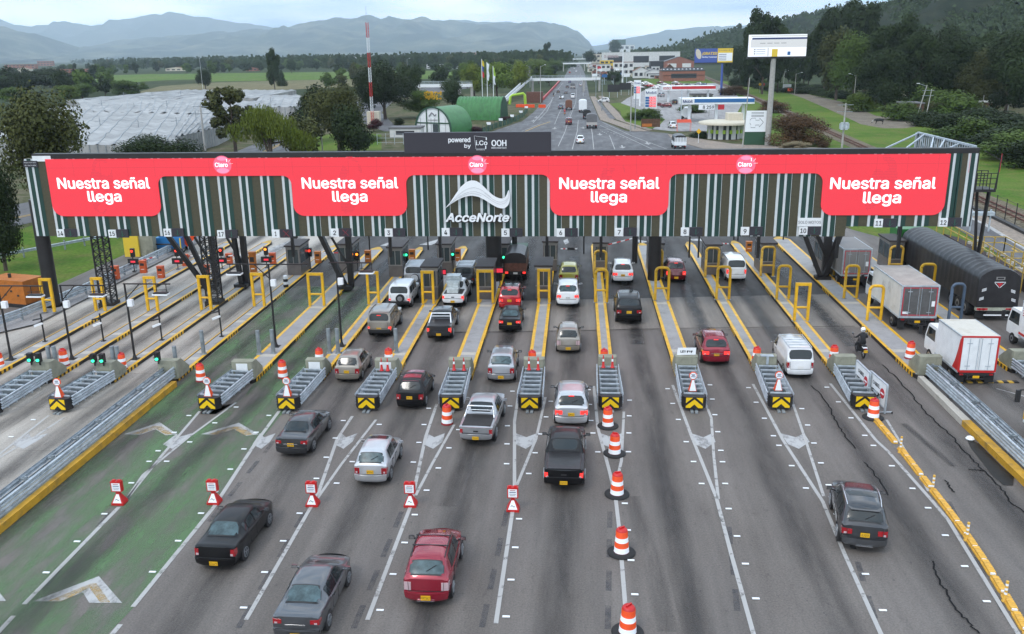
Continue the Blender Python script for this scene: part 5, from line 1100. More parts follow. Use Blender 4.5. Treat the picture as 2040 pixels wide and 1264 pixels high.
SPEC = {
 'hatch': dict(L=3.85, w=.83, zb=.24, st=[(0, .93, .93, .76, .56), (.06, .97, .97, .79, .6), (.44, .95, 1.43, .80, .61), (.7, .93, 1.49, .81, .62), (1.6, .91, 1.52, .82, .62), (2.35, .90, 1.45, .82, .59), (3.0, .92, .93, .80, .62), (3.55, .80, .82, .74, .55), (3.85, .62, .63, .62, .5)], rg=(.06, .44), ws=(2.35, 3.0), win=[(.78, 1.02, .1), (1.06, 1.72, 0), (1.78, 2.75, 0)], wheels=(.68, 3.12), wr=.30),
 'suv': dict(L=4.3, w=.89, zb=.30, st=[(0, 1.05, 1.05, .82, .6), (.06, 1.10, 1.10, .86, .64), (.28, 1.05, 1.6, .87, .71), (.6, 1.02, 1.68, .88, .73), (1.7, 1.0, 1.7, .89, .73), (2.6, 1.0, 1.6, .89, .69), (3.25, 1.04, 1.05, .87, .68), (3.95, .93, .96, .82, .6), (4.3, .72, .73, .7, .52)], rg=(.06, .28), ws=(2.6, 3.25), win=[(.6, 1.0, .12), (1.06, 1.88, 0), (1.95, 3.0, 0)], wheels=(.82, 3.45), wr=.345),
 'boxy': dict(L=4.3, w=.87, zb=.36, st=[(0, 1.12, 1.12, .84, .74), (.03, 1.14, 1.14, .86, .76), (.14, 1.13, 1.74, .86, .76), (.3, 1.12, 1.78, .87, .77), (1.7, 1.11, 1.81, .87, .77), (2.7, 1.10, 1.76, .87, .75), (3.05, 1.11, 1.12, .86, .72), (4.1, 1.06, 1.08, .82, .66), (4.3, .8, .81, .78, .6)], rg=(.03, .14), ws=(2.7, 3.05), win=[(.3, 1.1, 0), (1.2, 1.9, 0), (1.98, 2.85, 0)], wheels=(.8, 3.5), wr=.37),
 'sedan': dict(L=4.35, w=.86, zb=.24, st=[(0, .95, .95, .75, .56), (.08, .99, .99, .79, .6), (.66, .98, 1.0, .80, .62), (1.28, .95, 1.38, .82, .57), (1.5, .94, 1.42, .83, .59), (2.15, .92, 1.44, .84, .60), (2.65, .91, 1.39, .84, .58), (3.3, .93, .94, .83, .66), (4.0, .81, .83, .77, .58), (4.35, .62, .63, .65, .5)], rg=(.66, 1.28), ws=(2.65, 3.3), win=[(1.22, 1.42, .0), (1.47, 2.05, 0), (2.12, 3.05, 0)], wheels=(.85, 3.45), wr=.305),
 'pickup': dict(L=5.1, w=.9, zb=.42, st=[(0, 1.04, 1.04, .86, .8), (.03, 1.06, 1.06, .88, .82), (1.62, 1.08, 1.08, .89, .82), (1.72, 1.08, 1.10, .89, .75), (1.95, 1.08, 1.68, .89, .66), (2.3, 1.07, 1.73, .89, .67), (3.0, 1.06, 1.72, .89, .67), (3.35, 1.06, 1.64, .89, .65), (3.95, 1.08, 1.09, .88, .7), (4.85, 1.0, 1.02, .84, .62), (5.1, .75, .76, .76, .55)], rg=(1.72, 1.95), ws=(3.35, 3.95), win=[(2.0, 2.68, 0), (2.75, 3.7, 0)], wheels=(1.05, 4.2), wr=.37),
 'van': dict(L=4.75, w=.87, zb=.3, st=[(0, 1.15, 1.15, .84, .74), (.03, 1.17, 1.17, .86, .76), (.2, 1.17, 1.84, .86, .73), (.4, 1.16, 1.90, .87, .74), (2.0, 1.14, 1.93, .87, .75), (3.3, 1.12, 1.88, .87, .73), (4.15, 1.12, 1.14, .85, .7), (4.6, .95, .97, .8, .6), (4.75, .7, .71, .74, .55)], rg=(.03, .2), ws=(3.3, 4.15), win=[(3.0, 3.85, 0)], wheels=(.75, 3.75), wr=.33),
}
SPEC['cross'] = dict(SPEC['suv'], st=[(0, 1.0, 1.0, .8, .58), (.07, 1.06, 1.06, .86, .66), (.48, 1.04, 1.5, .88, .68), (.8, 1.02, 1.6, .89, .68), (1.7, .99, 1.64, .9, .68), (2.5, .98, 1.56, .9, .66), (3.25, 1.0, 1.01, .88, .68), (3.95, .9, .93, .82, .6), (4.3, .7, .71, .66, .5)], rg=(.07, .48), ws=(2.5, 3.25))
def lerp_st(st, y):
  if y <= st[0][0]: return st[0]
  for a, c in zip(st, st[1:]):
    if y <= c[0]: t = (y-a[0])/(c[0]-a[0]); return tuple(a[i]+(c[i]-a[i])*t for i in range(5))
  return st[-1]
CARN = 0
def car(kind, body, pos, head, label, name='parked_car', cat='car', opt=(), tails='tail', plate='plate', ptext=None, roofm=None, stretch=1.0, group='vehicles queueing at the toll lanes', scl=1.0, far=False, tl=None, lower=None):
  """pos is the ground spot below the rear bumper; head in degrees, 0 = straight on"""
  sp = SPEC[kind]; st = sp['st']; w = sp['w']; zb = sp['zb']; Lc = sp['L']
  r = empty(name, (pos[0], pos[1], .022), R(head), label, cat, group); r.scale = (CS*scl, CS*scl, CS*scl*(1.06 if kind in ('hatch', 'suv', 'cross') else 1))
  lowm = lower or body
  def ring(s):
    y, bz, tz, wb, wt = s; g = tz-bz; sq = min(1.0, .72+.5*min(1, y/.5)) if y < .5 else (1.0 if y < Lc-.9 else 1-.22*((y-(Lc-.9))/.9)**2)
    W_ = w*max(.93, sq) if y < .5 else w*sq
    H = [(W_*.86, zb), (W_*.96, zb+.07), (W_, zb+.28), (W_*.995, bz-.16), (min(W_, wb+.015), bz-.03), (wb-.02, bz)]
    if g > .12: H += [(wb+(wt-wb)*.55, bz+g*.52), (wt+.012, tz-.085), (wt-.05, tz-.02), (wt*.62, tz+.012), (0, tz+.028)]
    else: H += [(wb-.06, bz+.004), (wb-.12, bz+.006+g), (wt, bz+.015+g), (wt*.6, bz+.028+g), (0, bz+.035+g)]
    return [Vector((x, y, z)) for x, z in H]
  ys = sorted(set([s[0] for s in st]+[.2, .9, 1.3, Lc-.6, Lc-.15]))
  rings = [ring(lerp_st(st, y)) for y in ys]
  nH = len(rings[0]); full = []
  for rg_ in rings: full.append(rg_ + [Vector((-p.x, p.y, p.z)) for p in rg_[-2::-1]])
  n = len(full[0]); vs = [v for f in full for v in f]; b = MB(body)
  hi = [(i*n+k, i*n+k+1, (i+1)*n+k+1, (i+1)*n+k) for i in range(len(full)-1) for k in range(n-1) if 3 <= k <= n-5]
  lo_ = [(i*n+k, i*n+k+1, (i+1)*n+k+1, (i+1)*n+k) for i in range(len(full)-1) for k in range(n-1) if not 3 <= k <= n-5]
  flip = lambda fs: [f[::-1] for f in fs]
  b.mesh(vs, flip(hi)+flip(lo_), True)
  b.m('plastic'); b.mesh([(-w*.86, .0, zb), (w*.86, .0, zb), (w*.8, Lc-.1, zb), (-w*.8, Lc-.1, zb)], [(0, 3, 2, 1)])
  b.m(body)
  for end, sg in ((0, -1), (len(rings)-1, 1)):
    rr = full[end]; y = ys[end]; top = rings[end][-1].z
    cols = 9; zs = [zb, zb+.07, zb+.28, rings[end][3].z, rings[end][4].z, rings[end][-1].z]
    if sg < 0: zs = [zb, zb+.07, zb+.17, zb+.3, zb+.315, (zb+.315+rings[end][3].z)/2, rings[end][3].z, rings[end][4].z, top]
    gv = []
    for z in zs:
      pts = rings[end]; hw = pts[0].x
      for a, c in zip(pts, pts[1:]):
        if a.z <= z <= c.z and c.z > a.z: hw = a.x+(c.x-a.x)*(z-a.z)/(c.z-a.z)
      if z >= top-.001: hw = pts[-3].x
      for k in range(cols):
        s = -1+2*k/(cols-1); bow = .1*(1-abs(s)**2.2)
        if sg < 0 and z <= zb+.301: bow += .09*(1 if z > zb+.05 else .5)*(1 if abs(s) < .95 else .55)
        if sg < 0 and z > zb+.31 and kind != 'pickup': bow *= 1-.8*(z-zb-.3)/(top-zb-.3)
        gv.append(Vector((hw*s, y+sg*bow, z if z < top-.001 or abs(s) > .99 else top)))
    nz_ = len(zs); fs = []
    for i in range(nz_-1):
      for k in range(cols-1): f = (i*cols+k, i*cols+k+1, (i+1)*cols+k+1, (i+1)*cols+k); fs.append(f if sg < 0 else f[::-1])
    lowf = [f for f in fs if max(gv[q].z for q in f) <= zb+.31]
    b.m(lowm); b.mesh(gv, lowf, True); b.m(body); b.mesh(gv, [f for f in fs if f not in lowf], True)
    k0 = [gv[i*cols] for i in range(nz_)]; k1 = [gv[i*cols+cols-1] for i in range(nz_)]
    b.m(body)
  rr = rings[0]; b.face([(-rr[-3].x, 0, rr[-1].z), (rr[-3].x, 0, rr[-1].z), (rr[-3].x*.75, -.07*(1 if kind == 'pickup' else .2), rr[-1].z), (0, -.1*(1 if kind == 'pickup' else .2), rr[-1].z), (-rr[-3].x*.75, -.07*(1 if kind == 'pickup' else .2), rr[-1].z)])
  bo = b.build('body', r)
  try: bo.data.set_sharp_from_angle(angle=R(38))
  except Exception: pass
  def surf(s, y):
    """point on the upper skin: s -1..1 across from shoulder to shoulder"""
    rg_ = ring(lerp_st(st, y)); P = rg_[5:]; tt = (1-abs(s))*(len(P)-1)
    seg = [(P[i+1]-P[i]).length for i in range(len(P)-1)]; tot = sum(seg); d = (1-abs(s))*tot; i = 0
    while i < len(seg)-1 and d > seg[i]: d -= seg[i]; i += 1
    p = P[i].lerp(P[i+1], min(1, d/max(seg[i], 1e-6))); return Vector((p.x if s > 0 else -p.x, p.y, p.z))
  def patch(y0, y1, s0, s1, off, m_, name, t0=0.0, t1=1.0, nu=10, nv=4, cr=.14, tap=1.0):
    q = MB(m_); gv = []
    for j in range(nv+1):
      v = j/nv
      for i in range(nu+1):
        u = i/nu; kk = cr*(abs(2*v-1)**5); s = (s0+s1)/2+(s1-s0)*(u-.5)*(1-kk)*(1+(tap-1)*v); y = y0+(y1-y0)*v
        gv.append(surf(s, y))
    def nrm(i, j):
      a = gv[min(j+1, nv)*(nu+1)+i]-gv[max(j-1, 0)*(nu+1)+i]; c = gv[j*(nu+1)+min(i+1, nu)]-gv[j*(nu+1)+max(i-1, 0)]; x = c.cross(a); x.normalize(); return -x if x.z < 0 else x
    out_ = [gv[j*(nu+1)+i]+nrm(i, j)*off for j in range(nv+1) for i in range(nu+1)]
    fs = [(j*(nu+1)+i, j*(nu+1)+i+1, (j+1)*(nu+1)+i+1, (j+1)*(nu+1)+i) for j in range(nv) for i in range(nu)]
    q.mesh(out_, fs, True); return q.build(name, r)
  wid = lambda y: 1.0
  y0, y1 = sp['rg']; d_ = y1-y0
  rgl = 'rear_glass' if 'pale' in opt else 'glass'
  W0, W1 = {'pickup': (.6, .9), 'hatch': (.82, .7), 'suv': (.84, .68), 'cross': (.84, .66), 'sedan': (.86, .66), 'boxy': (.8, .62), 'van': (.8, .66)}[kind]; ya, yb_ = {'pickup': (.1, .03), 'hatch': (.1, .03), 'suv': (.1, .03), 'cross': (.1, .03), 'sedan': (.04, .02)}.get(kind, (.1, .03))
  patch(y0+d_*ya, y1-d_*yb_, -W0, W0, .008, M['plastic'], 'window_seal', cr=.16, tap=W1)
  patch(y0+d_*(ya+.07), y1-d_*(yb_+.05), -W0*.94, W0*.94, .015, M[rgl], 'rear_window', cr=.2, tap=W1)
  y0, y1 = sp['ws']; patch(y0+.03, y1-.04, -.62, .62, .012, M['glass'], 'windscreen', tap=1.35)
  if 'sunroof' in opt: patch(sp['ws'][0]-.6, sp['ws'][0]-.15, -.42, .42, .006, M['glass'], 'sunroof')
  if 'glassroof' in opt: patch(sp['ws'][0]-1.25, sp['ws'][0]-.02, -.46, .46, .006, M['glass'], 'glass_roof')
  if roofm:
    patch(sp['rg'][1]+.05, sp['ws'][0]-.05, -.5, .5, .004, roofm, 'roof_skin')
  for sd_ in (-1, 1):
    q = MB(M['glass'])
    for wy0, wy1, tap in sp['win']:
      gv = []
      for i in range(7):
        y = wy0+(wy1-wy0)*i/6; rg_ = ring(lerp_st(st, y)); a = rg_[5]; c = rg_[7]; m_ = rg_[6]
        hgt = (c.z-a.z);
        if hgt < .06: a2 = a; c2 = a+Vector((0, 0, .01)); m2 = a
        lo_p = a+(m_-a)*.12; hi_p = m_+(c-m_)*(.86 if not (i in (0,) and tap) else .5)
        for p in (lo_p, m_, hi_p): gv.append(Vector((sd_*(p.x+.012), y, p.z)))
      fs = []
      for i in range(6):
        for k in range(2): f = (i*3+k, (i+1)*3+k, (i+1)*3+k+1, i*3+k+1); fs.append(f if sd_ > 0 else f[::-1])
      q.mesh(gv, fs, True)
    q.build('side_windows', r)
  for wy in sp['wheels']:
    for sd_ in (-1, 1):
      x = sd_*(w-.1); rr = sp['wr']; q = MB(M['rubber'])
      q.cyl((x-sd_*.1, wy, rr), (x+sd_*.098, wy, rr), rr, n=22); tyre = q.build('wheel', r)
      q = MB(M['rim']); xo = x+sd_*.1; q.m('plastic').cyl((xo-sd_*.01, wy, rr), (xo+sd_*.004, wy, rr), rr*.68, n=20).m('rim')
      for k in range(5):
        t = 2*PI*k/5; q.beam((xo+sd_*.006, wy, rr), (xo+sd_*.006, wy+rr*.66*math.cos(t), rr+rr*.66*math.sin(t)), rr*.2, .02)
      q.cyl((xo, wy, rr), (xo+sd_*.012, wy, rr), rr*.2, n=12)
      ringp = [(xo+sd_*.006, wy+rr*.66*math.cos(2*PI*k/18), rr+rr*.66*math.sin(2*PI*k/18)) for k in range(19)]
      for k in range(18): q.beam(ringp[k], ringp[k+1], .03, .02)
      q.build('rim', tyre)
      q = MB(M['plastic']); q.cyl((sd_*(w-.2), wy, rr+.02), (sd_*(w*.995+.004), wy, rr+.02), rr*1.2, n=22); q.build('wheel_arch', r)
  bz = st[0][1]; tz = {'hatch': (bz-.36, bz-.06), 'cross': (bz-.34, bz-.08), 'suv': (bz-.36, bz-.1), 'sedan': (bz-.27, bz-.05), 'pickup': (bz-.45, bz-.08), 'boxy': (bz-.55, bz-.3), 'van': (bz-.45, bz-.08)}[kind]
  if tl: tz = (bz+tl[0], bz+tl[1])
  def rear_y(x, z):
    bow = .1*(1-min(1, abs(x)/(w*.93))**2.2)
    if z > zb+.31 and kind != 'pickup': bow *= 1-.8*(z-zb-.3)/(bz-zb-.3)
    return -bow
  for sd_ in (-1, 1):
    q = MB(M[tails]); inn = {'hatch': .24, 'cross': .36, 'suv': .30, 'sedan': .3, 'pickup': .15, 'boxy': .14, 'van': .13}[kind]; inn = tl[2] if tl else inn
    wr_ = w*.93; P = [(wr_+.012, .22), (wr_+.006, .03), (wr_-.015, None), (wr_-.12, None), (wr_-inn, None)]
    z0, z1 = tz; gv = []
    for i, (x, y) in enumerate(P):
      sh = (.05 if kind in ('suv', 'cross', 'sedan') else .02)*(i/4)
      za, zc_ = z0+sh*1.3, z1-sh*.3
      if i == 0: za, zc_ = z0+.08, z1-.04
      ya = y if y is not None else rear_y(x, za)-.022; yc = y if y is not None else rear_y(x, zc_)-.022
      gv += [Vector((sd_*x, ya, za)), Vector((sd_*x, yc, zc_)), Vector((sd_*(x-.04), ya+.07, za)), Vector((sd_*(x-.04), yc+.07, zc_))]
    fs = []
    for i in range(4):
      a = i*4; c = a+4
      fs += [(a, c, c+1, a+1), (a+1, c+1, c+3, a+3), (a, a+2, c+2, c)]
    fs += [(0, 1, 3, 2), (16, 18, 19, 17)]
    q.mesh(gv, fs if sd_ < 0 else [f[::-1] for f in fs])
    lamp = q.build('tail_lamp', r)
    if not far:
      q = MB(M['tail_clear']); zc_ = (z0+z1)/2; xm = sd_*(wr_-.12); ry = rear_y(abs(xm), z0+.1)-.03; q.box(min(xm-.05, xm+.05), max(xm-.05, xm+.05), ry, ry+.02, z0+.05, z0+.05+(z1-z0)*.28); q.build('reversing_lamp', lamp)
  pz = {'hatch': zb+.16, 'suv': zb+.52, 'cross': zb+.44, 'sedan': zb+.15, 'pickup': zb+.12, 'boxy': zb+.32, 'van': zb+.45}[kind]
  if 'plate_low' in opt: pz = zb+.15
  if 'plate_high' in opt: pz = zb+.46
  py_ = -.205 if pz < zb+.3 else -.112
  q = MB(M[plate]); q.box(-.165, .165, py_-.012, py_, pz-.08, pz+.085); pl = q.build('number_plate', r)
  if ptext: q = MB(M['ink']); text_fit(q, ptext, -.14, .14, pz-.045, pz+.05, py_-.013, .0, .002); q.build('plate_lettering', pl)
  my = sp['ws'][1]-.35; mrg = ring(lerp_st(st, my))
  for sd_ in (-1, 1):
    q = MB(M['plastic'] if 'blackmirror' in opt or body in (MATS.get('paint_black'),) else body); x = mrg[5].x
    q.beam((sd_*(x-.03), my, mrg[5].z+.03), (sd_*(x+.12), my, mrg[5].z+.07), .06, .05)
    T = Matrix.Translation((sd_*(x+.17), my, mrg[5].z+.1)) @ Matrix.Rotation(sd_*-.1, 4, 'Z')
    q.mesh([T @ Vector(v) for v in [(-.11, -.04, -.07), (.1, -.04, -.06), (.11, -.04, .06), (-.1, -.04, .07), (-.08, .07, -.05), (.07, .07, -.04), (.07, .07, .04), (-.08, .07, .05)]], [(0, 1, 2, 3), (4, 7, 6, 5), (0, 4, 5, 1), (1, 5, 6, 2), (2, 6, 7, 3), (3, 7, 4, 0)])
    mo = q.build('mirror', r)
    q = MB(M['chrome']); q.mesh([T @ Vector(v) for v in [(-.09, -.043, -.05), (.085, -.043, -.045), (.09, -.043, .045), (-.085, -.043, .052)]], [(0, 1, 2, 3)]); q.build('mirror_glass', mo)
  q = MB(M['plastic'])
  if kind in ('hatch', 'suv', 'cross', 'boxy', 'van'):
    for sd_ in (-1, 1): q.beam((sd_*w*.72, -.09, zb+.36), (sd_*w*.74, -.075, bz-.02), .012, .012)
    q.beam((-w*.72, -.1, zb+.345), (w*.72, -.1, zb+.345), .012, .02)
  if kind == 'sedan': q.beam((-w*.62, .66, bz+.045), (w*.62, .66, bz+.045), .015, .01); q.beam((-w*.8, -.12, zb+.34), (w*.8, -.12, zb+.34), .01, .02)
  if kind == 'pickup': q.beam((-w*.8, -.1, zb+.33), (w*.8, -.1, zb+.33), .02, .03); q.box(-.12, .12, -.125, -.1, bz-.2, bz-.13)
  for yy in (sp['win'][-1][0]-.035, sp['win'][0][1]+.03, sp['ws'][1]-.2):
    rg_ = ring(lerp_st(st, yy))
    for sd_ in (-1, 1): q.beam((sd_*(rg_[2].x+.001), yy, rg_[2].z-.12), (sd_*(rg_[4].x+.003), yy, rg_[4].z), .02, .014)
  if kind != 'pickup':
    p_ = surf(0, sp['rg'][0]+.12); p2 = surf(.35, sp['rg'][0]+.25)
    if kind in ('hatch', 'suv', 'cross'): q.beam(p_+Vector((0, -.02, .02)), p2+Vector((0, -.02, .03)), .02, .015)
  for yy in [a[0]+.18 for a in sp['win'][-2:]]:
    rg_ = ring(lerp_st(st, yy))
    for sd_ in (-1, 1): q.beam((sd_*(rg_[3].x+.012), yy-.1, rg_[3].z+.05), (sd_*(rg_[3].x+.012), yy+.08, rg_[3].z+.05), .025, .03)
  if not far: q.build('trim', r)
  if 'rails' in opt or 'rails_silver' in opt or 'bars' in opt:
    m_ = M['chrome'] if 'rails_silver' in opt else M['plastic']; q = MB(m_)
    for sd_ in (-1, 1):
      pts = [surf(sd_*.52, y)+Vector((0, 0, .05 if 0 < i < 4 else .01)) for i, y in enumerate([sp['rg'][1]+.15+(sp['ws'][0]-.3-sp['rg'][1])*k/4 for k in range(5)])]; q.tube(pts, .022, 6)
    if 'bars' in opt:
      for yy in (sp['ws'][0]-.45, sp['ws'][0]-1.15): a = surf(-.52, yy)+Vector((-.04, 0, .08)); c = surf(.52, yy)+Vector((.04, 0, .08)); q.beam(a, c, .04, .025)
    q.build('roof_rails', r)
  if 'rack' in opt:
    q = MB(M['galv'])
    ya, yb_ = sp['rg'][1]+.1, sp['ws'][0]-.3
    for k in range(6): yy = ya+(yb_-ya)*k/5; q.beam(surf(-.5, yy)+Vector((0, 0, .1)), surf(.5, yy)+Vector((0, 0, .1)), .05, .03)
    for sd_ in (-.5, .5): q.beam(surf(sd_, ya)+Vector((0, 0, .14)), surf(sd_, yb_)+Vector((0, 0, .14)), .05, .03)
    q.build('roof_rack', r)
  if 'spoiler' in opt:
    q = MB(body); y = sp['rg'][1]; q.mesh([surf(-.55, y+.1)+Vector((0, 0, .02)), surf(.55, y+.1)+Vector((0, 0, .02)), surf(.5, y-.12)+Vector((0, 0, .12)), surf(-.5, y-.12)+Vector((0, 0, .12)), surf(-.5, y-.12)+Vector((0, 0, .08)), surf(.5, y-.12)+Vector((0, 0, .08))], [(0, 3, 2, 1), (3, 4, 5, 2)]); q.build('spoiler', r)
  if 'brake' in opt:
    q = MB(M['tail_lit']); p_ = surf(0, sp['rg'][1]-.03); q.cbox((0, p_.y-.04, p_.z+.01), (.28, .04, .035)); q.build('brake_lamp', r)
  if 'spare' in opt:
    q = MB(M['rubber']); q.cyl((.12, -.1, zb+.52), (.12, -.3, zb+.52), .33, n=24); so = q.build('spare_wheel', r)
    q = MB(M['rim'] if 'sparecover' not in opt else M['sheet']); q.cyl((.12, -.3, zb+.52), (.12, -.312, zb+.52), .19 if 'sparecover' not in opt else .31, n=20); q.build('spare_rim', so)
  if 'diffuser' in opt:
    q = MB(M['chrome']); q.beam((-.3, -.2, zb+.04), (.3, -.2, zb+.04), .03, .025); q.build('bumper_trim', r)
  if 'chromebar' in opt:
    q = MB(M['chrome']); q.beam((-.35, -.12, zb+.5), (.35, -.12, zb+.5), .02, .035); q.build('boot_trim', r)
  if 'bed' in opt:      # open bed with liner
    q = MB(M['kerb_black']); q.box(-.74, .74, .1, 1.58, bz+.02, bz+.075); q.build('bed_liner', r)
  if 'cover' in opt:
    q = MB(M['tarp']); q.mesh([(-.76, .02, bz+.04), (.76, .02, bz+.04), (.78, 1.7, bz+.06), (-.78, 1.7, bz+.06), (-.7, .02, bz+.075), (.7, .02, bz+.075), (.72, 1.7, bz+.1), (-.72, 1.7, bz+.1)], [(4, 5, 6, 7), (0, 1, 5, 4), (1, 2, 6, 5), (3, 0, 4, 7), (2, 3, 7, 6)]); q.build('bed_cover', r)
  if 'bedbar' in opt:
    q = MB(M['sheet'] if 'whitebar' in opt else M['chrome'])
    q.tube([(-.78, .75 if 'whitebar' in opt else 1.15, bz+.08), (-.66, 1.55, bz+.55), (.66, 1.55, bz+.55), (.78, .75 if 'whitebar' in opt else 1.15, bz+.08)], .05, 8); q.tube([(-.7, 1.5, bz+.35), (.7, 1.5, bz+.35)], .03, 6); q.build('sport_bar', r)
  return r
P_ = dict(black=mat('paint_black', (.006, .006, .007), .3, 0, coat=.25, spec=.25), dgrey=paint('dark_grey', (.04, .042, .047), .3, .55), grey=paint('grey', (.105, .11, .12), .3, .7), silver=paint('silver', (.42, .43, .45), .32, .7), silver2=paint('pale_silver', (.5, .51, .53), .32, .6),
          beige=paint('beige', (.3, .27, .23), .34, .55), white=paint('white', (.72, .73, .74), .3, 0), red=paint('red', (.26, .008, .025), .26, .35), red2=paint('bright_red', (.4, .01, .02), .25, .2), dred=paint('dark_red', (.13, .006, .012), .25, .35),
          olive=paint('yellow_green', (.33, .3, .02), .35, .1), brown=paint('taupe', (.13, .11, .1), .3, .6), blue=paint('blue', (.03, .06, .16), .3, .3), bluegrey=paint('blue_grey', (.12, .14, .18), .3, .6))
def at(x, y, z=.3): p = G(x, y, z*CS); return (p.x, p.y+.12)
NM = 'passenger_car'
car('sedan', P_['black'], at(428, 1128, .26), -1.5, 'black saloon with pale misted rear window beside the green lane, lower left', NM, opt=('pale',), ptext='CZL479', scl=.98, tl=(-.36, -.04, .16))
car('sedan', P_['grey'], at(590, 1272, .26), -.8, 'grey saloon cut off by the bottom edge, nearest to the camera', NM, opt=('pale', 'chromebar'), scl=.98)
car('hatch', P_['red'], at(849, 1197), 0, 'dark red hatchback with black roof rails and crossbars at the bottom centre', NM, opt=('pale', 'rails', 'bars', 'diffuser', 'blackmirror'), tails='tail_clear', ptext='FPT562', scl=1.02, lower=P_['red'])
car('hatch', P_['silver2'], at(738, 959), -.3, 'small silver hatchback with sunroof behind the dark grey saloon', NM, opt=('sunroof', 'plate_high', 'pale'), ptext='KJN542', scl=.95)
car('sedan', P_['dgrey'], at(580, 904, .26), -2, 'dark grey saloon with chrome boot strip passing the lane 3 cushion', NM, opt=('chromebar', 'plate_high'), ptext='RGU384', scl=.97)
car('hatch', P_['beige'], at(691, 755), 0, 'beige hatchback with pink reflections on its roof entering lane 3', NM, opt=('plate_high',), ptext='WFI522', scl=.93)
car('hatch', P_['black'], at(816, 808), -.5, 'small black hatchback with a patchy red roof between two crash cushions', NM, opt=('blackmirror', 'plate_high'), ptext='BNE120', scl=.95, roofm=paint('worn_red_roof', (.22, .012, .03), .4, .1))
car('hatch', P_['silver'], at(998, 756), 0, 'silver hatchback alone in lane 5, beside the lane 6 cushion', NM, opt=('pale', 'blackmirror'), ptext='UGX917')
car('pickup', P_['silver'], at(948, 877, .42), -3.2, 'silver pickup truck with open black bed and sport bar', 'pickup_truck', 'pickup truck', opt=('bed', 'bedbar'), ptext='TGT801', scl=.96)
car('cross', P_['silver2'], at(1138, 845), 0, 'silver people carrier with lit brake lamp between cones and drums, lane 6', NM, opt=('brake', 'rails_silver', 'blackmirror'), tails='tail_lit', ptext='KIW107', scl=1.0)
car('pickup', P_['black'], at(1123, 967, .42), -1.0, 'black pickup truck with soft bed cover right of the fifth warning block', 'pickup_truck', 'pickup truck', opt=('cover', 'blackmirror'), tails='tail_lit', ptext='IGP930', scl=1.0, tl=(-.38, -.1, .13))
car('sedan', P_['black'], at(1015, 657, .26), 0, 'small black saloon behind the red car in lane 5', NM, opt=('pale', 'plate_high'), tails='tail_lit', ptext='MKJ365', scl=.92)
car('suv', P_['red2'], at(1015, 614), 0, 'bright red car with black glass roof waiting at the lane 5 booth', NM, opt=('glassroof', 'brake'), tails='tail_lit', ptext='HIJ203', scl=.95, roofm=P_['black'])
car('suv', P_['white'], at(1131, 607), 0, 'white sport utility car with roof rails second in lane 6', NM, opt=('rails_silver', 'brake', 'plate_high', 'pale'), tails='tail_lit', plate='plate_w', ptext='EPU294', scl=.98, lower=M['white'])
car('hatch', P_['beige'], at(1132, 698), 0, 'beige three-door hatchback following in lane 6', NM, opt=('blackmirror',), ptext='CYG650', scl=.95, tails='tail_clear')
car('hatch', P_['olive'], at(1133, 564), 0, 'yellow-green hatchback at the front of lane 6', NM, opt=('blackmirror',), plate='plate_w', scl=1.0)
car('cross', P_['white'], at(1241, 561), 0, 'white estate car with open sunroof at the lane 7 booth', NM, opt=('sunroof', 'brake', 'rails_silver'), tails='tail_lit', ptext='UTS411', scl=1.0)
car('suv', P_['black'], at(1253, 640), 0, 'black off-road car with glass roof in lane 7', NM, opt=('glassroof', 'rails_silver', 'blackmirror'), ptext='GZY775', scl=1.05)
car('hatch', P_['dred'], at(1347, 557), 0, 'dark red hatchback with lit lamps behind the round-cornered frame of lane 8', NM, opt=('brake', 'blackmirror'), tails='tail_lit', scl=1.02)
car('van', P_['white'], at(1467, 556), 0, 'white minibus with dark side windows at the lane 9 booth', 'minibus', 'minibus', tails='tail_lit', plate='plate_w', scl=.97, opt=('rails',))
car('cross', P_['red'], at(1427, 722), 0, 'dark red sport utility car with lit brake lights in lane 8', NM, opt=('brake', 'chromebar', 'rails', 'blackmirror'), tails='tail_lit', ptext='ETV408', scl=.97)
car('van', P_['white'], at(1594, 747), 0, 'white panel van with ladder rack on the roof in lane 9', 'panel_van', 'van', opt=('rack', 'blackmirror'), plate='plate_w', scl=.93)
car('cross', P_['dgrey'], at(1722, 1091), -9.5, 'charcoal crossover with glass roof and silver rails crossing the lane line, lower right', NM, opt=('glassroof', 'rails_silver', 'spoiler', 'diffuser'), ptext='JLX055', scl=1.0, lower=P_['grey'])
car('boxy', P_['beige'], at(755, 665, .36), -.5, 'taupe off-road car with dark lower bumper in lane 3', NM, opt=('rails', 'brake'), tails='tail_lit', ptext='DOS541', scl=.97, lower=M['plastic'])
car('boxy', P_['white'], at(795, 608, .36), -1, 'white-roofed off-road car with spare wheel on its back door', NM, opt=('spare',), tails='tail_lit', ptext='CSX308', scl=.98, roofm=P_['white'], lower=M['plastic'])
car('boxy', P_['silver'], at(824, 566, .36), 0, 'silver off-road car with white spare wheel cover at the lane 4 booth', NM, opt=('spare', 'sparecover', 'rack'), scl=.98)
pk = car('pickup', P_['white'], at(902, 604, .42), -1, 'white pickup truck loaded with pale plastic-wrapped boxes at the lane 5 booth', 'pickup_truck', 'pickup truck', opt=('bed',), tails='tail_lit', ptext='EIS714', scl=.96)
car('boxy', P_['dgrey'], at(925, 566, .36), 0, 'dark grey estate car with silver roof ahead of the white pickup', NM, opt=('rack',), scl=.95, roofm=P_['silver'])
car('pickup', P_['dgrey'], at(874, 670, .42), 1.5, 'dark grey pickup truck with white roll bar at the lane 4 frame', 'pickup_truck', 'pickup truck', opt=('bedbar', 'whitebar', 'cover'), tails='tail_lit', ptext='JTU286', scl=.96)
g = at(902, 604, .42); m_pl = mat('pale_plastic', (.5, .54, .54), .25, var=.2, vscale=4, bump=.4, bscale=8)
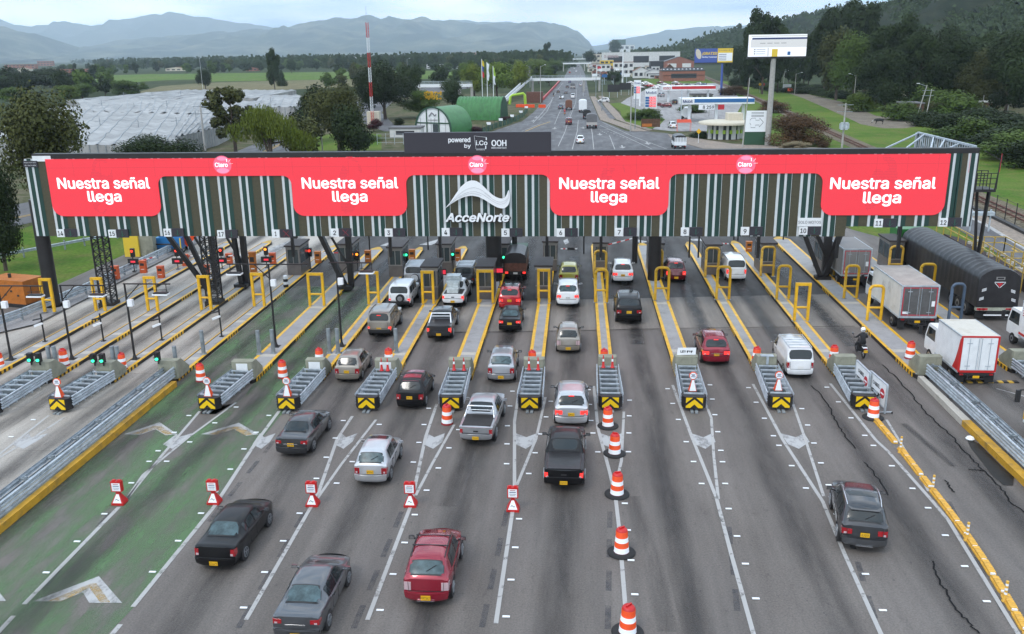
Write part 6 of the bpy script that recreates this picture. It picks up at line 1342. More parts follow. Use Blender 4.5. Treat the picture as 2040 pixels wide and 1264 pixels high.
for k, (dx, dy, z, sz) in enumerate(((-.05, .6, 1.05, (.8, .8, .4)), (-.1, 1.2, 1.05, (.9, .5, .75)), (-.05, .95, 1.46, (.7, .6, .3)), (-.12, 1.9, 1.68, (1.0, .8, .28)), (-.12, 1.85, 1.97, (.9, .75, .2)))):
  b = MB(m_pl); w_, d_, h_ = sz; b.prism([(-w_/2, -d_/2), (w_/2, -d_/2), (w_/2, d_/2), (-w_/2, d_/2)], 0, h_*.8); b.prism([(-w_/2-.03, -d_/2-.03), (w_/2+.03, -d_/2-.03), (w_/2+.03, d_/2+.03), (-w_/2-.03, d_/2+.03)], h_*.8, h_)
  o = b.build('plastic_crate'); o.location = (g[0]+dx, g[1]+dy, z*.92); tag(o, ['pale crate lying in the bed of the white pickup near its tailgate', 'tall pale crate against the rear window of the white pickup', 'small pale crate stacked in the bed of the white pickup', 'lower pale crate on the roof of the white pickup', 'topmost pale crate on the roof of the white pickup'][k], 'crate', 'crates on the white pickup')
def wheel_set(r, xs, ys, rr, w=.26):
  for y in ys:
    for x in xs:
      q = MB(M['rubber']); q.cyl((x-w/2, y, rr), (x+w/2, y, rr), rr, n=22); t = q.build('wheel', r)
      q = MB(M['rim']); s_ = 1 if x > 0 else -1; q.cyl((x+s_*w/2, y, rr), (x+s_*(w/2+.01), y, rr), rr*.55, n=16); q.m('plastic').cyl((x+s_*(w/2+.01), y, rr), (x+s_*(w/2+.03), y, rr), rr*.25, n=10); q.build('rim', t)
def box_truck(x0, x1, yr, yf, zb, zt, cabf, label, roofm, sidem, doorm, trim, cabm='white', red=False, panels=True, tag_n='box_truck', cabh=2.25, doors='steel', cut=False):
  xc = (x0+x1)/2; hw = (x1-x0)/2; r = empty(tag_n, (xc, yr, 0.02), 0, label, 'box truck' if tag_n == 'box_truck' else 'truck', 'trucks at the right-hand lanes'); Lb = yf-yr
  b = MB(sidem); b.box(-hw, hw, 0, Lb, zb, zt-.04); b.m(roofm); b.box(-hw+.01, hw-.01, .01, Lb-.01, zt-.04, zt)
  b.m('galv')
  for s_ in (-hw, hw): b.beam((s_, 0, zt-.03), (s_, Lb, zt-.03), .06, .08); b.beam((s_, 0, zb), (s_, Lb, zb), .06, .1)
  if trim:
    b.m(trim)
    for s_ in (-1, 1): b.beam((s_*(hw-.03), -.012, zb), (s_*(hw-.03), -.012, zt), .09, .05)
    b.beam((-hw+.07, -.012, zt-.04), (hw-.07, -.012, zt-.04), .05, .09); b.beam((-hw+.07, -.012, zb+.03), (hw-.07, -.012, zb+.03), .05, .12)
  if red:
    b.m('ink_red'); b.cur = mat('truck_red', (.5, .02, .02), .4)
    for s_ in (-1, 1):
      pts = [(s_*(hw+.004), .02, zb+.05), (s_*(hw+.004), .75, zb+.05), (s_*(hw+.004), .5, zb+.5), (s_*(hw+.004), .3, zb+1.1), (s_*(hw+.004), .15, zb+1.75), (s_*(hw+.004), .02, zt-.1)]
      b.face(pts if s_ > 0 else pts[::-1])
  b.build('cargo_box', r)
  b = MB(doorm); b.box(-hw+.09, -.015, -.035, -.004, zb+.12, zt-.1); b.box(.015, hw-.09, -.035, -.004, zb+.12, zt-.1); do = b.build('rear_doors', r)
  b = MB(M['galv'])
  for xx in (-hw*.55, -.08, .08, hw*.55): b.cyl((xx, -.05, zb+.15), (xx, -.05, zt-.12), .016, n=6)
  for xx in (-hw*.55, hw*.55):
    for z in (zb+.35, zt-.4): b.box(xx-.14, xx+.14, -.055, -.04, z-.02, z+.02)
  b.build('door_bars', do)
  if doors == 'red':
    b = MB(M['ink_red']); b.cur = mat('reflective_red', (.6, .03, .06), .4)
    for a_, c_ in (((-hw+.13, zb+.17), (hw-.13, zb+.17)), ((-hw+.13, zt-.16), (hw-.13, zt-.16)), ((-hw+.13, zb+.17), (-hw+.13, zt-.16)), ((hw-.13, zb+.17), (hw-.13, zt-.16))): b.beam((a_[0], -.04, a_[1]), (c_[0], -.04, c_[1]), .045, .01) if a_[1] != c_[1] else b.beam((a_[0], -.04, a_[1]), (c_[0], -.04, c_[1]), .012, .045)
    b.m('sheet').box(hw-.4, hw-.2, -.045, -.036, zb+.75, zb+1.1).box(-hw+.17, -hw+.5, -.045, -.036, zb+.25, zb+.4); b.build('reflective_tape', do)
  b = MB(M['plastic']); b.box(-hw*.45, hw*.45, .05, yf-yr+cabf, zb-.28, zb-.08); b.box(-hw+.1, hw-.1, -.02, .06, zb-.2, zb-.05); b.box(-hw*.5, hw*.5, -.05, .02, zb-.42, zb-.34)
  for s_ in (-1, 1): b.beam((s_*hw*.45, 0, zb-.38), (s_*hw*.45, 0, zb-.1), .05)
  b.build('chassis', r)
  for s_ in (-1, 1): q = MB(M['tail']); q.box(s_*hw*.8-.1, s_*hw*.8+.1, -.04, -.02, zb-.18, zb-.08); q.build('tail_lamp', r)
  q = MB(M['plate']); q.box(-.17, .17, -.06, -.04, zb-.34, zb-.2); q.build('number_plate', r)
  cw = min(hw-.04, .95); y0 = Lb+.12; y1 = Lb+cabf; q = MB(M[cabm] if isinstance(cabm, str) else cabm)
  pr = [(y0, .55), (y1-.05, .55), (y1, .9), (y1-.03, 1.35), (y1-.32, cabh-.1), (y1-.45, cabh), (y0+.05, cabh), (y0, cabh-.1)]
  lo_ = [Vector((-cw, y, z)) for y, z in pr]; hi_ = [Vector((cw, y, z)) for y, z in pr]; q.face(lo_); q.face(hi_[::-1])
  for i in range(len(pr)): j = (i+1) % len(pr); q.face([lo_[j], lo_[i], hi_[i], hi_[j]])
  cab = q.build('cab', r)
  q = MB(M['glass'])
  for s_ in (-1, 1): pts = [(s_*(cw+.006), y0+.18, 1.3), (s_*(cw+.006), y1-.15, 1.3), (s_*(cw+.006), y1-.42, cabh-.18), (s_*(cw+.006), y0+.22, cabh-.18)]; q.face(pts if s_ > 0 else pts[::-1])
  q.face([(-cw+.08, y1-.03+.008, 1.38), (-cw+.08, y1-.31+.008, cabh-.14), (cw-.08, y1-.31+.008, cabh-.14), (cw-.08, y1-.03+.008, 1.38)]); q.build('cab_glass', cab)
  for s_ in (-1, 1):
    q = MB(M['plastic']); q.beam((s_*cw, y1-.1, 1.9), (s_*(cw+.28), y1, 1.85), .04); q.cbox((s_*(cw+.3), y1, 1.6), (.18, .08, .5)); q.build('mirror', cab)
  wheel_set(r, (-hw+.18, hw-.18), (min(1.15, Lb*.3),), .39 if zb > .8 else .34, .42); wheel_set(r, (-cw+.1, cw-.1), (Lb+cabf*.5,), .39 if zb > .8 else .34, .24)
  q = MB(M['rubber']);
  for s_ in (-1, 1): q.box(s_*(hw-.2)-.22, s_*(hw-.2)+.22, .1, .13, .12, zb-.1)
  q.build('mudflap', r)
  return r
m_roofd = mat('dirty_roof', (.36, .31, .28), .6, var=.15, vscale=1, grime=(.25, .2, .17), gscale=.8); m_sidew = mat('scuffed_white_side', (.62, .61, .57), .55, var=.08, vscale=.8, grime=(.3, .27, .22), gscale=1.0)
box_truck(20.7, 23.02, 56.25, 61.9, .9, 3.02, 1.9, 'large scuffed white box truck with grey doors edged in red, lane 11', m_roofd, m_sidew, mat('grey_doors', (.12, .12, .12), .45, .3, var=.15), 'galv', doors='red')
box_truck(20.2, 22.3, 67.4, 72.0, .9, 2.98, 1.8, 'grey box truck with red door edging under the gantry in lane 11', mat('ribbed_roof', (.2, .19, .185), .6), mat('grey_side', (.22, .21, .2), .6, var=.1), M['booth_l'], 'galv', doors='red')
box_truck(20.5, 22.45, 46.5, 49.65, .75, 2.77, 1.75, 'small clean white box truck with red corner sweep and rear frame', mat('cream_roof', (.55, .53, .47), .6, var=.05, grime=(.4, .37, .3), gscale=1.5), M['white'], M['white'], mat('truck_red', (.5, .02, .02), .4), red=True, cabh=2.15)
box_truck(26.62, 28.7, 49.7, 53.0, .8, 2.95, 1.75, 'white box truck with red stripes cut off by the right edge', M['white'], M['white'], M['white'], mat('truck_red', (.5, .02, .02), .4), cabh=2.2)
b = MB(MATS['truck_red']); [b.beam((26.605, 51.6, 2.55-k*.14), (26.605, 52.8, 2.55-k*.14), .012, .05) for k in range(4)]; b.beam((26.605, 49.7, .98), (26.605, 53.0, .98), .012, .14); o = b.build('red_stripes'); par = [x for x in bpy.data.objects if x.get('label', '').startswith('white box truck with red stripes')][0]; o.parent = par; o.location = (-par.location.x, -par.location.y, -par.location.z)
r = empty('yellow_bus', (21.15, 36.5, .02), 0, 'yellow and white bus front with tall black mirror at the right edge', 'bus')
b = MB(M['white']); b.prism([(0, 0), (1.9, 0), (1.9, 4), (0, 4)], .45, 2.3); b.build('body', r); b = MB(M['yellow']); b.prism([(-.012, .4), (0, .4), (0, 4.01), (-.012, 4.01)], .6, 1.0); b.build('stripe', r)
b = MB(M['glass']); b.prism([(-.014, .3), (0, .3), (0, 3.6), (-.014, 3.6)], 1.3, 2.1); b.build('side_window', r); b = MB(M['plastic']); b.beam((0, 3.9, 2.1), (-.3, 4.1, 2.0), .05); b.cbox((-.35, 4.1, 1.7), (.2, .12, .6)); b.build('mirror', r); wheel_set(r, (.1, 1.8), (.9, 3.2), .4)
yr, yf = 58.6, 73.2; xa, xb = 26.45, 29.1; hw = (xb-xa)/2; r = empty('semi_trailer', ((xa+xb)/2, yr, .02), 0, 'long articulated lorry under a ribbed black tarpaulin, beside the yellow railing', 'lorry', 'trucks at the right-hand lanes'); Lb = yf-yr
b = MB(M['tarp']); nS = 60; prof = [(-hw, .95), (-hw, 2.75), (-hw+.1, 3.05), (-hw+.4, 3.3), (-hw*.4, 3.5), (0, 3.55), (hw*.4, 3.5), (hw-.4, 3.3), (hw-.1, 3.05), (hw, 2.75), (hw, .95)]
vs = []; random.seed(11)
for i in range(nS+1):
  y = Lb*i/nS; k = .075*abs(math.sin(PI*i/3.0)); sag = -.0
  for j, (x, z) in enumerate(prof): vs.append((x*(1-.03*(1-abs(math.sin(PI*i/3.)))*(1 if j not in (0, 10) else 0)), y, z+(k if 2 <= j <= 8 else 0)+random.uniform(-.012, .012)))
n = len(prof); b.mesh(vs, [(i*n+j, (i+1)*n+j, (i+1)*n+j+1, i*n+j+1) for i in range(nS) for j in range(n-1)], True); b.face([(x, 0, z) for x, z in prof][::-1]); b.face([(x, Lb, z) for x, z in prof]); b.build('tarpaulin', r)
b = MB(M['sheet'])
for x, z, s_ in ((-.95, 2.1, 1), (.9, 2.1, -1), (-1.05, 1.5, 1), (1.0, 1.5, -1)):
  for q_ in range(3): b.face([(x-.14, -.006, z-.1+q_*.07), (x+.14, -.006, z-.1+q_*.07+s_*.1), (x+.14, -.006, z-.06+q_*.07+s_*.1), (x-.14, -.006, z-.06+q_*.07)])
for k in range(2): b.face([(.0+(k*2-1)*.32, -.006, 2.62), (.0+(k*2-1)*.36, -.006, 2.62), (.04*(k*2-1), -.006, 2.28), (0, -.006, 2.28)])
b.box(-.35, .35, -.008, -.002, 2.64, 2.68); b.build('rear_markings', r)
b = MB(M['ink_red']); b.vprism([(-.2, 2.6), (.2, 2.6), (0, 2.32)], -.012, -.004); b.m('booth_l').box(-.28, .28, -.01, -.004, 2.82, 3.02); b.m('ink').box(-.2, .2, -.013, -.01, 2.87, 2.97); b.build('rear_emblem', r)
b = MB(M['white']); b.cur = mat('trailer_frame', (.35, .37, .3), .6, var=.2, grime=(.12, .1, .08)); b.box(-hw, hw, -.03, .2, .72, .93); b.m('ink_red'); b.box(-hw+.05, -hw+.75, -.045, -.03, .76, .9); b.box(hw-.75, hw-.05, -.045, -.03, .76, .9); b.m('plastic'); b.box(-hw*.5, hw*.5, -.02, .1, .4, .7); b.box(-.5, .5, .2, Lb-.3, .75, .92)
b.m('sheet'); b.box(-hw*.6, hw*.6, -.06, .0, .38, .46)
b.build('rear_frame', r)
for s_ in (-1, 1):
  for k in range(2): q = MB(M['tail']); q.cyl((s_*(hw-.22-k*.26), -.05, .83), (s_*(hw-.22-k*.26), -.075, .83), .08, n=14); q.build('tail_lamp', r)
  q = MB(M['rubber']); q.box(s_*hw*.75-.28, s_*hw*.75+.28, .15, .18, .15, .72); q.build('mudflap', r)
wheel_set(r, (-hw+.2, hw-.2), (1.6, 2.75, 3.9), .5, .5); wheel_set(r, (-hw+.3, hw-.3), (Lb+.3, Lb+1.5, Lb+4.2), .5, .4)
b = MB(M['green']); b.cur = mat('cab_green', (.02, .16, .03), .35); b.box(-1.15, 1.15, Lb+1.4, Lb+3.4, .6, 3.1); b.box(-.9, .9, Lb+3.4, Lb+4.9, .6, 1.8); b.build('cab', r); b = MB(M['plastic']); b.cyl((-1.3, Lb+1.0, .8), (-1.3, Lb+1.0, 4.0), .09); b.build('exhaust_pipe', r)
def stake(x, y, w_, L_, zt, label, head=0, body='wood', scl=1.0, group='vehicles queueing at the toll lanes', lit=True, topm='tarp', grille=False):
  r = empty('stake_truck', (x, y, .02), R(head), label, 'truck', group); r.scale = (scl,)*3; hw = w_/2
  b = MB(M[body]); b.box(-hw, hw, 0, L_, .85, 1.5)
  if grille:
    b.m('sheet')
    for k in range(7): b.box(-hw+.02, hw-.02, -.03, -.003, .95+k*.2, 1.06+k*.2)
    for k in range(5): b.box(-hw+.02+k*(w_-.1)/4, -hw+.08+k*(w_-.1)/4, -.04, -.03, .9, 2.35)
  b.build('cargo_bed', r)
  prof = [(-hw, 1.5), (-hw, zt-.45), (-hw*.85, zt-.2), (-hw*.5, zt-.04), (0, zt), (hw*.5, zt-.04), (hw*.85, zt-.2), (hw, zt-.45), (hw, 1.5)]
  b = MB(M[topm]); b.vprism([(x_*1.01, z_) for x_, z_ in prof], .01, L_-.01); b.build('tarpaulin', r)
  b = MB(M['white'] if grille else M['dkgreen']); b.prism([(-hw*.9, L_+.1), (hw*.9, L_+.1), (hw*.88, L_+1.7), (-hw*.88, L_+1.7)], .5, 2.1); cab = b.build('cab', r); b = MB(M['glass']); b.box(-hw*.9-.01, hw*.9+.01, L_+.5, L_+1.4, 1.35, 1.95); b.build('cab_glass', cab)
  b = MB(M['plastic']); b.box(-hw*.5, hw*.5, 0, L_+1.6, .55, .85); b.build('chassis', r)
  for s_ in (-1, 1): q = MB(M['tail_lit'] if lit else M['tail']); q.box(s_*hw*.8-.12, s_*hw*.8+.12, -.03, -.004, .66, .82); q.build('tail_lamp', r)
  q = MB(M['plate_w']); q.box(-.17, .17, -.03, -.01, .62, .76); q.build('number_plate', r)
  wheel_set(r, (-hw+.2, hw-.2), (1.0, L_+.9), .4, .35); return r
p = G(1027, 562, 0); stake(p.x, p.y, 1.75, 3.4, 2.35, 'small truck with black domed tarpaulin at the head of lane 5', body='rust')
def skin_body(name, pts, edges, rad, m_, parent, sub=2):
  me = bpy.data.meshes.new(name); me.from_pydata(pts, edges, []); me.materials.append(m_); o = bpy.data.objects.new(name, me); COL.objects.link(o); o.parent = parent
  md = o.modifiers.new('s', 'SKIN'); md.use_smooth_shade = True
  for i, r_ in enumerate(rad): me.skin_vertices[0].data[i].radius = (r_, r_) if not isinstance(r_, tuple) else r_
  me.skin_vertices[0].data[0].use_root = True
  sd_ = o.modifiers.new('u', 'SUBSURF'); sd_.levels = sub; sd_.render_levels = sub
  me2 = bpy.data.meshes.new_from_object(o.evaluated_get(bpy.context.evaluated_depsgraph_get())); o.modifiers.clear(); o.data = me2
  for p_ in me2.polygons: p_.use_smooth = True
  if not me2.materials: me2.materials.append(m_)
  return o
def motorbike(pos, head, label, rlabel, bodym, far=False, scl=.95, coat=None, helm=None):
  r = empty('motorcycle', pos, R(head), label, 'motorcycle'); r.scale = (scl,)*3
  for y in (.32, 1.62):
    b = MB(M['rubber']); n = 20
    b.tube([(0, y+.27*math.cos(2*PI*k/n), .32+.27*math.sin(2*PI*k/n)) for k in range(n+1)], .055, 8); t = b.build('wheel', r)
    b = MB(M['rim']); [b.beam((0, y, .32), (0, y+.25*math.cos(2*PI*k/6), .32+.25*math.sin(2*PI*k/6)), .02) for k in range(6)]; b.cyl((-.06, y, .32), (.06, y, .32), .06); b.build('rim', t)
  b = MB(M['plastic']); b.beam((0, .32, .32), (0, .8, .45), .08); b.beam((0, .8, .45), (0, 1.3, .85), .09); b.beam((0, 1.62, .32), (0, 1.38, .98), .07); b.box(-.12, .12, .75, 1.15, .3, .62); b.cyl((.13, .95, .4), (.15, .2, .42), .045); b.beam((0, .32, .34), (0, .55, .75), .06); b.build('engine_frame', r)
  b = MB(bodym); b.mesh([(-.1, .85, .8), (.1, .85, .8), (.14, 1.3, .8), (-.14, 1.3, .8), (-.08, .85, .9), (.08, .85, .9), (.1, 1.25, 1.0), (-.1, 1.25, 1.0)], [(4, 5, 6, 7), (0, 1, 5, 4), (1, 2, 6, 5), (2, 3, 7, 6), (3, 0, 4, 7)]); b.build('fuel_tank', r)
  b = MB(M['plastic']); b.prism([(-.12, .15), (.12, .15), (.13, .9), (-.13, .9)], .76, .85); b.build('seat', r)
  b = MB(M['sheet']); b.prism([(-.11, .0), (.11, .0), (.13, .3), (-.13, .3)], .72, .78); b.build('tail_rack', r)
  b = MB(M['plastic']); b.beam((-.36, 1.28, 1.06), (.36, 1.28, 1.06), .03); b.beam((-.3, 1.3, 1.06), (-.42, 1.35, 1.28), .02); b.beam((.3, 1.3, 1.06), (.42, 1.35, 1.28), .02); hb = b.build('handlebar', r)
  for s_ in (-1, 1): b = MB(M['chrome']); b.cbox((s_*.43, 1.34, 1.3), (.14, .03, .09)); b.build('mirror', hb)
  b = MB(M['tail']); b.box(-.07, .07, -.05, .0, .68, .74); b.build('tail_lamp', r)
  b = MB(M['plate']); b.box(-.12, .12, -.1, -.085, .48, .64); pl = b.build('number_plate', r); b = MB(M['ink']); text_fit(b, 'CVY 67', -.1, .1, .53, .59, -.101, 0, .002); b.build('plate_lettering', pl)
  pr = empty('person', pos, R(head), rlabel, 'person'); pr.scale = (scl,)*3
  P = [(0, .58, .92), (0, .60, 1.08), (0, .66, 1.28), (0, .71, 1.44), (0, .74, 1.53), (0, .77, 1.62),
         (-.19, .71, 1.42), (-.33, .86, 1.2), (-.33, 1.14, 1.1), (-.335, 1.24, 1.08), (.19, .71, 1.42), (.33, .86, 1.2), (.33, 1.14, 1.1), (.335, 1.24, 1.08),
         (-.12, .62, .9), (-.22, 1.0, .82), (-.2, .84, .4), (-.21, .98, .33), (.12, .62, .9), (.22, 1.0, .82), (.2, .84, .4), (.21, .98, .33)]
  E_ = [(0, 1), (1, 2), (2, 3), (3, 4), (4, 5), (3, 6), (6, 7), (7, 8), (8, 9), (3, 10), (10, 11), (11, 12), (12, 13), (0, 14), (14, 15), (15, 16), (16, 17), (0, 18), (18, 19), (19, 20), (20, 21)]
  rd = [.15, (.16, .12), (.18, .13), (.15, .1), .06, .07, .075, .055, .042, .035, .075, .055, .042, .035, .1, .075, .055, .045, .1, .075, .055, .045]
  skin_body('body', P, E_, rd, coat or M['cloth'], pr)
  b = MB(helm or M['sheet']); n = 14
  b.lathe([(.001, -.15), (.1, -.14), (.135, -.06), (.145, .02), (.13, .09), (.08, .14), (.001, .155)], (0, .79, 1.71), n); b.m('glass'); b.cbox((0, .9, 1.7), (.2, .08, .1)); b.m('ink'); b.cbox((0, .66, 1.68), (.16, .03, .04)); b.build('helmet', pr)
  if not far:
    for s_ in (-1, 1):
      b = MB(M['cloth']); hx = s_*.335; b.cbox((hx, 1.25, 1.075), (.085, .09, .05))
      for k in range(4):
        x = hx-.03+k*.02; b.tube([(x, 1.28, 1.09), (x, 1.32, 1.085), (x, 1.32, 1.045), (x, 1.29, 1.03)], .0095, 6)
      b.tube([(hx-s_*.04, 1.23, 1.06), (hx-s_*.055, 1.26, 1.04), (hx-s_*.045, 1.29, 1.035)], .011, 6); b.build('gloved_hand', pr)
      b = MB(M['plastic']); b.cbox((s_*.21, .97, .3), (.1, .27, .09)); b.build('boot', pr)
  return r
p = G(1722, 718); motorbike((p.x, p.y, .02), 0, 'black motorcycle with yellow plate in lane 10, between two islands', 'rider in black jacket and white helmet on the motorcycle in lane 10', M['black'])
fl = 'traffic on the highway beyond the gantry'
FAR = [('hatch', 'white', 1156, 284, 0, 'white hatchback just beyond the gantry, nearest on the highway'), ('suv', 'dred', 1133, 247, 0, 'dark red car with white roof beyond the gantry, near a motorcycle'), ('hatch', 'bluegrey', 1117, 216, 0, 'blue-grey car left of the brown truck on the highway'),
       ('sedan', 'dgrey', 1112, 184, 0, 'dark car at the left line before the footbridge'), ('van', 'white', 1141, 195, 0, 'white van on the highway behind a grey truck'), ('sedan', 'grey', 1127, 186, 0, 'light grey saloon left of the white van'), ('sedan', 'white', 1119, 195, 180, 'white car facing left lane, by a motorcyclist'),
       ('hatch', 'dgrey', 1130, 175, 0, 'dark hatchback before the footbridge'), ('hatch', 'silver', 1157, 171, 0, 'silver car on the right lane just before the footbridge'), ('suv', 'blue', 1135, 165, 0, 'dark blue car under the footbridge'), ('van', 'white', 1146, 159, 0, 'white van under the footbridge'), ('suv', 'dgrey', 1157, 159, 0, 'dark car under the right end of the footbridge'),
       ('suv', 'red2', 1135, 146, 0, 'red truck-like car beyond the footbridge'), ('sedan', 'white', 1144, 137, 0, 'white car beyond the footbridge, left'), ('hatch', 'white', 1148, 143, 0, 'white car beyond the footbridge, right'), ('sedan', 'grey', 1152, 134, 0, 'grey car far along the highway'), ('suv', 'silver', 1141, 131, 0, 'silver car far along the highway')]
for k, c_, x, y, h_, lb in FAR:
  car(k, P_[c_], at(x, y), h_, lb, NM, group=fl, far=True, opt=('brake',) if k == 'suv' else ())
def far_truck(x, y, w_, L_, zt, label, body, topm, head=0, grille=False): p = G(x, y); return stake(p.x, p.y, w_, L_, zt, label, head, body=body, group=fl, lit=False, topm=topm, grille=grille)
m_btarp = mat('brown_tarp', (.16, .07, .045), .8); M['brown_tarp'] = m_btarp; M['booth_l2'] = mat('pale_side', (.4, .38, .36), .6)
far_truck(1179, 257, 2.5, 5.2, 3.4, 'truck with black canopy and pale tailgate beyond the gantry', 'booth_l2', 'greyroof')
far_truck(1169, 238, 2.1, 4.2, 2.5, 'dark truck ahead of the black-canopied truck', 'black', 'black')
far_truck(1161, 225, 2.4, 6.5, 3.7, 'white box lorry on the right lane of the highway', 'white', 'white')
far_truck(1133, 220, 2.1, 4.2, 3.1, 'brown stake truck in the middle of the highway', 'brown_tarp', 'brown_tarp')
far_truck(1141, 178, 2.2, 4.4, 2.8, 'grey stake truck behind the white van', 'booth_l2', 'greyroof')
far_truck(1355, 300, 2.2, 4.6, 2.7, 'truck with black canopy and white slatted tailgate peeking over the gantry', 'white', 'tarp', 0, True)
for x, y, c_, lb in ((1125, 230, P_['red2'], 'red clothes'), (1103, 194, M['black'], 'dark clothes near the left kerb'), (1117, 198, M['cloth'], 'dark clothes beside a white car')):
  p = G(x, y); motorbike((p.x, p.y, .02), 0, f'small motorcycle on the highway ridden by someone in {lb}', f'motorcyclist in {lb} on the highway', M['black'], True, coat=c_ if 'red' in lb else M['cloth'], helm=c_ if 'red' in lb else M['ink'])
PK = [(1214, 203, 80, 'white', 'suv'), (1300, 172, 70, 'red2', 'sedan'), (1318, 173, 70, 'white', 'sedan'), (1330, 174, 70, 'dred', 'sedan'), (1285, 170, 75, 'silver', 'hatch'), (1345, 172, 70, 'dred', 'sedan'), (1398, 170, 60, 'silver', 'suv'), (1408, 172, 60, 'blue', 'suv'), (1342, 254, 5, 'white', 'hatch'), (1322, 211, 90, 'dred', 'sedan'), (1338, 213, 75, 'dred', 'hatch'), (1360, 175, 60, 'white', 'hatch'), (1275, 173, 60, 'white', 'sedan'), (1345, 207, 0, 'black', 'suv'), (1321, 192, 20, 'silver', 'suv'), (1375, 172, 60, 'dgrey', 'hatch')]
PL = ['white car leaving the forecourt onto the pavement', 'bright red car in the parking lot behind the price pylons', 'white car beside the red one in the parking lot', 'dark red car in the middle row of the parking lot', 'silver car at the left of the parking lot', 'dark red car at the right of the middle row', 'silver car by the railway end of the parking lot', 'blue car at the railway end of the parking lot', 'white taxi on the forecourt near the orange awning', 'dark red car crossing the forecourt', 'dark red hatchback behind the crossing car', 'white hatchback near the red canopy', 'white car farthest left in the parking lot', 'black car by the tanker', 'silver car on the forecourt behind the price pylon', 'dark grey hatchback behind the red canopy']
random.seed(6)
PK += [(1262+k*7.5, 166+3.4*(k % 4), 72, random.choice(['white', 'red2', 'silver', 'dred', 'white']), 'sedan') for k in range(14)]; PL += ['small car in the packed rows of the parking lot behind the red-banded canopy']*14
for (x, y, h_, c_, k), lb in zip(PK, PL): car(k, P_[c_], at(x, y), h_, lb, NM, group='parked cars at the filling stations', far=True)
def interp(pts, x):
  if x <= pts[0][0]: return pts[0][1]
  for a, c in zip(pts, pts[1:]):
    if x <= c[0]: t = (x-a[0])/(c[0]-a[0]); t = t*t*(3-2*t)*.5+t*.5; return a[1]+(c[1]-a[1])*t
  return pts[-1][1]
def hills(name, D, depth, sil, mt, x0, x1, rough=.3, n=150, rows=16, fs=.0014, jag=1.9):
  b = MB(mt); vs = []
  for i in range(n+1):
    px = x0+(x1-x0)*i/n; py = interp(sil, px)+jag*2.2*noise.noise(Vector((px*.035, D*.01, 0)))*1.5+jag*.9*noise.noise(Vector((px*.13, D*.01, 3)))+jag*.4*noise.noise(Vector((px*.4, D*.01, 5)))
    p = W(px, py, D)
    for j in range(rows+1):
      t = j/rows; y = D-depth*(1-t); k = t**1.25
      nv = .6-2.2*abs(noise.noise(Vector((p.x*fs*1.3, y*fs*.6, D*.003))))+.6*noise.noise(Vector((p.x*fs*4, y*fs*3, 1)))
      z = max(-4, p.z*k*(1+rough*3*nv*(1-t)*t*2)); vs.append((p.x*(y/D)**.35, y, z if j else -6))
    vs.append((p.x*1.02, D+depth*.6, -6))
  m_ = rows+2
  b.mesh(vs, [(i*m_+j, (i+1)*m_+j, (i+1)*m_+j+1, i*m_+j+1) for i in range(n) for j in range(m_-1)], True); return struct(b, name)
m_mt = ground_mat('mountain', (0.014, 0.028, 0.028), (0.04, 0.058, 0.04), (0.22, 0.21, 0.14), .0012, .003, fine=.02)
m_mt2 = ground_mat('far_mountain', (0.025, 0.04, 0.035), (0.045, 0.06, 0.045), (0.12, 0.12, 0.09), .0006, .002, fine=.01)
m_fh = ground_mat('forest_hill', (0.012, 0.02, 0.009), (0.022, 0.03, 0.012), (0.035, 0.04, 0.018), .012, .05, fine=.25)
hills('far_mountains', 15500, 4000, [(-300, 70), (-60, 50), (0, 38), (30, 50), (60, 53), (100, 47), (130, 45), (180, 51), (220, 47), (260, 37), (300, 30), (345, 26), (380, 30), (420, 38), (470, 44), (520, 52), (560, 58), (620, 56), (760, 50), (860, 43), (900, 40), (960, 43), (1010, 44), (1100, 62), (1140, 92), (1190, 92), (1220, 84), (1280, 70), (1340, 60), (1400, 54), (1500, 50), (1700, 70)], m_mt2, -300, 1700, n=220)
hills('mountains', 11000, 4000, [(170, 118), (200, 112), (220, 97), (250, 84), (290, 77), (330, 74), (370, 70), (400, 68), (450, 66), (500, 58), (560, 60), (600, 47), (650, 38), (700, 36), (745, 32), (770, 36), (800, 38), (840, 36), (870, 41), (900, 42), (960, 48), (1020, 46), (1080, 44), (1120, 50), (1150, 62), (1170, 80), (1185, 98), (1205, 112), (1230, 118)], m_mt, 170, 1230, n=200)
hills('left_mountain', 8500, 3000, [(-400, 20), (-60, 46), (0, 53), (40, 64), (70, 68), (100, 86), (140, 104), (175, 115)], m_mt, -400, 175, n=80)
hills('low_hills', 8000, 1500, [(1120, 112), (1160, 104), (1200, 100), (1260, 94), (1300, 98), (1360, 92), (1420, 90)], m_mt, 1120, 1420, n=50)
hills('wooded_hill', 1500, 350, [(1230, 112), (1290, 108), (1340, 100), (1370, 90), (1400, 80), (1430, 70), (1480, 62), (1530, 52), (1570, 42), (1610, 30), (1650, 22), (1700, 14), (1760, 6)], m_fh, 1230, 1760, n=90, fs=.005, jag=1.6)
hills('steep_hill', 900, 520, [(1560, 90), (1640, 50), (1700, 26), (1760, 8), (1830, -20), (1900, -60), (2040, -120), (2400, -170)], m_fh, 1560, 2400, n=90, fs=.006, jag=2.0)
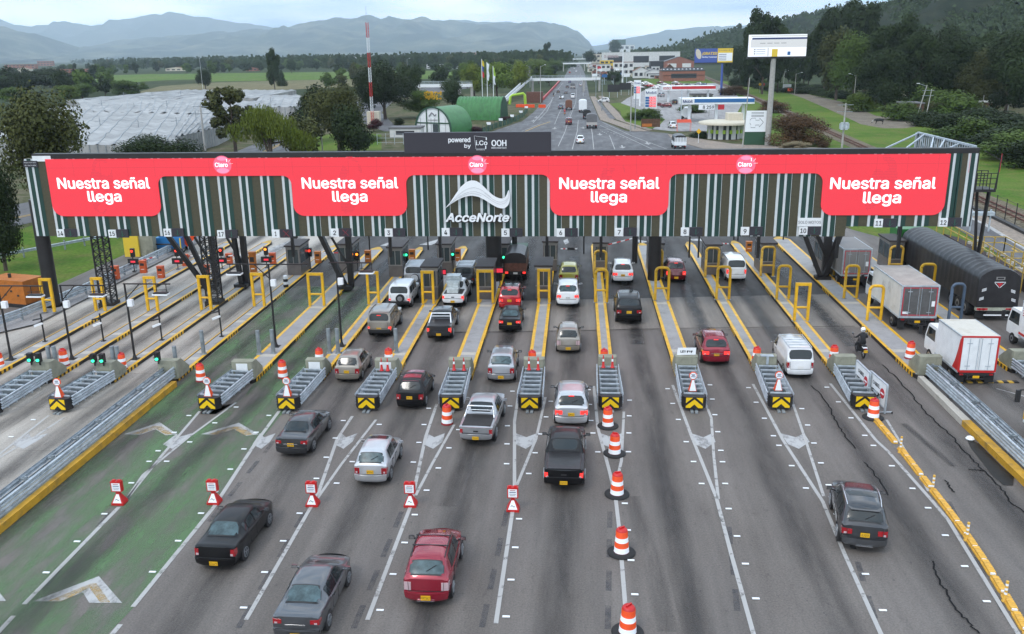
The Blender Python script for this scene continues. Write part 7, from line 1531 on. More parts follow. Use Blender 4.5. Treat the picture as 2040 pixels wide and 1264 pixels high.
def leaf_mat(name, c1, c2, rough=.6):
  m = bpy.data.materials.new(name); m.use_nodes = True; t = m.node_tree; b = t.nodes['Principled BSDF']; b.inputs['Roughness'].default_value = rough; b.inputs['Specular IOR Level'].default_value = .08
  tc = t.nodes.new('ShaderNodeTexCoord'); n = t.nodes.new('ShaderNodeTexNoise'); n.inputs['Scale'].default_value = .55; n.inputs['Detail'].default_value = 5; t.links.new(tc.outputs['Object'], n.inputs['Vector'])
  r_ = t.nodes.new('ShaderNodeValToRGB'); r_.color_ramp.elements[0].position = .36; r_.color_ramp.elements[1].position = .64; r_.color_ramp.elements[0].color = (*c1, 1); r_.color_ramp.elements[1].color = (*c2, 1)
  t.links.new(n.outputs['Fac'], r_.inputs[0]); oi = t.nodes.new('ShaderNodeObjectInfo'); mr = t.nodes.new('ShaderNodeMapRange'); mr.inputs[3].default_value = .75; mr.inputs[4].default_value = 1.3; t.links.new(oi.outputs['Random'], mr.inputs[0])
  h = t.nodes.new('ShaderNodeHueSaturation'); t.links.new(mr.outputs[0], h.inputs['Value']); t.links.new(r_.outputs[0], h.inputs['Color']); t.links.new(h.outputs[0], b.inputs['Base Color']); return m
LF = dict(dark=leaf_mat('dark_leaves', (.012, .022, .008), (.036, .054, .017)), mid=leaf_mat('green_leaves', (.034, .062, .012), (.09, .13, .028)), lime=leaf_mat('yellow_green_leaves', (.085, .12, .015), (.17, .2, .035)), olive=leaf_mat('brownish_leaves', (.03, .036, .012), (.085, .09, .028)),
          rusty=leaf_mat('rusty_leaves', (.06, .035, .02), (.12, .07, .035)), purple=leaf_mat('dark_red_leaves', (.03, .012, .014), (.07, .02, .022)), bright=leaf_mat('bright_leaves', (.05, .085, .014), (.12, .16, .03)), gold=leaf_mat('golden_flowers', (.35, .2, .01), (.55, .32, .02)), straw=leaf_mat('straw', (.25, .2, .12), (.4, .34, .22)))
def tree_proto(kind, leaf, seed, nl, ls, limbs=7):
  """unit tree: height 1, crown radius about .5 (scaled on placing)"""
  random.seed(seed); b = MB(LF[leaf]); blobs = []
  if kind == 'broad':
    for _ in range(22): a = random.uniform(0, 2*PI); rr = random.uniform(0, .34); h = random.uniform(.3, .86); k = 1-abs(h-.55)*1.1; blobs.append((rr*math.cos(a)*k*1.15, rr*math.sin(a)*k*1.15, h, random.uniform(.1, .19)))
  elif kind == 'tall':
    for _ in range(26): h = random.uniform(.22, .93); a = random.uniform(0, 2*PI); rr = random.uniform(.0, .3)*(1.15-.6*h); blobs.append((rr*math.cos(a), rr*math.sin(a), h, random.uniform(.06, .125)))
  elif kind == 'cone':
    for i in range(18): h = .1+.85*i/18; a = random.uniform(0, 2*PI); rr = .12*(1-h); blobs.append((rr*math.cos(a), rr*math.sin(a), h, .26*(1.02-h)+.03))
  elif kind == 'bush':
    for _ in range(22): a = random.uniform(0, 2*PI); rr = random.uniform(0, .38); h = random.uniform(.15, .8)*(1-.6*rr); blobs.append((rr*math.cos(a), rr*math.sin(a), h, random.uniform(.12, .22)))
  elif kind == 'willow':
    for _ in range(26): a = random.uniform(0, 2*PI); rr = random.uniform(.0, .4); h = .88-.9*rr*rr*2-random.uniform(0, .25); blobs.append((rr*math.cos(a), rr*math.sin(a), h, random.uniform(.08, .14)))
  elif kind == 'sparse':
    for _ in range(60): a = random.uniform(0, 2*PI); rr = random.uniform(.05, .46); h = random.uniform(.35, .95); k = 1-abs(h-.6)*.8; blobs.append((rr*math.cos(a)*k, rr*math.sin(a)*k, h, random.uniform(.035, .075)))
  blobs = [(q[0], q[1], q[2], q[3]*(1.2 if kind != 'sparse' else 1.15)) for q in blobs]; wt = [q[3]**2 for q in blobs]
  for _ in range(nl):
    x, y, z, r_ = random.choices(blobs, wt)[0]
    v = Vector((random.gauss(0, 1), random.gauss(0, 1), random.gauss(0, 1))).normalized(); d = r_*(random.random()**.35)*random.choice((1, 1, 1.12)); p = Vector((x, y, z))+v*d
    if p.z < .02: continue
    nrm = (v+Vector((random.uniform(-.7, .7), random.uniform(-.7, .7), random.uniform(-.3, .9)))).normalized(); t_ = nrm.orthogonal().normalized(); t_.rotate(Matrix.Rotation(random.uniform(0, 6.28), 3, nrm)); u_ = nrm.cross(t_); s = ls*random.uniform(.6, 1.35)
    if kind == 'willow': t_ = Vector((random.uniform(-.2, .2), random.uniform(-.2, .2), -1)).normalized(); u_ = Vector((math.cos(d*99), math.sin(d*99), 0)); b.face([p-u_*s*.3, p+u_*s*.3, p+u_*s*.2+t_*s*2.6, p-u_*s*.2+t_*s*2.6]); continue
    b.face([p-t_*s-u_*s*.6, p+t_*s*.2-u_*s*.9, p+t_*s+u_*s*.3, p-t_*s*.3+u_*s])
  cm = b.make('crown')
  b = MB(M['bark']); tw = .022 if kind in ('tall', 'cone') else .03; b.tube([(0, 0, -.02), (.01, 0, .2), (-.01, .01, .42), (.0, 0, .7)], tw, 7, [tw, tw*.8, tw*.6, tw*.2])
  for q in sorted(blobs, key=lambda q: -q[3])[:limbs]: z0 = random.uniform(.15, .45); b.tube([(0, 0, z0), (q[0]*.5, q[1]*.5, (z0+q[2])/2+.02), (q[0], q[1], q[2])], .01, 5, [tw*.5, tw*.3, tw*.12])
  tm = b.make('trunk')
  return cm, tm
PROT = {}
def proto(kind, leaf, var, hi):
  k = (kind, leaf, var, hi)
  if k not in PROT: PROT[k] = tree_proto(kind, leaf, sum(map(ord, kind+leaf)) % 7+var*13+ord(kind[0])*3+ord(leaf[0]), {2: 17000, 1: 6500, 0: 1300}[hi], {2: .0115, 1: .0195, 0: .043}[hi])
  return PROT[k]
def tree(kind, leaf, pos, H, Wd, label, group, var=0, hi=1, name=None, cat='tree', lean=0):
  cm, tm = proto(kind, leaf, var, hi)
  nm = name or {'broad': 'tree', 'tall': 'eucalyptus_tree', 'cone': 'conifer', 'bush': 'shrub', 'willow': 'willow_tree', 'sparse': 'sparse_tree'}[kind]
  r = empty(nm, pos, random.uniform(0, 6.28), label, 'shrub' if kind == 'bush' and cat == 'tree' else cat, group); r.scale = (Wd, Wd, H)
  for m_, n_ in ((cm, 'crown'), (tm, 'trunk')): o = bpy.data.objects.new(n_, m_); COL.objects.link(o); o.parent = r
  return r
def ptree(kind, leaf, px, pyb, pyt, pw, label, group, var=0, hi=1, Y=None, **k):
  g = G(px, pyb) if Y is None else GY(px, Y); H = W(px, pyt, g.y).z; return tree(kind, leaf, (g.x, g.y, -.1), H, pw*Vector((g.x, g.y, 0)).length/1770, label, group, var, hi, **k)
gr = 'trees behind the gantry'
T_ = [('broad', 'olive', 92, 0, 160, 195, 100, 2, 'large brown-green tree with dense hanging leaves above the left end of the gantry'), ('broad', 'dark', 12, 0, 310, 120, 72, 2, 'dark tree at the left edge beside the gantry end'), ('bush', 'dark', 312, 0, 254, 165, 135, 2, 'broad dark dome-shaped bush before the greenhouse'),
      ('willow', 'lime', 542, 0, 204, 178, 138, 2, 'yellow-green willow right of the concrete pole'), ('sparse', 'olive', 470, 0, 170, 130, 165, 1, 'autumn-coloured sparse tree behind the willow'), ('broad', 'dark', 622, 0, 168, 105, 190, 1, 'dark round tree right of the willow'), ('broad', 'olive', 600, 0, 225, 110, 150, 1, 'brownish tree between the willow and the lamp post'),
      ('broad', 'olive', 676, 0, 166, 135, 165, 2, 'brownish-green tree at the right of the lamp post'), ('broad', 'dark', 705, 0, 205, 95, 150, 1, 'low brownish tree left of the red and white mast'), ('broad', 'dark', 768, 238, 122, 120, None, 2, 'big dark tree right behind the red and white mast'), ('broad', 'dark', 735, 215, 140, 80, None, 1, 'dark tree left behind the mast'),
      ('broad', 'dark', 812, 205, 128, 70, None, 1, 'dark tree right of the big dark tree'), ('broad', 'mid', 842, 235, 178, 100, None, 2, 'green tree with golden blossom behind the round-roofed hall'), ('broad', 'dark', 902, 215, 156, 62, None, 1, 'dark tree behind the ribbed green hall'), ('broad', 'lime', 945, 192, 124, 62, None, 1, 'yellow-green tree left of the flagpoles'),
      ('broad', 'bright', 990, 195, 118, 80, None, 1, 'broad yellow-green tree behind the flagpoles'), ('broad', 'lime', 1030, 190, 122, 60, None, 1, 'yellow-green tree right of the flagpoles'), ('broad', 'bright', 1070, 150, 118, 60, None, 1, 'green tree above the footbridge'), ('tall', 'dark', 1088, 136, 83, 34, None, 1, 'tall dark conifer-like tree near the start of the highway bend'),
      ('broad', 'mid', 1105, 148, 120, 40, None, 1, 'green tree left of the distant highway'), ('broad', 'mid', 252, 197, 158, 70, None, 1, 'loose green trees at the greenhouse corner, right one'), ('broad', 'mid', 165, 200, 166, 60, None, 1, 'mid-green tree left of the greenhouse, right of its pair'), ('broad', 'bright', 135, 205, 170, 55, None, 1, 'mid-green tree left of the greenhouse, left of its pair'),
      ('broad', 'dark', 55, 185, 140, 110, None, 1, 'dark spreading tree near the left edge before the houses'), ('broad', 'dark', 100, 175, 135, 70, None, 1, 'dark tree beside the pink houses'), ('broad', 'dark', 0, 195, 150, 70, None, 1, 'dark tree cut by the left edge, behind the greenhouse'), ('broad', 'mid', 25, 210, 172, 60, None, 1, 'mid-green tree by the left edge'), ('tall', 'dark', 548, 180, 93, 44, None, 1, 'tall dark tree standing alone in the fields'), ('cone', 'dark', 562, 172, 138, 30, None, 1, 'shorter dark tree beside the tall lone one'),
      ('broad', 'dark', 410, 178, 135, 34, None, 1, 'dark tree beside the thin antenna in the field'), ('bush', 'mid', 286, 178, 162, 18, None, 0, 'small round tree on the dry field edge'), ('broad', 'purple', 745, 262, 236, 40, None, 1, 'dark red shrub at the foot of the mast'), ('bush', 'dark', 795, 250, 232, 26, None, 1, 'small round bush left of the white hut'), ('bush', 'mid', 725, 282, 262, 70, None, 1, 'bright hedge clump on the lawn'),
      ('bush', 'purple', 945, 262, 250, 50, None, 1, 'dark red flower bed before the ribbed hall'), ('bush', 'purple', 1010, 240, 230, 34, None, 1, 'dark red flower bed by the green fence'), ('bush', 'rusty', 1585, 290, 222, 130, None, 2, 'rust-coloured bush mass right of the billboard pole'), ('bush', 'rusty', 1540, 225, 195, 60, None, 1, 'rust-coloured scrub behind the blue canopy'), ('bush', 'rusty', 1465, 190, 168, 60, None, 1, 'rust-coloured scrub along the railway'), ('bush', 'straw', 1585, 297, 280, 60, None, 1, 'clump of straw-coloured grass by the pavement'),
      ('bush', 'rusty', 1640, 296, 278, 22, None, 1, 'small reddish bush beside the railway'), ('bush', 'mid', 1290, 240, 212, 70, None, 1, 'hedge under the price pylon'), ('bush', 'mid', 1262, 238, 222, 40, None, 1, 'hedge left of the price pylon'), ('bush', 'dark', 1398, 275, 255, 50, None, 1, 'dark hedge beside the round kiosk'), ('broad', 'dark', 1225, 168, 140, 40, None, 1, 'dark tree among the shops, left of the white pylon'), ('broad', 'dark', 1175, 132, 100, 26, None, 1, 'dark tree at the right of the distant highway'), ('broad', 'dark', 1225, 118, 78, 34, None, 1, 'dark tree by the hilltop terrace building'), ('bush', 'mid', 1380, 225, 205, 60, None, 1, 'hedge behind the blue canopy pumps')]
for i, (k, lf, px, yb, yt, pw, Y, hi, lb) in enumerate(T_): ptree(k, lf, px, yb, yt, pw, lb, gr, i % 3, hi, Y)
b = MB(LF['gold']); random.seed(4); g = G(848, 235); H = W(848, 182, g.y).z
for _ in range(120): a = random.uniform(0, 6.28); rr = random.uniform(0, 3.2); p = Vector((g.x+2.2+rr*math.cos(a), g.y-3.2+rr*math.sin(a)*.6, H*random.uniform(.72, 1.0))); s = .16; b.face([p+Vector((-s, 0, -s)), p+Vector((s, 0, -s)), p+Vector((s, .1, s)), p+Vector((-s, .1, s))])
b.build('blossom', label='golden blossom spread over the top of the green tree behind the round hall', cat='blossom', kind='stuff')
gr = 'tall trees on the right below the hill'
RT = [(1518, 188, 12, 100, 'dark', 'tall'), (1490, 180, 50, 60, 'dark', 'tall'), (1548, 185, 42, 70, 'dark', 'tall'), (1600, 178, 60, 70, 'dark', 'tall'), (1640, 190, 30, 90, 'dark', 'tall'), (1685, 178, -8, 110, 'dark', 'tall'), (1665, 200, 48, 90, 'olive', 'broad'), (1700, 205, 62, 110, 'mid', 'broad'), (1745, 208, 45, 110, 'dark', 'tall'), (1790, 215, 22, 130, 'dark', 'tall'), (1760, 222, 90, 120, 'dark', 'broad'), (1815, 222, 55, 120, 'dark', 'tall'), (1850, 218, 75, 120, 'dark', 'broad'),
      (1900, 220, 80, 120, 'dark', 'tall'), (1950, 225, 95, 120, 'olive', 'broad'), (1930, 205, 60, 120, 'dark', 'tall'), (2000, 235, 70, 130, 'dark', 'tall'), (2045, 240, 55, 130, 'dark', 'broad'), (1870, 205, 45, 130, 'dark', 'tall'), (1985, 210, 70, 140, 'dark', 'tall'), (1610, 170, 80, 60, 'dark', 'tall'), (1570, 172, 75, 60, 'dark', 'tall'), (1720, 185, 8, 100, 'dark', 'tall'), (1650, 170, 8, 80, 'dark', 'tall'), (2060, 215, 40, 150, 'dark', 'tall'), (1450, 160, 95, 40, 'dark', 'broad'), (1475, 168, 90, 50, 'dark', 'broad')]
for i, (px, yb, yt, pw, lf, k) in enumerate(RT): ptree(k, lf, px, yb, yt, pw, 'tall dense tree in the dark wood right of the large billboard', gr, i % 3, 2 if pw > 100 else 1)
HB = [(1798, 240, 200, 90, 'mid'), (1855, 252, 212, 90, 'dark'), (1890, 265, 218, 100, 'dark'), (1930, 280, 230, 110, 'mid'), (1975, 300, 240, 120, 'dark'), (2020, 318, 250, 130, 'mid'), (2060, 335, 262, 130, 'dark'), (1900, 235, 178, 110, 'mid'), (1960, 262, 205, 110, 'dark'), (2010, 275, 215, 120, 'dark'), (1850, 232, 195, 70, 'olive'), (2040, 292, 232, 110, 'dark'), (1720, 222, 175, 70, 'bright'), (1840, 225, 165, 90, 'mid')]
for i, (px, yb, yt, pw, lf) in enumerate(HB): ptree('bush', lf, px, yb, yt, pw, 'dense bush in the hedge belt along the right edge beyond the grass bank', 'bushes of the right-hand hedge', i % 3, 1)
random.seed(21)
def scatter(n, fx, fb, hh, ww, kinds, leaves, label, group):
  for i in range(n):
    px = fx(); yb = fb(px); g = G(px, yb); tree(random.choice(kinds), random.choice(leaves), (g.x, g.y, -.2), random.uniform(*hh), random.uniform(*ww), label, group, random.randint(0, 2), 0)
U = random.uniform
scatter(80, lambda: U(150, 1125), lambda x: U(125, 131), (17, 24), (14, 24), ['broad', 'tall', 'cone'], ['dark'], 'dark tree in the far line of trees below the mountains', 'far line of trees across the plain')
scatter(80, lambda: U(190, 1100), lambda x: U(131, 141), (13, 21), (11, 19), ['broad', 'tall', 'broad'], ['dark', 'dark', 'olive'], 'dark tree in the middle line of trees beyond the fields', 'middle line of trees beyond the fields')
scatter(52, lambda: U(90, 600), lambda x: U(139, 149), (9, 15), (10, 16), ['broad', 'tall'], ['dark', 'dark', 'mid'], 'dark tree at the near edge of the fields', 'trees at the near edge of the fields')
scatter(30, lambda: U(560, 1060), lambda x: U(134, 142), (9, 15), (10, 17), ['broad'], ['dark', 'mid'], 'tree beyond the fields left of the highway', 'trees left of the highway')
scatter(26, lambda: U(-30, 230), lambda x: U(150, 195), (9, 14), (9, 14), ['broad'], ['dark', 'mid', 'dark'], 'tree in the belt between the left houses and the greenhouses', 'trees left of the greenhouses')
scatter(24, lambda: U(640, 900), lambda x: U(150, 182), (8, 13), (9, 13), ['broad'], ['dark', 'olive', 'mid'], 'tree in the group between the mast and the lawn', 'trees around the mast')
scatter(18, lambda: U(900, 1110), lambda x: U(142, 178), (9, 14), (9, 13), ['broad'], ['bright', 'mid', 'lime'], 'light green tree in the row left of the highway and footbridge', 'light green trees left of the highway')
scatter(26, lambda: U(1150, 1450), lambda x: U(114, 128), (12, 20), (10, 18), ['broad', 'tall'], ['dark'], 'tree among the roofs right of the highway', 'trees among the roofs right of the highway')
scatter(16, lambda: U(1080, 1128), lambda x: U(126, 150)+0*x, (8, 15), (9, 13), ['broad'], ['dark', 'mid'], 'tree on the left verge of the distant highway', 'trees on the verge of the distant highway')
b = MB(LF['dark']); random.seed(77)
for _ in range(4200):
  px = U(140, 1135); g = G(px, U(118, 138 if px > 200 else 128)); H = U(9, 21); s = U(3, 6)
  for _k in range(7): q = Vector((g.x+random.gauss(0, s), g.y+random.gauss(0, s), H*U(.15, 1))); e = U(1.1, 2.5); a = U(0, 3.1); t_ = Vector((math.cos(a), U(-.4, .4), math.sin(a))); u_ = Vector((-math.sin(a), U(-.4, .4), math.cos(a))); b.face([q-t_*e-u_*e*.6, q+t_*e*.3-u_*e, q+t_*e+u_*e*.4, q-t_*e*.4+u_*e])
b.build('distant_wood', label='dark mass of far trees across the plain below the mountains', cat='woodland', kind='stuff')
for i in range(34): px = 1470+i*11+U(-5, 5); yb = 172+i*1.15+U(-4, 3); ptree('bush', random.choice(['dark', 'dark', 'mid']), px, yb, yb-U(14, 24), U(34, 60), 'dark undergrowth at the foot of the tall wood beside the dirt road', 'undergrowth below the tall wood', i % 3, 1)
def slope_wood(name, D, depth, sil, x0, x1, n, sz, leaf):
  b = MB(LF[leaf]); random.seed(int(D))
  for _ in range(n):
    px = U(x0, x1); t = U(.25, 1.0); p = W(px, interp(sil, px), D); y = D-depth*(1-t); k = t**1.25; z = p.z*k; x = p.x*(y/D)**.35; s = sz*U(.5, 1.1); c = Vector((x, y-sz*.3, z-s*.1))
    for _k in range(16):
      v = Vector((random.gauss(0, .5), random.gauss(0, .5), random.gauss(0, .4)))*s; q = c+v; nn = Vector((U(-1, 1), U(-1, .2), U(0, 1))).normalized(); t_ = nn.orthogonal(); u_ = nn.cross(t_); e = s*.2; b.face([q-t_*e-u_*e*.6, q+t_*e*.3-u_*e, q+t_*e+u_*e*.4, q-t_*e*.4+u_*e])
  b.build(name, label='dark woodland covering the hill slope', cat='woodland', kind='stuff')
slope_wood('hillside_wood', 1500, 350, [(1230, 112), (1290, 108), (1340, 100), (1370, 90), (1400, 80), (1430, 70), (1480, 62), (1530, 52), (1570, 42), (1610, 30), (1650, 22), (1700, 14), (1760, 6)], 1260, 1700, 3600, 11, 'dark')
slope_wood('hillside_scrub', 900, 520, [(1560, 90), (1640, 50), (1700, 26), (1760, 8), (1830, -20), (1900, -60), (2040, -120)], 1660, 2060, 5200, 6, 'dark')
def building(x0, x1, yb, yt, wall, roof, label, floors=2, nwin=5, depth=12, gable=False, cat='building', group=None, rot=0, win='darkroof', rise=.35):
  a = G(x0, yb); c = G(x1, yb); y = (a.y+c.y)/2; X0 = GY(x0, y).x; X1 = GY(x1, y).x; wd = X1-X0; H = W((x0+x1)/2, yt, y).z
  r = empty('building', ((X0+X1)/2, y, 0), R(rot), label, cat, group); hw = wd/2; hb = H*(1-rise) if gable else H-.3
  b = MB(M[wall]); b.box(-hw, hw, 0, depth, 0, hb)
  if gable: b.mesh([(-hw, 0, hb), (hw, 0, hb), (0, 0, H-.1), (-hw, depth, hb), (hw, depth, hb), (0, depth, H-.1)], [(0, 1, 2), (4, 3, 5)])
  b.build('walls', r); b = MB(M[roof])
  if gable: e = .4; b.mesh([(-hw-e, -e, hb-.05), (0, -e, H), (0, depth+e, H), (-hw-e, depth+e, hb-.05), (hw+e, -e, hb-.05), (hw+e, depth+e, hb-.05)], [(0, 1, 2, 3), (1, 4, 5, 2)])
  else: b.box(-hw-.2, hw+.2, -.2, depth+.2, hb, H)
  b.build('roof', r)
  for f in range(floors):
    z0 = hb*(f+.3)/floors; z1 = hb*(f+.75)/floors
    for k in range(nwin):
      xc = -hw+wd*(k+.5)/nwin; b = MB(M[win]); ww = wd/nwin*.3; b.box(xc-ww, xc+ww, -.05, -.01, z0, z1); b.build('window', r)
  return r
hs = 'houses on the plain'
for a in ((10, 70, 138, 129, 'brick', 'rtile', 'long pink row of houses at the far left edge', 2, 8), (35, 60, 145, 134, 'cream', 'rtile', 'cream house with tiled roof at the far left', 2, 4), (75, 105, 132, 122, 'brick', 'rtile', 'brick houses left of the far wood', 2, 5), (108, 180, 150, 138, 'brick', 'rtile', 'pinkish terrace of houses before the far wood', 2, 9), (0, 40, 124, 117, 'cream', 'rtile', 'pale row at the foot of the left mountain', 2, 7), (300, 345, 121, 110, 'cream', 'greyroof', 'pale long building behind the far trees', 2, 6),
          (490, 512, 142, 134, 'brick', 'rtile', 'small red-walled house beside the lone tall tree', 1, 3), (330, 372, 142, 134, 'cream', 'rtile', 'cream farmhouse at the edge of the field', 1, 4), (590, 640, 117, 111, 'wall', 'greyroof', 'white sheds far off below the mountains', 1, 6), (440, 500, 118, 112, 'cream', 'greyroof', 'pale sheds in the gap of the far trees', 1, 6)):
  building(*a, gable=a[0] in (35, 490, 330), group=hs)
building(678, 775, 130, 111, 'wall', 'greyroof', 'long white three-storey building left of the brick block', 3, 12)
building(900, 948, 122, 105, 'brick', 'brick', 'square red brick block in front of the mountains', 3, 6)
building(850, 940, 137, 128, 'wall', 'greyroof', 'low unfinished grey concrete row beyond the lawn', 2, 11)
building(1214, 1264, 112, 90, 'wall', 'dkgreen', 'white building with dark windows and roof terrace on the rise', 2, 5); building(1220, 1246, 112, 79, 'dkgreen', 'dkgreen', 'green terrace structure on top of the rise', 1, 4)
wh = building(1200, 1354, 134, 104, 'wall', 'wall', 'long white warehouse with faded letters across its front', 1, 3, 40)
p = wh.location; b = MB(M['ink_red']); b.cur = mat('faded_letters', (.4, .3, .3), .7); H_ = W(1230, 104, p.y).z; x0_ = GY(1203, p.y).x-p.x; x1_ = GY(1232, p.y).x-p.x; text_fit(b, 'SE ARRIENDA', x0_, x1_, H_*.62, H_*.82, -.1, .02, .05); b.build('lettering', wh)
building(1278, 1330, 133, 111, 'cream', 'greyroof', 'cream building with small bays before the white warehouse', 2, 8, 14); building(1296, 1326, 140, 122, 'darkroof', 'greyroof', 'dark grey shed left of the brick warehouse', 1, 2, 20)
building(1324, 1382, 140, 113, 'brick', 'greyroof', 'brick warehouse with pale gable and white door', 1, 2, 26, gable=True, win='wall'); building(1262, 1292, 156, 134, 'wall', 'rtile', 'white house with red tiled roof behind the parking lot', 1, 3, 12, gable=True)
building(1286, 1318, 156, 138, 'wall', 'greyroof', 'white gabled chalet with small dark windows', 1, 3, 10, gable=True); building(1318, 1350, 150, 128, 'wood', 'rtile', 'steep brown-roofed chalet among the white houses', 1, 2, 8, gable=True, rise=.7)
sk = building(1320, 1404, 162, 141, 'brick', 'darkroof', 'long brick shed with dark roof dotted with white skylights', 1, 1, 24)
b = MB(M['sheet']); p = sk.location; hwk = (GY(1404, p.y).x-GY(1320, p.y).x)/2; H_ = W(1360, 141, p.y).z
b2 = MB(M['darkroof']); b2.mesh([(-hwk, -.3, H_*.55), (hwk, -.3, H_*.55), (hwk, 10, H_*1.25), (-hwk, 10, H_*1.25)], [(0, 1, 2, 3)]); b2.build('sloping_roof', sk)
for k in range(11):
  for j in range(3): x = -hwk+(k+.3+.4*(j % 2))*2*hwk/11; y = 1.5+j*3; z = H_*.55+(y+.3)/10.3*H_*.7+.08; b.mesh([(x, y, z), (x+.9, y, z), (x+.9, y+1.1, z+.36), (x, y+1.1, z+.36)], [(0, 1, 2, 3)])
b.build('skylights', sk)
building(1188, 1216, 150, 128, 'wall', 'greyroof', 'white shop front beside the highway footbridge end', 2, 3); building(1195, 1222, 138, 120, 'bill_y', 'wall', 'shop with yellow upper floor by the highway', 2, 3); building(1222, 1262, 150, 124, 'wall', 'rtile', 'white shop with red roof left of the white pylon', 2, 4); building(1180, 1204, 126, 108, 'cream', 'rtile', 'cream house far along the right side of the highway', 2, 3)
building(1378, 1420, 195, 188, 'concrete', 'booth_roof', 'low grey flat-roofed office behind the blue canopy', 1, 4, 8)
building(1800, 1838, 236, 205, 'wood', 'greyroof', 'brown shed with pale roof edge half hidden by bushes', 1, 2, 6); building(1945, 1985, 228, 202, 'wood', 'wall', 'low shed with white roof edge among the right-hand bushes', 1, 2, 6)
for a in ((1160, 1182, 118, 108), (1205, 1235, 120, 108), (1235, 1275, 122, 110)): building(*a, 'cream', 'greyroof', 'small pale building crowding the right side of the far highway', 2, 3, group='small far buildings by the highway')
random.seed(31)
for k in range(40):
  x = U(1200, 1318) if k % 2 else U(1168, 1200); y = U(134, 158) if k % 2 else U(130, 156); building(x, x+U(12, 26), y, y-U(6, 11), random.choice(['cream', 'wall', 'brick', 'wall']), random.choice(['greyroof', 'rtile', 'rtile', 'darkroof']), 'small shop or house in the crowded roofs right of the far highway', 1, 2, 10, gable=k % 3 == 0, group='crowded small buildings right of the highway')
random.seed(17)
for k in range(16):
  x = U(1172, 1262); g = G(x, U(138, 170)); h_ = U(4, 8); w_ = U(1.5, 3.5); b = MB(M['galv']); b.cyl((0, 0, 0), (0, 0, h_), .12); b.m(random.choice(['white', 'bill_y', 'flag_r', 'blue', 'sheet', 'darkroof'])); b.box(-w_/2, w_/2, -.2, 0, h_-1.6, h_); o = b.build('shop_sign'); o.location = g; tag(o, 'small coloured shop sign on a pole among the roofs right of the far highway', 'shop sign', 'shop signs right of the highway')
building(777, 838, 274, 254, 'wall', 'greyroof', 'small white hut left of the round-roofed hall', 1, 1, 5)
def arch_hall(px0, px1, yb, yt, Lh, rot, label, ribs, glazed):
  a = G(px0, yb); c = G(px1, yb); y = (a.y+c.y)/2; X0, X1 = GY(px0, y).x, GY(px1, y).x; rr = (X1-X0)/2; H = W((px0+px1)/2, yt, y).z
  r = empty('arched_hall', ((X0+X1)/2, y, 0), R(rot), label, 'hall'); n = 20
  prof = [(-rr*math.cos(PI*k/n)*1.0, H*math.sin(PI*k/n)**.8 if 0 < k < n else 0) for k in range(n+1)]
  b = MB(M['green']); m_ = 14 if ribs else 1; vs = []
  for j in range(m_*2+1 if ribs else 2):
    yy = Lh*j/(m_*2 if ribs else 1); s = 1.0 if (not ribs or j % 2) else .965
    vs += [(x*s, yy, z*s) for x, z in prof]
  nn = n+1; b.mesh(vs, [(j*nn+k, (j+1)*nn+k, (j+1)*nn+k+1, j*nn+k+1) for j in range(len(vs)//nn-1) for k in range(n)], not ribs); b.build('roof', r)
  b = MB(M['white'] if glazed else M['dkgreen']); b.face([(x*.985, .02, z*.985) for x, z in prof]); fr = b.build('front_wall', r); b = MB(M['dkgreen']); b.face([(x*.985, Lh-.02, z*.985) for x, z in prof][::-1]); b.build('back_wall', r)
  if glazed:
    b = MB(M['black']); b.cur = M['dkgreen']
    for k in range(n): b.beam((prof[k][0], -.05, prof[k][1]), (prof[k+1][0], -.05, prof[k+1][1]), .45, .3)
    for x in (-rr*.34, rr*.34): b.beam((x, -.08, 0), (x, -.08, H*.93), .22, .2)
    b.beam((-rr*.98, -.08, H*.42), (rr*.98, -.08, H*.42), .1, .25); b.build('mullions', r)
    b = MB(M['ink_grey']); [b.beam((x, -.06, 0), (x, -.06, H*.6), .05, .05) for x in (-rr*.7, -rr*.1, rr*.1, rr*.7)]
    w0 = [(-.9, .66), (-.5, .74), (-.2, .8), (.1, .76), (.5, .68), (.9, .74)]
    for i in range(5): b.beam((w0[i][0]*1.1, -.09, w0[i][1]*H), (w0[i+1][0]*1.1, -.09, w0[i+1][1]*H), .1, .22)
    text_fit(b, 'AccenorteSAS', -1.3, 1.3, H*.5, H*.56, -.08, .0, .02); b.build('emblem', r); b = MB(M['wglass']); b.box(rr*.0, rr*.28, -.12, -.06, 0, H*.38); b.build('door', r)
  return r
arch_hall(822, 905, 268, 214, 9.5, -24, 'green round-roofed hall with white glazed front behind the top board', False, True)
g = G(1003, 240); hh = arch_hall(955, 1010, 240, 193, 13, 78, 'ribbed green barrel-roofed hall beside the flagpoles', True, False); hh.location = (g.x, g.y+3, 0)
g = G(742, 250); Hm = W(737, 45, g.y).z; r = empty('lattice_mast', (g.x, g.y, 0), .3, 'red and white lattice mast with antenna left of the round-roofed hall', 'radio mast'); ns = 7
r.scale = (.75, .75, 1)
for s in range(ns):
  z0, z1 = Hm*s/ns, Hm*(s+1)/ns; b = MB(M['red_plastic'] if s % 2 == 0 else M['white']); hw = .5
  C3 = [(hw*1.1*math.cos(a), hw*1.1*math.sin(a)) for a in (0, 2.09, 4.19)]
  for k in range(3): b.beam((*C3[k], z0), (*C3[k], z1), .12)
  st_n = 5
  for j in range(st_n):
    za, zb_ = z0+(z1-z0)*j/st_n, z0+(z1-z0)*(j+1)/st_n
    for k in range(3): b.beam((*C3[k], za), (*C3[(k+1) % 3], zb_), .06); b.beam((*C3[k], za), (*C3[(k+1) % 3], za), .05)
  b.build('mast_section', r)
b = MB(M['galv']); b.cyl((0, 0, Hm), (0, 0, W(737, 12, g.y).z), .06); b.build('antenna_rod', r)
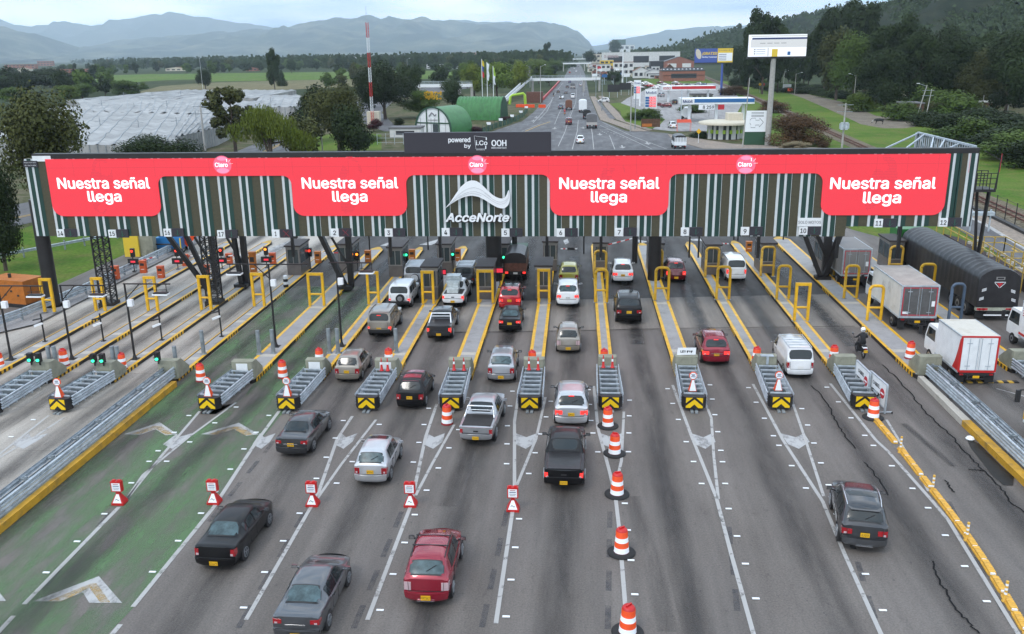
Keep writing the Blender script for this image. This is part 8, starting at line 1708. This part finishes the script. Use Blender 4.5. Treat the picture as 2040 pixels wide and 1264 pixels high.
b = MB(M['cream']); b.box(-1.6, 1.6, 1, 3.4, 0, 3.4); o = b.build('equipment_hut'); o.location = (g.x, g.y, 0); tag(o, 'small cream equipment hut at the foot of the mast', 'hut')
for x, yb, yt, cs, lb in ((962, 195, 118, ('flag_y', 'flag_b', 'flag_r'), 'flagpole with yellow, blue and red flag'), (972, 192, 124, ('white',), 'flagpole with white flag'), (984, 196, 132, ('lime', 'white'), 'flagpole with light green flag')):
  Y = 262; g = GY(x, Y); z1 = W(x, yt, Y).z; r = empty('flagpole', (g.x, Y, 0), 0, lb+' behind the ribbed hall', 'flagpole'); b = MB(M['white']); b.cyl((0, 0, 0), (0, 0, z1), .09); b.build('pole', r); n = len(cs); b = MB()
  for k, c_ in enumerate(cs):
    for j in range(6): za, zb_ = z1-.2-4.6*(k+j/6)/n, z1-.2-4.6*(k+(j+1)/6)/n; wob = lambda z: .12*math.sin(z*2.2); b.m(c_); b.face([(.1, wob(za), za), (.1, wob(zb_), zb_), (.55+wob(zb_), .3+wob(zb_), zb_-.5), (.55+wob(za), .3+wob(za), za-.5)])
  b.build('flag', r)
def footbridge(px0, px1, py, Y, zt, label, pw=2.6):
  x0, x1 = W(px0, py, Y).x, W(px1, py, Y).x; r = empty('footbridge', ((x0+x1)/2, Y, 0), 0, label, 'footbridge'); hw = (x1-x0)/2
  b = MB(M['white']); b.box(-hw, hw, 0, 2.4, zt-1.2, zt); b.build('deck', r); b = MB(M['galv'])
  for z in (.5, 1.1): b.beam((-hw, 0, zt+z), (hw, 0, zt+z), .08); b.beam((-hw, 2.4, zt+z), (hw, 2.4, zt+z), .08)
  for k in range(int(hw)): x = -hw+k*2; b.beam((x, 0, zt), (x, 0, zt+1.1), .06)
  b.build('railing', r)
  for x in (-hw*.85, hw*.55, hw*.98): b = MB(M['pole']); b.box(x-.5, x+.5, .4, 2, 0, zt-1.2); b.build('pier', r)
  return r, hw
fb, hw = footbridge(1050, 1196, 154, 430, 6.2, 'white footbridge crossing the highway with a long ramp at its left end')
b = MB(M['white']);
for s_ in (0, 2): b.mesh([(-hw+s_, 0, 6.1), (-hw+s_+.3, 0, 6.1), (-hw-4+s_*.6+.3, -110, .2), (-hw-4+s_*.6, -110, .2), (-hw+s_, 0, 7.1), (-hw+s_+.3, 0, 7.1), (-hw-4+s_*.6+.3, -110, 1.2), (-hw-4+s_*.6, -110, 1.2)], [(0, 3, 7, 4), (1, 5, 6, 2), (4, 7, 6, 5)])
b.m('pole'); b.mesh([(-hw, 0, 6.1), (-hw+2.2, 0, 6.1), (-hw-4+1.4, -110, .2), (-hw-4, -110, .2)], [(0, 1, 2, 3), (3, 2, 1, 0)]); b.build('ramp', fb)
footbridge(1118, 1178, 125, 900, 8, 'distant pale footbridge over the far highway'); footbridge(1128, 1190, 117, 1500, 8, 'farthest grey flyover at the vanishing end of the highway')
footbridge(826, 940, 160, 380, 5.6, 'white elevated walkway behind the dark tree left of the flagpoles')
def canopy(px0, px1, yt, yb, Y, band, top, label, word=None, cols=2, depth=9):
  p0 = W(px0, yb, Y); p1 = W(px1, yb, Y); z1 = W((px0+px1)/2, yt, Y).z; z0 = p0.z; hw = (p1.x-p0.x)/2; r = empty('canopy', ((p0.x+p1.x)/2, Y, 0), 0, label, 'canopy')
  b = MB(M[top]); b.box(-hw, hw, 0, depth, z0, z1); b.build('roof', r); b = MB(M[band]); b.box(-hw+hw*.35, hw-.05, -.05, -.01, z0+(z1-z0)*.3, z1-.02); b.build('band', r)
  for k in range(cols): x = -hw*.75+k*1.5*hw/(cols-1); b = MB(M['white']); b.box(x-.35, x+.35, 2, 2.9, 0, z0); b.build('column', r)
  if word: b = MB(M['ink_blue'] if band != 'flag_r' else M['ink_red']); text_fit(b, word, -hw+.3, -hw+hw*.3, z0+(z1-z0)*.25, z1-.2, -.03, .02, .02); b.build('lettering', r)
  return r
canopy(1358, 1503, 197, 208.5, 235, 'blue', 'white', 'blue-banded white filling station canopy with lettering at its left corner', 'Mobil', 3, 8)
canopy(1320, 1426, 172, 181, 330, 'flag_r', 'white', 'red-banded filling station canopy behind the blue one', 'ESSO', 3, 9)
def pylon(px0, px1, yb, yt, label, head, word, rows):
  g = G((px0+px1)/2, yb); Y = g.y; x0, x1 = GY(px0, Y).x-g.x, GY(px1, Y).x-g.x; H = W((px0+px1)/2, yt, Y).z; r = empty('price_pylon', g, 0, label, 'price sign')
  b = MB(M['white']); b.box(x1-.5, x1, 0, .4, 0, H); b.box(x0, x1-.5, 0, .35, H*.28, H); b.build('frame', r)
  b = MB(M[head]); b.box(x0+.1, x1-.1, -.05, -.01, H*.82, H*.95); b.build('header', r); b = MB(M['ink_blue']); text_fit(b, word, x0+.2, x1-.2, H*.84, H*.93, -.06, .02, .01); b.build('lettering', r)
  for k in range(rows):
    z = H*.75-k*H*.09; b = MB(M['led_red']); b.box(x0+(x1-x0)*.35, x1-.3, -.06, -.02, z-H*.07, z); pr = b.build('price_row', r); b = MB(M['led_white']); text_fit(b, ['9.029', '8.259', '6.879', '7.559'][k], x0+(x1-x0)*.4, x1-.4, z-H*.055, z-H*.015, -.07, .0, .01); b.build('digits', pr)
    b = MB(M['blue']); b.box(x0+.1, x0+(x1-x0)*.33, -.05, -.02, z-H*.07, z); b.build('grade_label', r)
  return r
pylon(1284, 1308, 238, 178, 'tall price pylon with red figures in front of the hedge, nearer one', 'white', 'Mobil', 4)
pylon(1262, 1276, 212, 160, 'smaller price pylon with oval emblem farther left', 'sheet', 'Esso', 3)
g = G(1405, 232); r = empty('price_board', g, 0, 'white board reading 8 259 under the blue canopy', 'price board'); b = MB(M['sheet']); x0, x1, z0, z1 = px_box(1392, 209, 1424, 219, g.y); b.box(x0-g.x, x1-g.x, 0, .15, z0, z1); b.build('board', r); b = MB(M['ink']); text_fit(b, '8 259', x0-g.x+1.1, x1-g.x-.2, z0+.2, z1-.2, -.01, .02, .01); b.build('figures', r); b = MB(M['ink_red']); x2 = W(1443, 214, g.y).x; b.box(x1-g.x, x2-g.x, 0, .15, z0, z1); b.m('pole'); b.beam((1, .1, 0), (1, .1, z0), .2); b.build('red_panel', r)
g = G(1447, 278); r = empty('round_kiosk', (g.x, g.y+2.5, 0), 0, 'round cream kiosk with pale disc roof and glazed bays in front of the canopy', 'kiosk'); b = MB(M['cream']); zk = W(1447, 248, g.y).z
b.lathe([(5.4, zk-.1), (5.5, zk+.3), (4.5, zk+.55), (.1, zk+.6)], n=28); b.box(.5, 3.6, 0, 3.5, zk+.4, zk+2.0); b.build('roof', r); b = MB(M['wglass']); b.lathe([(3.2, 0), (3.2, zk-.1)], n=24); b.build('glazing', r)
for k in range(9): a = -PI+PI*k/8; b = MB(M['wall']); b.beam((3.4*math.cos(a), 3.4*math.sin(a), 0), (3.4*math.cos(a), 3.4*math.sin(a), zk-.1), .9 if k % 2 else .5, .15); b.m('lime').cbox((3.5*math.cos(a+.2), 3.5*math.sin(a+.2), zk*.5), (.5, .5, .7), a); b.build('pillar', r)
def billboard(pole_px, pole_yb, box_, pole_m, label, paintf, pr=.45):
  g = G(pole_px, pole_yb); Y = g.y; x0, x1, z0, z1 = px_box(*box_, Y); r = empty('billboard', g, 0, label, 'billboard'); b = MB(M[pole_m]); xt = (x0+x1)/2-g.x; xt = max(min(xt, 1.2), -1.2)*.5
  b.cyl((0, .6, 0), (xt*.3, .6, z0), pr, pr*.85, 16); b.build('pole', r); b = MB(M['black']); b.box(x0-g.x, x1-g.x, .1, 1.2, z0-.35, z0); b.box(x0-g.x, x1-g.x, .1, .5, z0, z1)
  for k in range(9): b.beam((x0-g.x+(x1-x0)*k/8, -.7, z0-.3), (x0-g.x+(x1-x0)*k/8, .1, z0-.3), .06)
  b.beam((x0-g.x, -.7, z0-.3), (x1-g.x, -.7, z0-.3), .06); b.build('support', r); paintf(r, x0-g.x, x1-g.x, z0, z1); return r
def face_a(r, x0, x1, z0, z1):
  w_, h_ = x1-x0, z1-z0; q = lambda u, v: (x0+w_*u, z0+h_*v); lw = mat('lit_white_screen', (.5, .5, .5), .5, emit=(.66, .7, .78), estr=.85); lg = mat('lit_grey_screen', (.4, .4, .4), .5, emit=(.42, .42, .43), estr=.8)
  def bx(m_, u0, u1, v0, v1, d): b = MB(m_); b.box(x0+w_*u0, x0+w_*u1, -d, -d+.01 if d > .02 else .1, z0+h_*v0, z0+h_*v1); return b
  bx(lw, 0, 1, 0, 1, .02).build('lit_face', r); bx(M['ink_blue'], .06, 1, .78, .86, .04).build('dark_bar', r); bx(lg, .04, 1, .42, .78, .04).build('grey_panel', r); bx(lg, .04, 1, .9, .96, .04).build('title_bar', r); bx(M['bill_y'], .41, .51, 0, .34, .05).build('yellow_shape', r); bx(M['blue'], .68, .73, .06, .22, .05).build('blue_mark', r); bx(lg, .33, .36, .02, .4, .05).build('divider', r)
  b = MB(M['ink_grey']); [b.box(x0+w_*.14, x0+w_*.3, -.06, -.05, z0+h_*v, z0+h_*(v+.02)) for v in (.32, .22, .12)]; [b.box(x0+w_*.1, x0+w_*.125, -.06, -.05, z0+h_*(v-.01), z0+h_*(v+.04)) for v in (.32, .22, .12)]; [b.box(x0+w_*u, x0+w_*(u+.09), -.06, -.05, z0+h_*.6, z0+h_*.62) for u in (.2, .32, .44, .56)]; b.build('screen_text', r)
billboard(1530, 291, (1491, 69, 1607, 113), 'pole', 'large lit white billboard on a tall grey pole, right of the smaller blue one', face_a, .55)
def face_b(r, x0, x1, z0, z1):
  w_, h_ = x1-x0, z1-z0; xm = x0+w_*.6; b = MB(M['bblue']); b.box(x0, xm, -.02, .1, z0, z1); b.build('blue_half', r); b = MB(M['bill_y']); b.box(xm, x1, -.02, .1, z0, z1); y_ = b.build('yellow_half', r); b = MB(M['sheet']); b.box(xm+.3, x1-.2, -.04, -.03, z0+h_*.1, z0+h_*.68); b.build('white_list', y_)
  b = MB(M['bill_y']); text_fit(b, '¡GRATIS!', x0+w_*.2, xm-.2, z0+h_*.5, z0+h_*.76, -.03, .03, .02); b.m('sheet'); text_fit(b, 'Del Rey Tradicional', x0+w_*.2, xm-.2, z0+h_*.32, z0+h_*.45, -.03, .02, .02); b.build('lettering', r)
  b = MB(M['cream']); b.vprism([(x0+w_*.1+.09*w_*math.cos(t)*.8-.03*w_*math.sin(t), z0+h_*.62+.36*h_*math.sin(t)) for t in [2*PI*k/16 for k in range(16)]], -.06, -.02); b.build('bread_picture', r)
  b = MB(M['ink_blue']); text_fit(b, 'Por la compra de 20', xm+.3, x1-.3, z0+h_*.8, z0+h_*.92, -.03, 0, .01); [b.box(xm+.5, xm+.5+w_*.2, -.05, -.04, z0+h_*v, z0+h_*(v+.04)) for v in (.55, .42, .29, .16)]; b.build('small_print', r)
billboard(1437, 190, (1384, 97, 1460, 125), 'bblue', 'blue and yellow billboard on a dark blue pole reading GRATIS', face_b, .5)
g = G(1508, 290); r = empty('plan_board', g, 0, 'white board with an outlined arrow shape above a green hoarding, beside the billboard pole', 'board'); x0, x1, z0, z1 = px_box(1485, 221, 1530, 263, g.y); x0 -= g.x; x1 -= g.x; b = MB(M['sheet']); b.box(x0, x1, 0, .15, z0, z1); b.build('board', r); b = MB(M['dkgreen']); b.box(x0, x1, .05, .2, 0, z0-.02); b.build('hoarding', r)
b = MB(M['ink_grey']); w_, h_ = x1-x0, z1-z0; Pp = [(.25, .2), (.25, .35), (.2, .4), (.2, .55), (.27, .65), (.45, .65), (.45, .55), (.62, .55), (.62, .65), (.8, .45), (.62, .22), (.62, .32), (.45, .32), (.45, .2), (.25, .2)]
for a, c in zip(Pp, Pp[1:]): b.beam((x0+w_*a[0], -.01, z0+h_*a[1]), (x0+w_*c[0], -.01, z0+h_*c[1]), .012, .09)
for v in (.9, .84, .76, .72): b.box(x0+w_*.25, x0+w_*.8, -.01, -.002, z0+h_*v, z0+h_*(v+.025))
b.build('drawing', r)
def pole_thing(px, yb, yt, label, arm=0, m_='pole', rr=.14, extra=None, Y=None, lean=0):
  g = G(px, yb) if Y is None else GY(px, Y); H = W(px+lean, yt, g.y).z; lx = lean*g.y/1770; r = empty('utility_pole' if not arm else 'street_lamp', g, 0, label, 'utility pole' if not arm else 'street lamp'); b = MB(M[m_]); b.cyl((0, 0, 0), (lx, 0, H), rr, rr*.6); b.build('pole', r)
  if arm: b = MB(M['galv']); b.beam((lx, 0, H-.3), (lx+arm, 0, H+.4), .07); b.build('arm', r); b = MB(M['sheet']); b.cbox((lx+arm*1.12, 0, H+.42), (.7, .25, .14)); b.build('lamp_head', r)
  if extra == 'tx':
    b = MB(M['galv']); b.cyl((-.4, -.4, H*.42), (-.4, -.4, H*.58), .32); b.cyl((.35, -.4, H*.42), (.35, -.4, H*.58), .32); b.cbox((0, -.3, H*.5), (1.7, .3, .9)); b.build('transformer', r)
  if extra in ('tx', 'x'): b = MB(M['galv_dark']); [b.beam((-1.4, 0, H-z), (1.4, 0, H-z), .1) for z in (.3, 1.5)]; b.build('crossarm', r)
  return r
for a in ((1677, 296, 206, 'concrete pole with grey transformer boxes standing before the railway', 0, 'pole', .2, 'tx'), (411, 320, 209, 'concrete utility pole in front of the greenhouse', 0, 'pole', .22, 'x'), (405, 186, 115, 'very thin white antenna pole in front of the dry field', 0, 'white', .07), (1479, 294, 155, 'slim leaning pole beside the round kiosk', 0, 'pole', .13, None, None, 6), (1700, 210, 150, 'street lamp on the dirt road before the dark wood', -1.8), (1560, 182, 143, 'street lamp left of its pair by the white shelter', 1.8), (1583, 188, 147, 'street lamp right of its pair by the white shelter', 2.0),
          (1824, 240, 170, 'leaning street lamp at the end of the dirt road', -2, 'pole', .16, None, None, 14), (1842, 245, 178, 'slim leaning utility pole at the end of the dirt road', 0, 'pole', .14, 'x', None, 6), (1955, 232, 190, 'white post left of the pair by the right-hand shed', 0), (1968, 232, 200, 'white post right of the pair by the right-hand shed', 0), (2007, 222, 190, 'pole with small arms near the right edge', 0, 'pole', .14, 'x'), (644, 320, 247, 'short pole with flat solar panel behind the gantry', 0, 'pole', .12),
          (1256, 262, 170, 'grey pole on the pavement left of the price pylon', 0, 'pole', .16), (1265, 258, 178, 'dark pole right beside the first on the pavement', 0, 'galv_dark', .14), (1199, 222, 158, 'dark pole at the pavement below the footbridge end', 0, 'galv_dark', .14, 'x'), (1187, 195, 152, 'pole at the right end of the footbridge', 0, 'galv_dark', .14, 'x'), (1240, 165, 98, 'tall white square sign pylon among the shops', 0, 'white', .5), (1077, 205, 132, 'street lamp left of the footbridge ramp', 1.5), (1056, 175, 133, 'street lamp above the yellow-green trees', -1.5), (1356, 245, 180, 'grey pole at the filling station forecourt', 0, 'galv', .14), (813, 170, 118, 'thin lamp post far behind the lawn', 1.5)):
  pole_thing(*a)
g = G(1391, 286); r = empty('warning_sign', g, 0, 'yellow diamond warning sign on a white post by the pavement', 'road sign'); b = MB(M['white']); H_ = W(1391, 262, g.y).z; b.cyl((0, 0, 0), (0, 0, H_), .05); b.build('post', r); b = MB(M['yellow']); b.vprism([(0, H_-.55), (.5, H_), (0, H_+.55), (-.5, H_)], -.06, -.02); b.build('plate', r)
b = MB(M['wall']); b.box(-1.6, 1.6, 0, 1.5, 1.0, 3.2); o = b.build('white_shelter'); o.location = G(1568, 184); tag(o, 'small white shelter box between the two street lamps', 'shelter')
b = MB(M['orange']); b.prism([(-1, -.3), (1, -.3), (1, .3), (-1, .3)], .8, 1.9); o = b.build('orange_sign'); o.location = G(1574, 186); tag(o, 'small orange sign beside the white shelter', 'road sign')
for x in (1513, 1520): r = empty('road_sign', G(x, 186), 0, f"small {'yellow' if x == 1513 else 'red'} road sign by the level crossing", 'road sign'); b = MB(M['pole']); b.cyl((0, 0, 0), (0, 0, 3.6), .07); b.build('post', r); b = MB(M['yellow' if x == 1513 else 'red_plastic']); b.cyl((0, -.1, 3.6), (0, -.05, 3.6), .6, n=8); b.build('plate', r)
b = MB(M['orange']); b.mesh([(-1.6, -1, 2), (1.6, -1, 2), (1.6, 1, 2.6), (-1.6, 1, 2.6)], [(0, 1, 2, 3), (3, 2, 1, 0)]); [b.beam((x, y, 0), (x, y, 2.2), .06) for x in (-1.5, 1.5) for y in (-.9, .9)]; o = b.build('awning'); o.location = G(1362, 262); tag(o, 'small orange awning on posts in front of the white taxi', 'awning')
g = G(1296, 258); r = empty('low_hoarding', g, 0, 'low brown and orange hoarding on the lawn below the price pylon', 'hoarding'); b = MB(M['wood']); b.box(-2.2, 2.2, 0, .12, .5, 2.4); b.build('board', r); b = MB(M['orange_dirty']); b.box(-2.0, .3, -.02, -.003, .6, 1.3); b.build('orange_panel', r)
for x in (1222, 1245): g = G(x, 195 if x == 1222 else 190); r = empty('advert_board', g, 0, f"dark roadside advert board, {'left' if x == 1222 else 'right'} one behind the lawn", 'advert board'); b = MB(M['black']); b.box(-2.4, 2.4, 0, .2, 2.2, 5.0); b.build('panel', r); b = MB(M['galv']); b.beam((-1.6, .1, 0), (-1.6, .1, 2.2), .15); b.beam((1.6, .1, 0), (1.6, .1, 2.2), .15); b.build('legs', r)
g = G(1365, 240); r = empty('tanker_lorry', g, R(-10), 'white tanker lorry standing under the left end of the blue canopy', 'lorry'); b = MB(M['white']); b.cyl((0, 0, 2.0), (0, 7, 2.0), 1.15, n=20); b.build('tank', r); b = MB(M['booth_l']); b.box(-1.1, 1.1, 7.4, 9.2, .6, 3); b.build('cab', r); wheel_set(r, (-.95, .95), (1, 2.3, 6, 8.4), .5, .3)
def greenhouse(cs, label, n=9, z=3.6):
  P = [G(x, y, z) for x, y in cs]; r = empty('greenhouse', (P[0].x, P[0].y, 0), 0, label, 'greenhouse', 'plastic greenhouses'); o_ = P[0].copy(); o_.z = 0; b = MB(M['net']); vs = []; m_ = 22
  for i in range(2*n+1):
    u = i/(2*n); a = P[0].lerp(P[1], u); c = P[3].lerp(P[2], u)
    for j in range(m_+1): v = j/m_; q = a.lerp(c, v)-o_; q.z = z+(.22 if i % 2 else -.15)+.4*noise.noise(Vector((q.x*.12, q.y*.12, i)))+.1*noise.noise(Vector((q.x*.6, q.y*.6, i))); vs.append(q)
  k = m_+1; b.mesh(vs, [(i*k+j, (i+1)*k+j, (i+1)*k+j+1, i*k+j+1) for i in range(2*n) for j in range(m_)], True); b.build('roof', r)
  b = MB(M['net'])
  for A, B in ((0, 1), (3, 0), (1, 2), (2, 3)): p, q = P[A]-o_, P[B]-o_; b.face([(p.x, p.y, 0), (q.x, q.y, 0), (q.x, q.y, z), (p.x, p.y, z)])
  b.build('side_sheet', r); b = MB(M['galv_dark'])
  for i in range(1, 2*n, 2):
    pl = [v+Vector((0, 0, .03)) for v in vs[i*k:(i+1)*k]]
    for u_, v_ in zip(pl, pl[1:]): b.beam(u_, v_, .13, .05)
    b.build('gutter', r); b = MB(M['galv_dark'])
  for i in range(3, 2*n, 5):
    c = vs[i*k+k//3]; b.beam(c, c+Vector((0, 0, 1.6)), .12); b.beam(c+Vector((-1.2, 0, .7)), c+Vector((1.2, 0, 1.0)), .08); b.build('vent_mast', r); b = MB(M['galv_dark'])
  p, q = P[0]-o_, P[1]-o_
  for t in range(n*2): c = p.lerp(q, t/(2*n)); b.beam((c.x, c.y-.05, 0), (c.x, c.y-.05, z), .12)
  b.build('posts', r); return r
greenhouse([(-40, 285), (345, 292), (392, 205), (60, 215)], 'grey-white plastic greenhouse in front of the concrete pole, nearest', 12)
greenhouse([(175, 222), (392, 228), (410, 193), (150, 200)], 'plastic greenhouse behind the big brown-green tree', 9); greenhouse([(345, 275), (430, 255), (560, 203), (395, 201)], 'plastic greenhouse left of the willow', 8); greenhouse([(132, 200), (505, 196), (590, 180), (350, 180)], 'long far strip of greenhouse along the dry field', 14); greenhouse([(500, 214), (590, 214), (600, 190), (520, 190)], 'greenhouse corner behind the willow and sparse tree', 4)
g = G(30, 612); r = empty('generator', (g.x, g.y, 0), R(-14), 'orange site generator behind the guardrail at the left edge', 'generator'); b = MB(M['orange_dirty']); b.prism([(-2.4, 0), (1.1, 0), (1.1, 1.9), (-2.4, 1.9)], .25, 2.0); b.build('casing', r); b = MB(M['plastic']); [b.cbox((-1.9+.6*k, -.01, .9+.3*(k % 2)), (.18, .03, .14)) for k in range(5)]; b.cyl((-.9, .8, 2.0), (-.9, .8, 2.3), .12); b.build('vents', r); b = MB(M['black']); b.box(-2.5, 1.2, -.1, 2, 0, .25); b.build('skid', r)
g = G(337, 506); r = empty('blue_loader', (g.x, g.y, 0), 0, 'blue machine with yellow reflective strips parked beyond lane 15', 'machine'); m_b = mat('machine_blue', (.02, .16, .4), .4); b = MB(m_b); b.prism([(-1.3, 0), (1.3, 0), (1.1, 2.4), (-1.1, 2.4)], .5, 1.5); b.box(-1, 1, .4, 2, 1.5, 2.5); b.build('body', r); b = MB(M['wglass']); b.box(-.85, .85, .36, .4, 1.6, 2.3); b.build('window', r); b = MB(M['bill_y']); [b.box(x-.06, x+.06, -.03, -.01, .5, 1.5) for x in (-1.2, 1.2)]; b.box(-1, 1, .37, .4, 2.36, 2.46); b.build('reflective_strips', r); b = MB(M['black']); b.tube([(-1.2, -.3, .5), (-1.2, -.5, 1.0), (1.2, -.5, 1.0), (1.2, -.3, .5)], .07); b.build('guard_bar', r); wheel_set(r, (-1.1, 1.1), (.5, 1.9), .42)
g = G(375, 502); r = empty('orange_board', (g.x, g.y, 0), 0, 'orange diamond work sign beside the blue machine', 'work sign'); b = MB(M['orange']); b.vprism([(0, .5), (1.0, 1.5), (0, 2.5), (-1.0, 1.5)], -.04, 0); b.build('plate', r); b = MB(M['galv']); b.beam((0, .1, 0), (0, .1, 2.4), .08); b.build('leg', r)
g = G(264, 512); b = MB(M['bill_y']); b.prism([(-.7, 0), (.7, 0), (.7, 1), (-.7, 1)], 0, 2.3); b.m('concrete').prism([(.7, .2), (2.0, .2), (2.0, .9), (.7, .9)], 0, 2.0); o = b.build('yellow_cabinet'); o.location = (g.x, g.y, 0); tag(o, 'yellow and grey cabinet behind the guardrail beyond lane 14', 'cabinet')
for i, (x, yb, yt) in enumerate(((1102, 500, 476), (1163, 506, 474), (853, 498, 474), (737, 505, 474), (776, 500, 474), (593, 510, 474), (1462, 478, 462), (1470, 480, 464), (1560, 482, 462), (1276, 488, 470), (1830, 505, 466))):
  g = G(x, yb); b = MB(M['black']); H_ = max(2.2, W(x, yt, g.y).z); b.cyl((0, 0, 0), (0, 0, H_), .07); b.cbox((0, -.1, H_-.4), (.3, .3, .3)); o = b.build('thin_post'); o.location = g; tag(o, 'thin black post with a small box at an exit lane under the gantry', 'post', 'thin black posts at the exits')
r = empty('green_fence', G(978, 262), 0, 'green panel fence with small white boards along the curved kerb beside the halls', 'fence'); o_ = G(978, 262); FP = gl([(962, 268), (985, 258), (1010, 250), (1030, 242), (1045, 232), (1052, 222)]); b = MB(M['dkgreen'])
for i in range(5):
  for k in range(3): p = FP[i].lerp(FP[i+1], k/3)-o_; q = FP[i].lerp(FP[i+1], (k+.8)/3)-o_; b.face([(p.x, p.y, .1), (q.x, q.y, .1), (q.x, q.y, 1.5), (p.x, p.y, 1.5)]); b.beam(p, p+Vector((0, 0, 2.0)), .12)
b.build('panels', r); b = MB(M['sheet']); [b.cbox(FP[i].lerp(FP[i+1], .5)-o_+Vector((0, -.1, 1.9)), (1.0, .08, .6)) for i in range(5)]; b.build('small_boards', r)
g = G(1030, 208); r = empty('inflatable_arch', g, 0, 'lime green inflatable arch beside the foot of the footbridge ramp', 'inflatable arch'); b = MB(M['lime']); b.tube([(-4, 0, 0), (-3.5, 0, 4.2), (-2.5, 0, 5), (3.5, 0, 6), (4.3, 0, 5), (4.6, 0, 0)], .75, 10); b.build('tube', r); r.scale = (.66, .66, .62)
g = G(1065, 205); b = MB(M['rust']); b.box(-3, 3, 0, 4, 0, 3.8); o = b.build('brown_container'); o.location = g; tag(o, 'dark brown container at the end of the footbridge ramp', 'container')
for i, x in enumerate((1035, 1047, 1058, 1080)): b = MB(M['orange']); b.prism([(-1.2, -.3), (1.2, -.3), (1.2, .3), (-1.2, .3)], 0, 1.0); o = b.build('plastic_barrier'); o.location = G(x, 214+i*.3); tag(o, 'orange plastic road barrier by the brown container', 'road barrier', 'orange barriers by the container')
rb_ = gl([(1092, 200), (1104, 185), (1116, 170), (1124, 158)])
b = MB(M['red_plastic']); [b.beam(rb_[i]+Vector((-2, 0, .5)), rb_[i+1]+Vector((-2, 0, .5)), .5, .9) for i in range(3)]; b.build('barrier_line', label='long line of red plastic barriers on the left side of the highway', cat='barrier line')
g = G(800, 288); r = empty('compound_fence', g, 0, 'light wire fence with grey posts in front of the white hut', 'fence'); b = MB(M['galv']); [b.beam((x, 0, 0), (x, 0, 2.2), .08) for x in (-5, -3.2, -1.4, .4, 2.2)]; [b.beam((-5, 0, z), (2.2, 0, z), .05) for z in (.4, 1.3, 2.1)]; b.build('wires', r)
r = empty('wire_fence', (36, 90, 0), 0, 'black wire fence with thin posts between pavement and grass on the right', 'fence'); b = MB(M['black']); Q = gl([(2120, 500), (2021, 450), (1982, 431.5), (1943, 415), (1850, 378), (1740, 335)]); o_ = Vector((36, 90, 0))
for i in range(5):
  n = int((Q[i+1]-Q[i]).length/2.6)
  for k in range(n): p = Q[i].lerp(Q[i+1], k/n)-o_; b.beam(p, p+Vector((0, 0, 2.3)), .07)
  for z in (.3, 1.2, 2.2): b.beam(Q[i]-o_+Vector((0, 0, z)), Q[i+1]-o_+Vector((0, 0, z)), .025)
b.m('kerb_black')
for i in range(5): b.beam(Q[i]-o_+Vector((-.6, 0, .15)), Q[i+1]-o_+Vector((-.6, 0, .15)), .5, .3)
b.build('posts_and_wires', r)
b = MB(M['galv']); b.beam((-.9, 0, .0), (-.9, 0, 2.2), .12); b.beam((.9, 0, 0), (.9, 0, 2.2), .12); b.cbox((0, 0, 1.8), (2.4, .5, .35)); o = b.build('meter_box'); o.location = G(1950, 462); tag(o, 'pale grey box on posts behind the right end of the gantry', 'service box')
g = G(1750, 248); r = empty('cow', g, R(80), 'black cow with white patches grazing beside the dirt road', 'cow')
Pc = [(0, -.9, 1.1), (0, -.3, 1.1), (0, .35, 1.1), (0, .8, 1.15), (0, 1.15, .95), (0, 1.45, .55), (0, 1.6, .3), (.22, .55, .6), (.24, .55, .3), (.24, .56, .02), (-.22, .6, .6), (-.24, .6, .3), (-.24, .66, .02), (.22, -.85, .7), (.24, -1.0, .42), (.24, -.9, .02), (-.22, -.85, .7), (-.24, -.95, .42), (-.24, -.8, .02), (0, -1.12, 1.2), (0, -1.2, .6), (.14, 1.3, .8), (-.14, 1.3, .8)]
Ec = [(0, 1), (1, 2), (2, 3), (3, 4), (4, 5), (5, 6), (2, 7), (7, 8), (8, 9), (2, 10), (10, 11), (11, 12), (0, 13), (13, 14), (14, 15), (0, 16), (16, 17), (17, 18), (0, 19), (19, 20), (4, 21), (4, 22)]
skin_body('body', Pc, Ec, [(.3, .34), (.34, .38), (.33, .38), .26, .18, .15, .09, .13, .07, .06, .13, .07, .06, .15, .07, .06, .15, .07, .06, .05, .03, .04, .04], mat('cow_hide', (.012, .012, .012), .8, col2=(.5, .48, .45), vscale=.9, lo=.56, hi=.6), r, 1)
b = MB(M['sheet']); random.seed(2); b.lathe([(.12+.03*random.random(), 0), (.2, .08), (.14, .16), (.05, .2), (.001, .22)], n=9, smooth=False); o = b.build('plastic_bag'); o.location = G(1932, 877); tag(o, 'crumpled white plastic bag lying by the wet stain on the right', 'plastic bag')
b = MB(M['yellow']); a, c = G(1905, 762), G(2028, 762)
for k in range(12): b.m('yellow_dull' if k % 2 == 0 else 'kerb_black'); p, q = a.lerp(c, k/12), a.lerp(c, (k+1)/12); b.prism([(p.x, p.y-.15), (q.x, q.y-.15), (q.x, q.y+.15), (p.x, p.y+.15)], 0, .05)
b.build('speed_hump', label='yellow and black speed hump behind the small white box truck', cat='speed hump')
hz = bpy.data.materials.new('haze'); hz.use_nodes = True; t = hz.node_tree; t.nodes.clear(); o_ = t.nodes.new('ShaderNodeOutputMaterial'); v_ = t.nodes.new('ShaderNodeVolumePrincipled')
v_.inputs['Color'].default_value = (.76, .89, 1.0, 1); v_.inputs['Density'].default_value = .00008; v_.inputs['Anisotropy'].default_value = .2; t.links.new(v_.outputs[0], o_.inputs['Volume'])
b = MB(hz); b.box(-19000, 19000, -400, 18500, -8, 1500); b.build('haze', kind='stuff', label='pale bluish air over the plain', cat='haze')
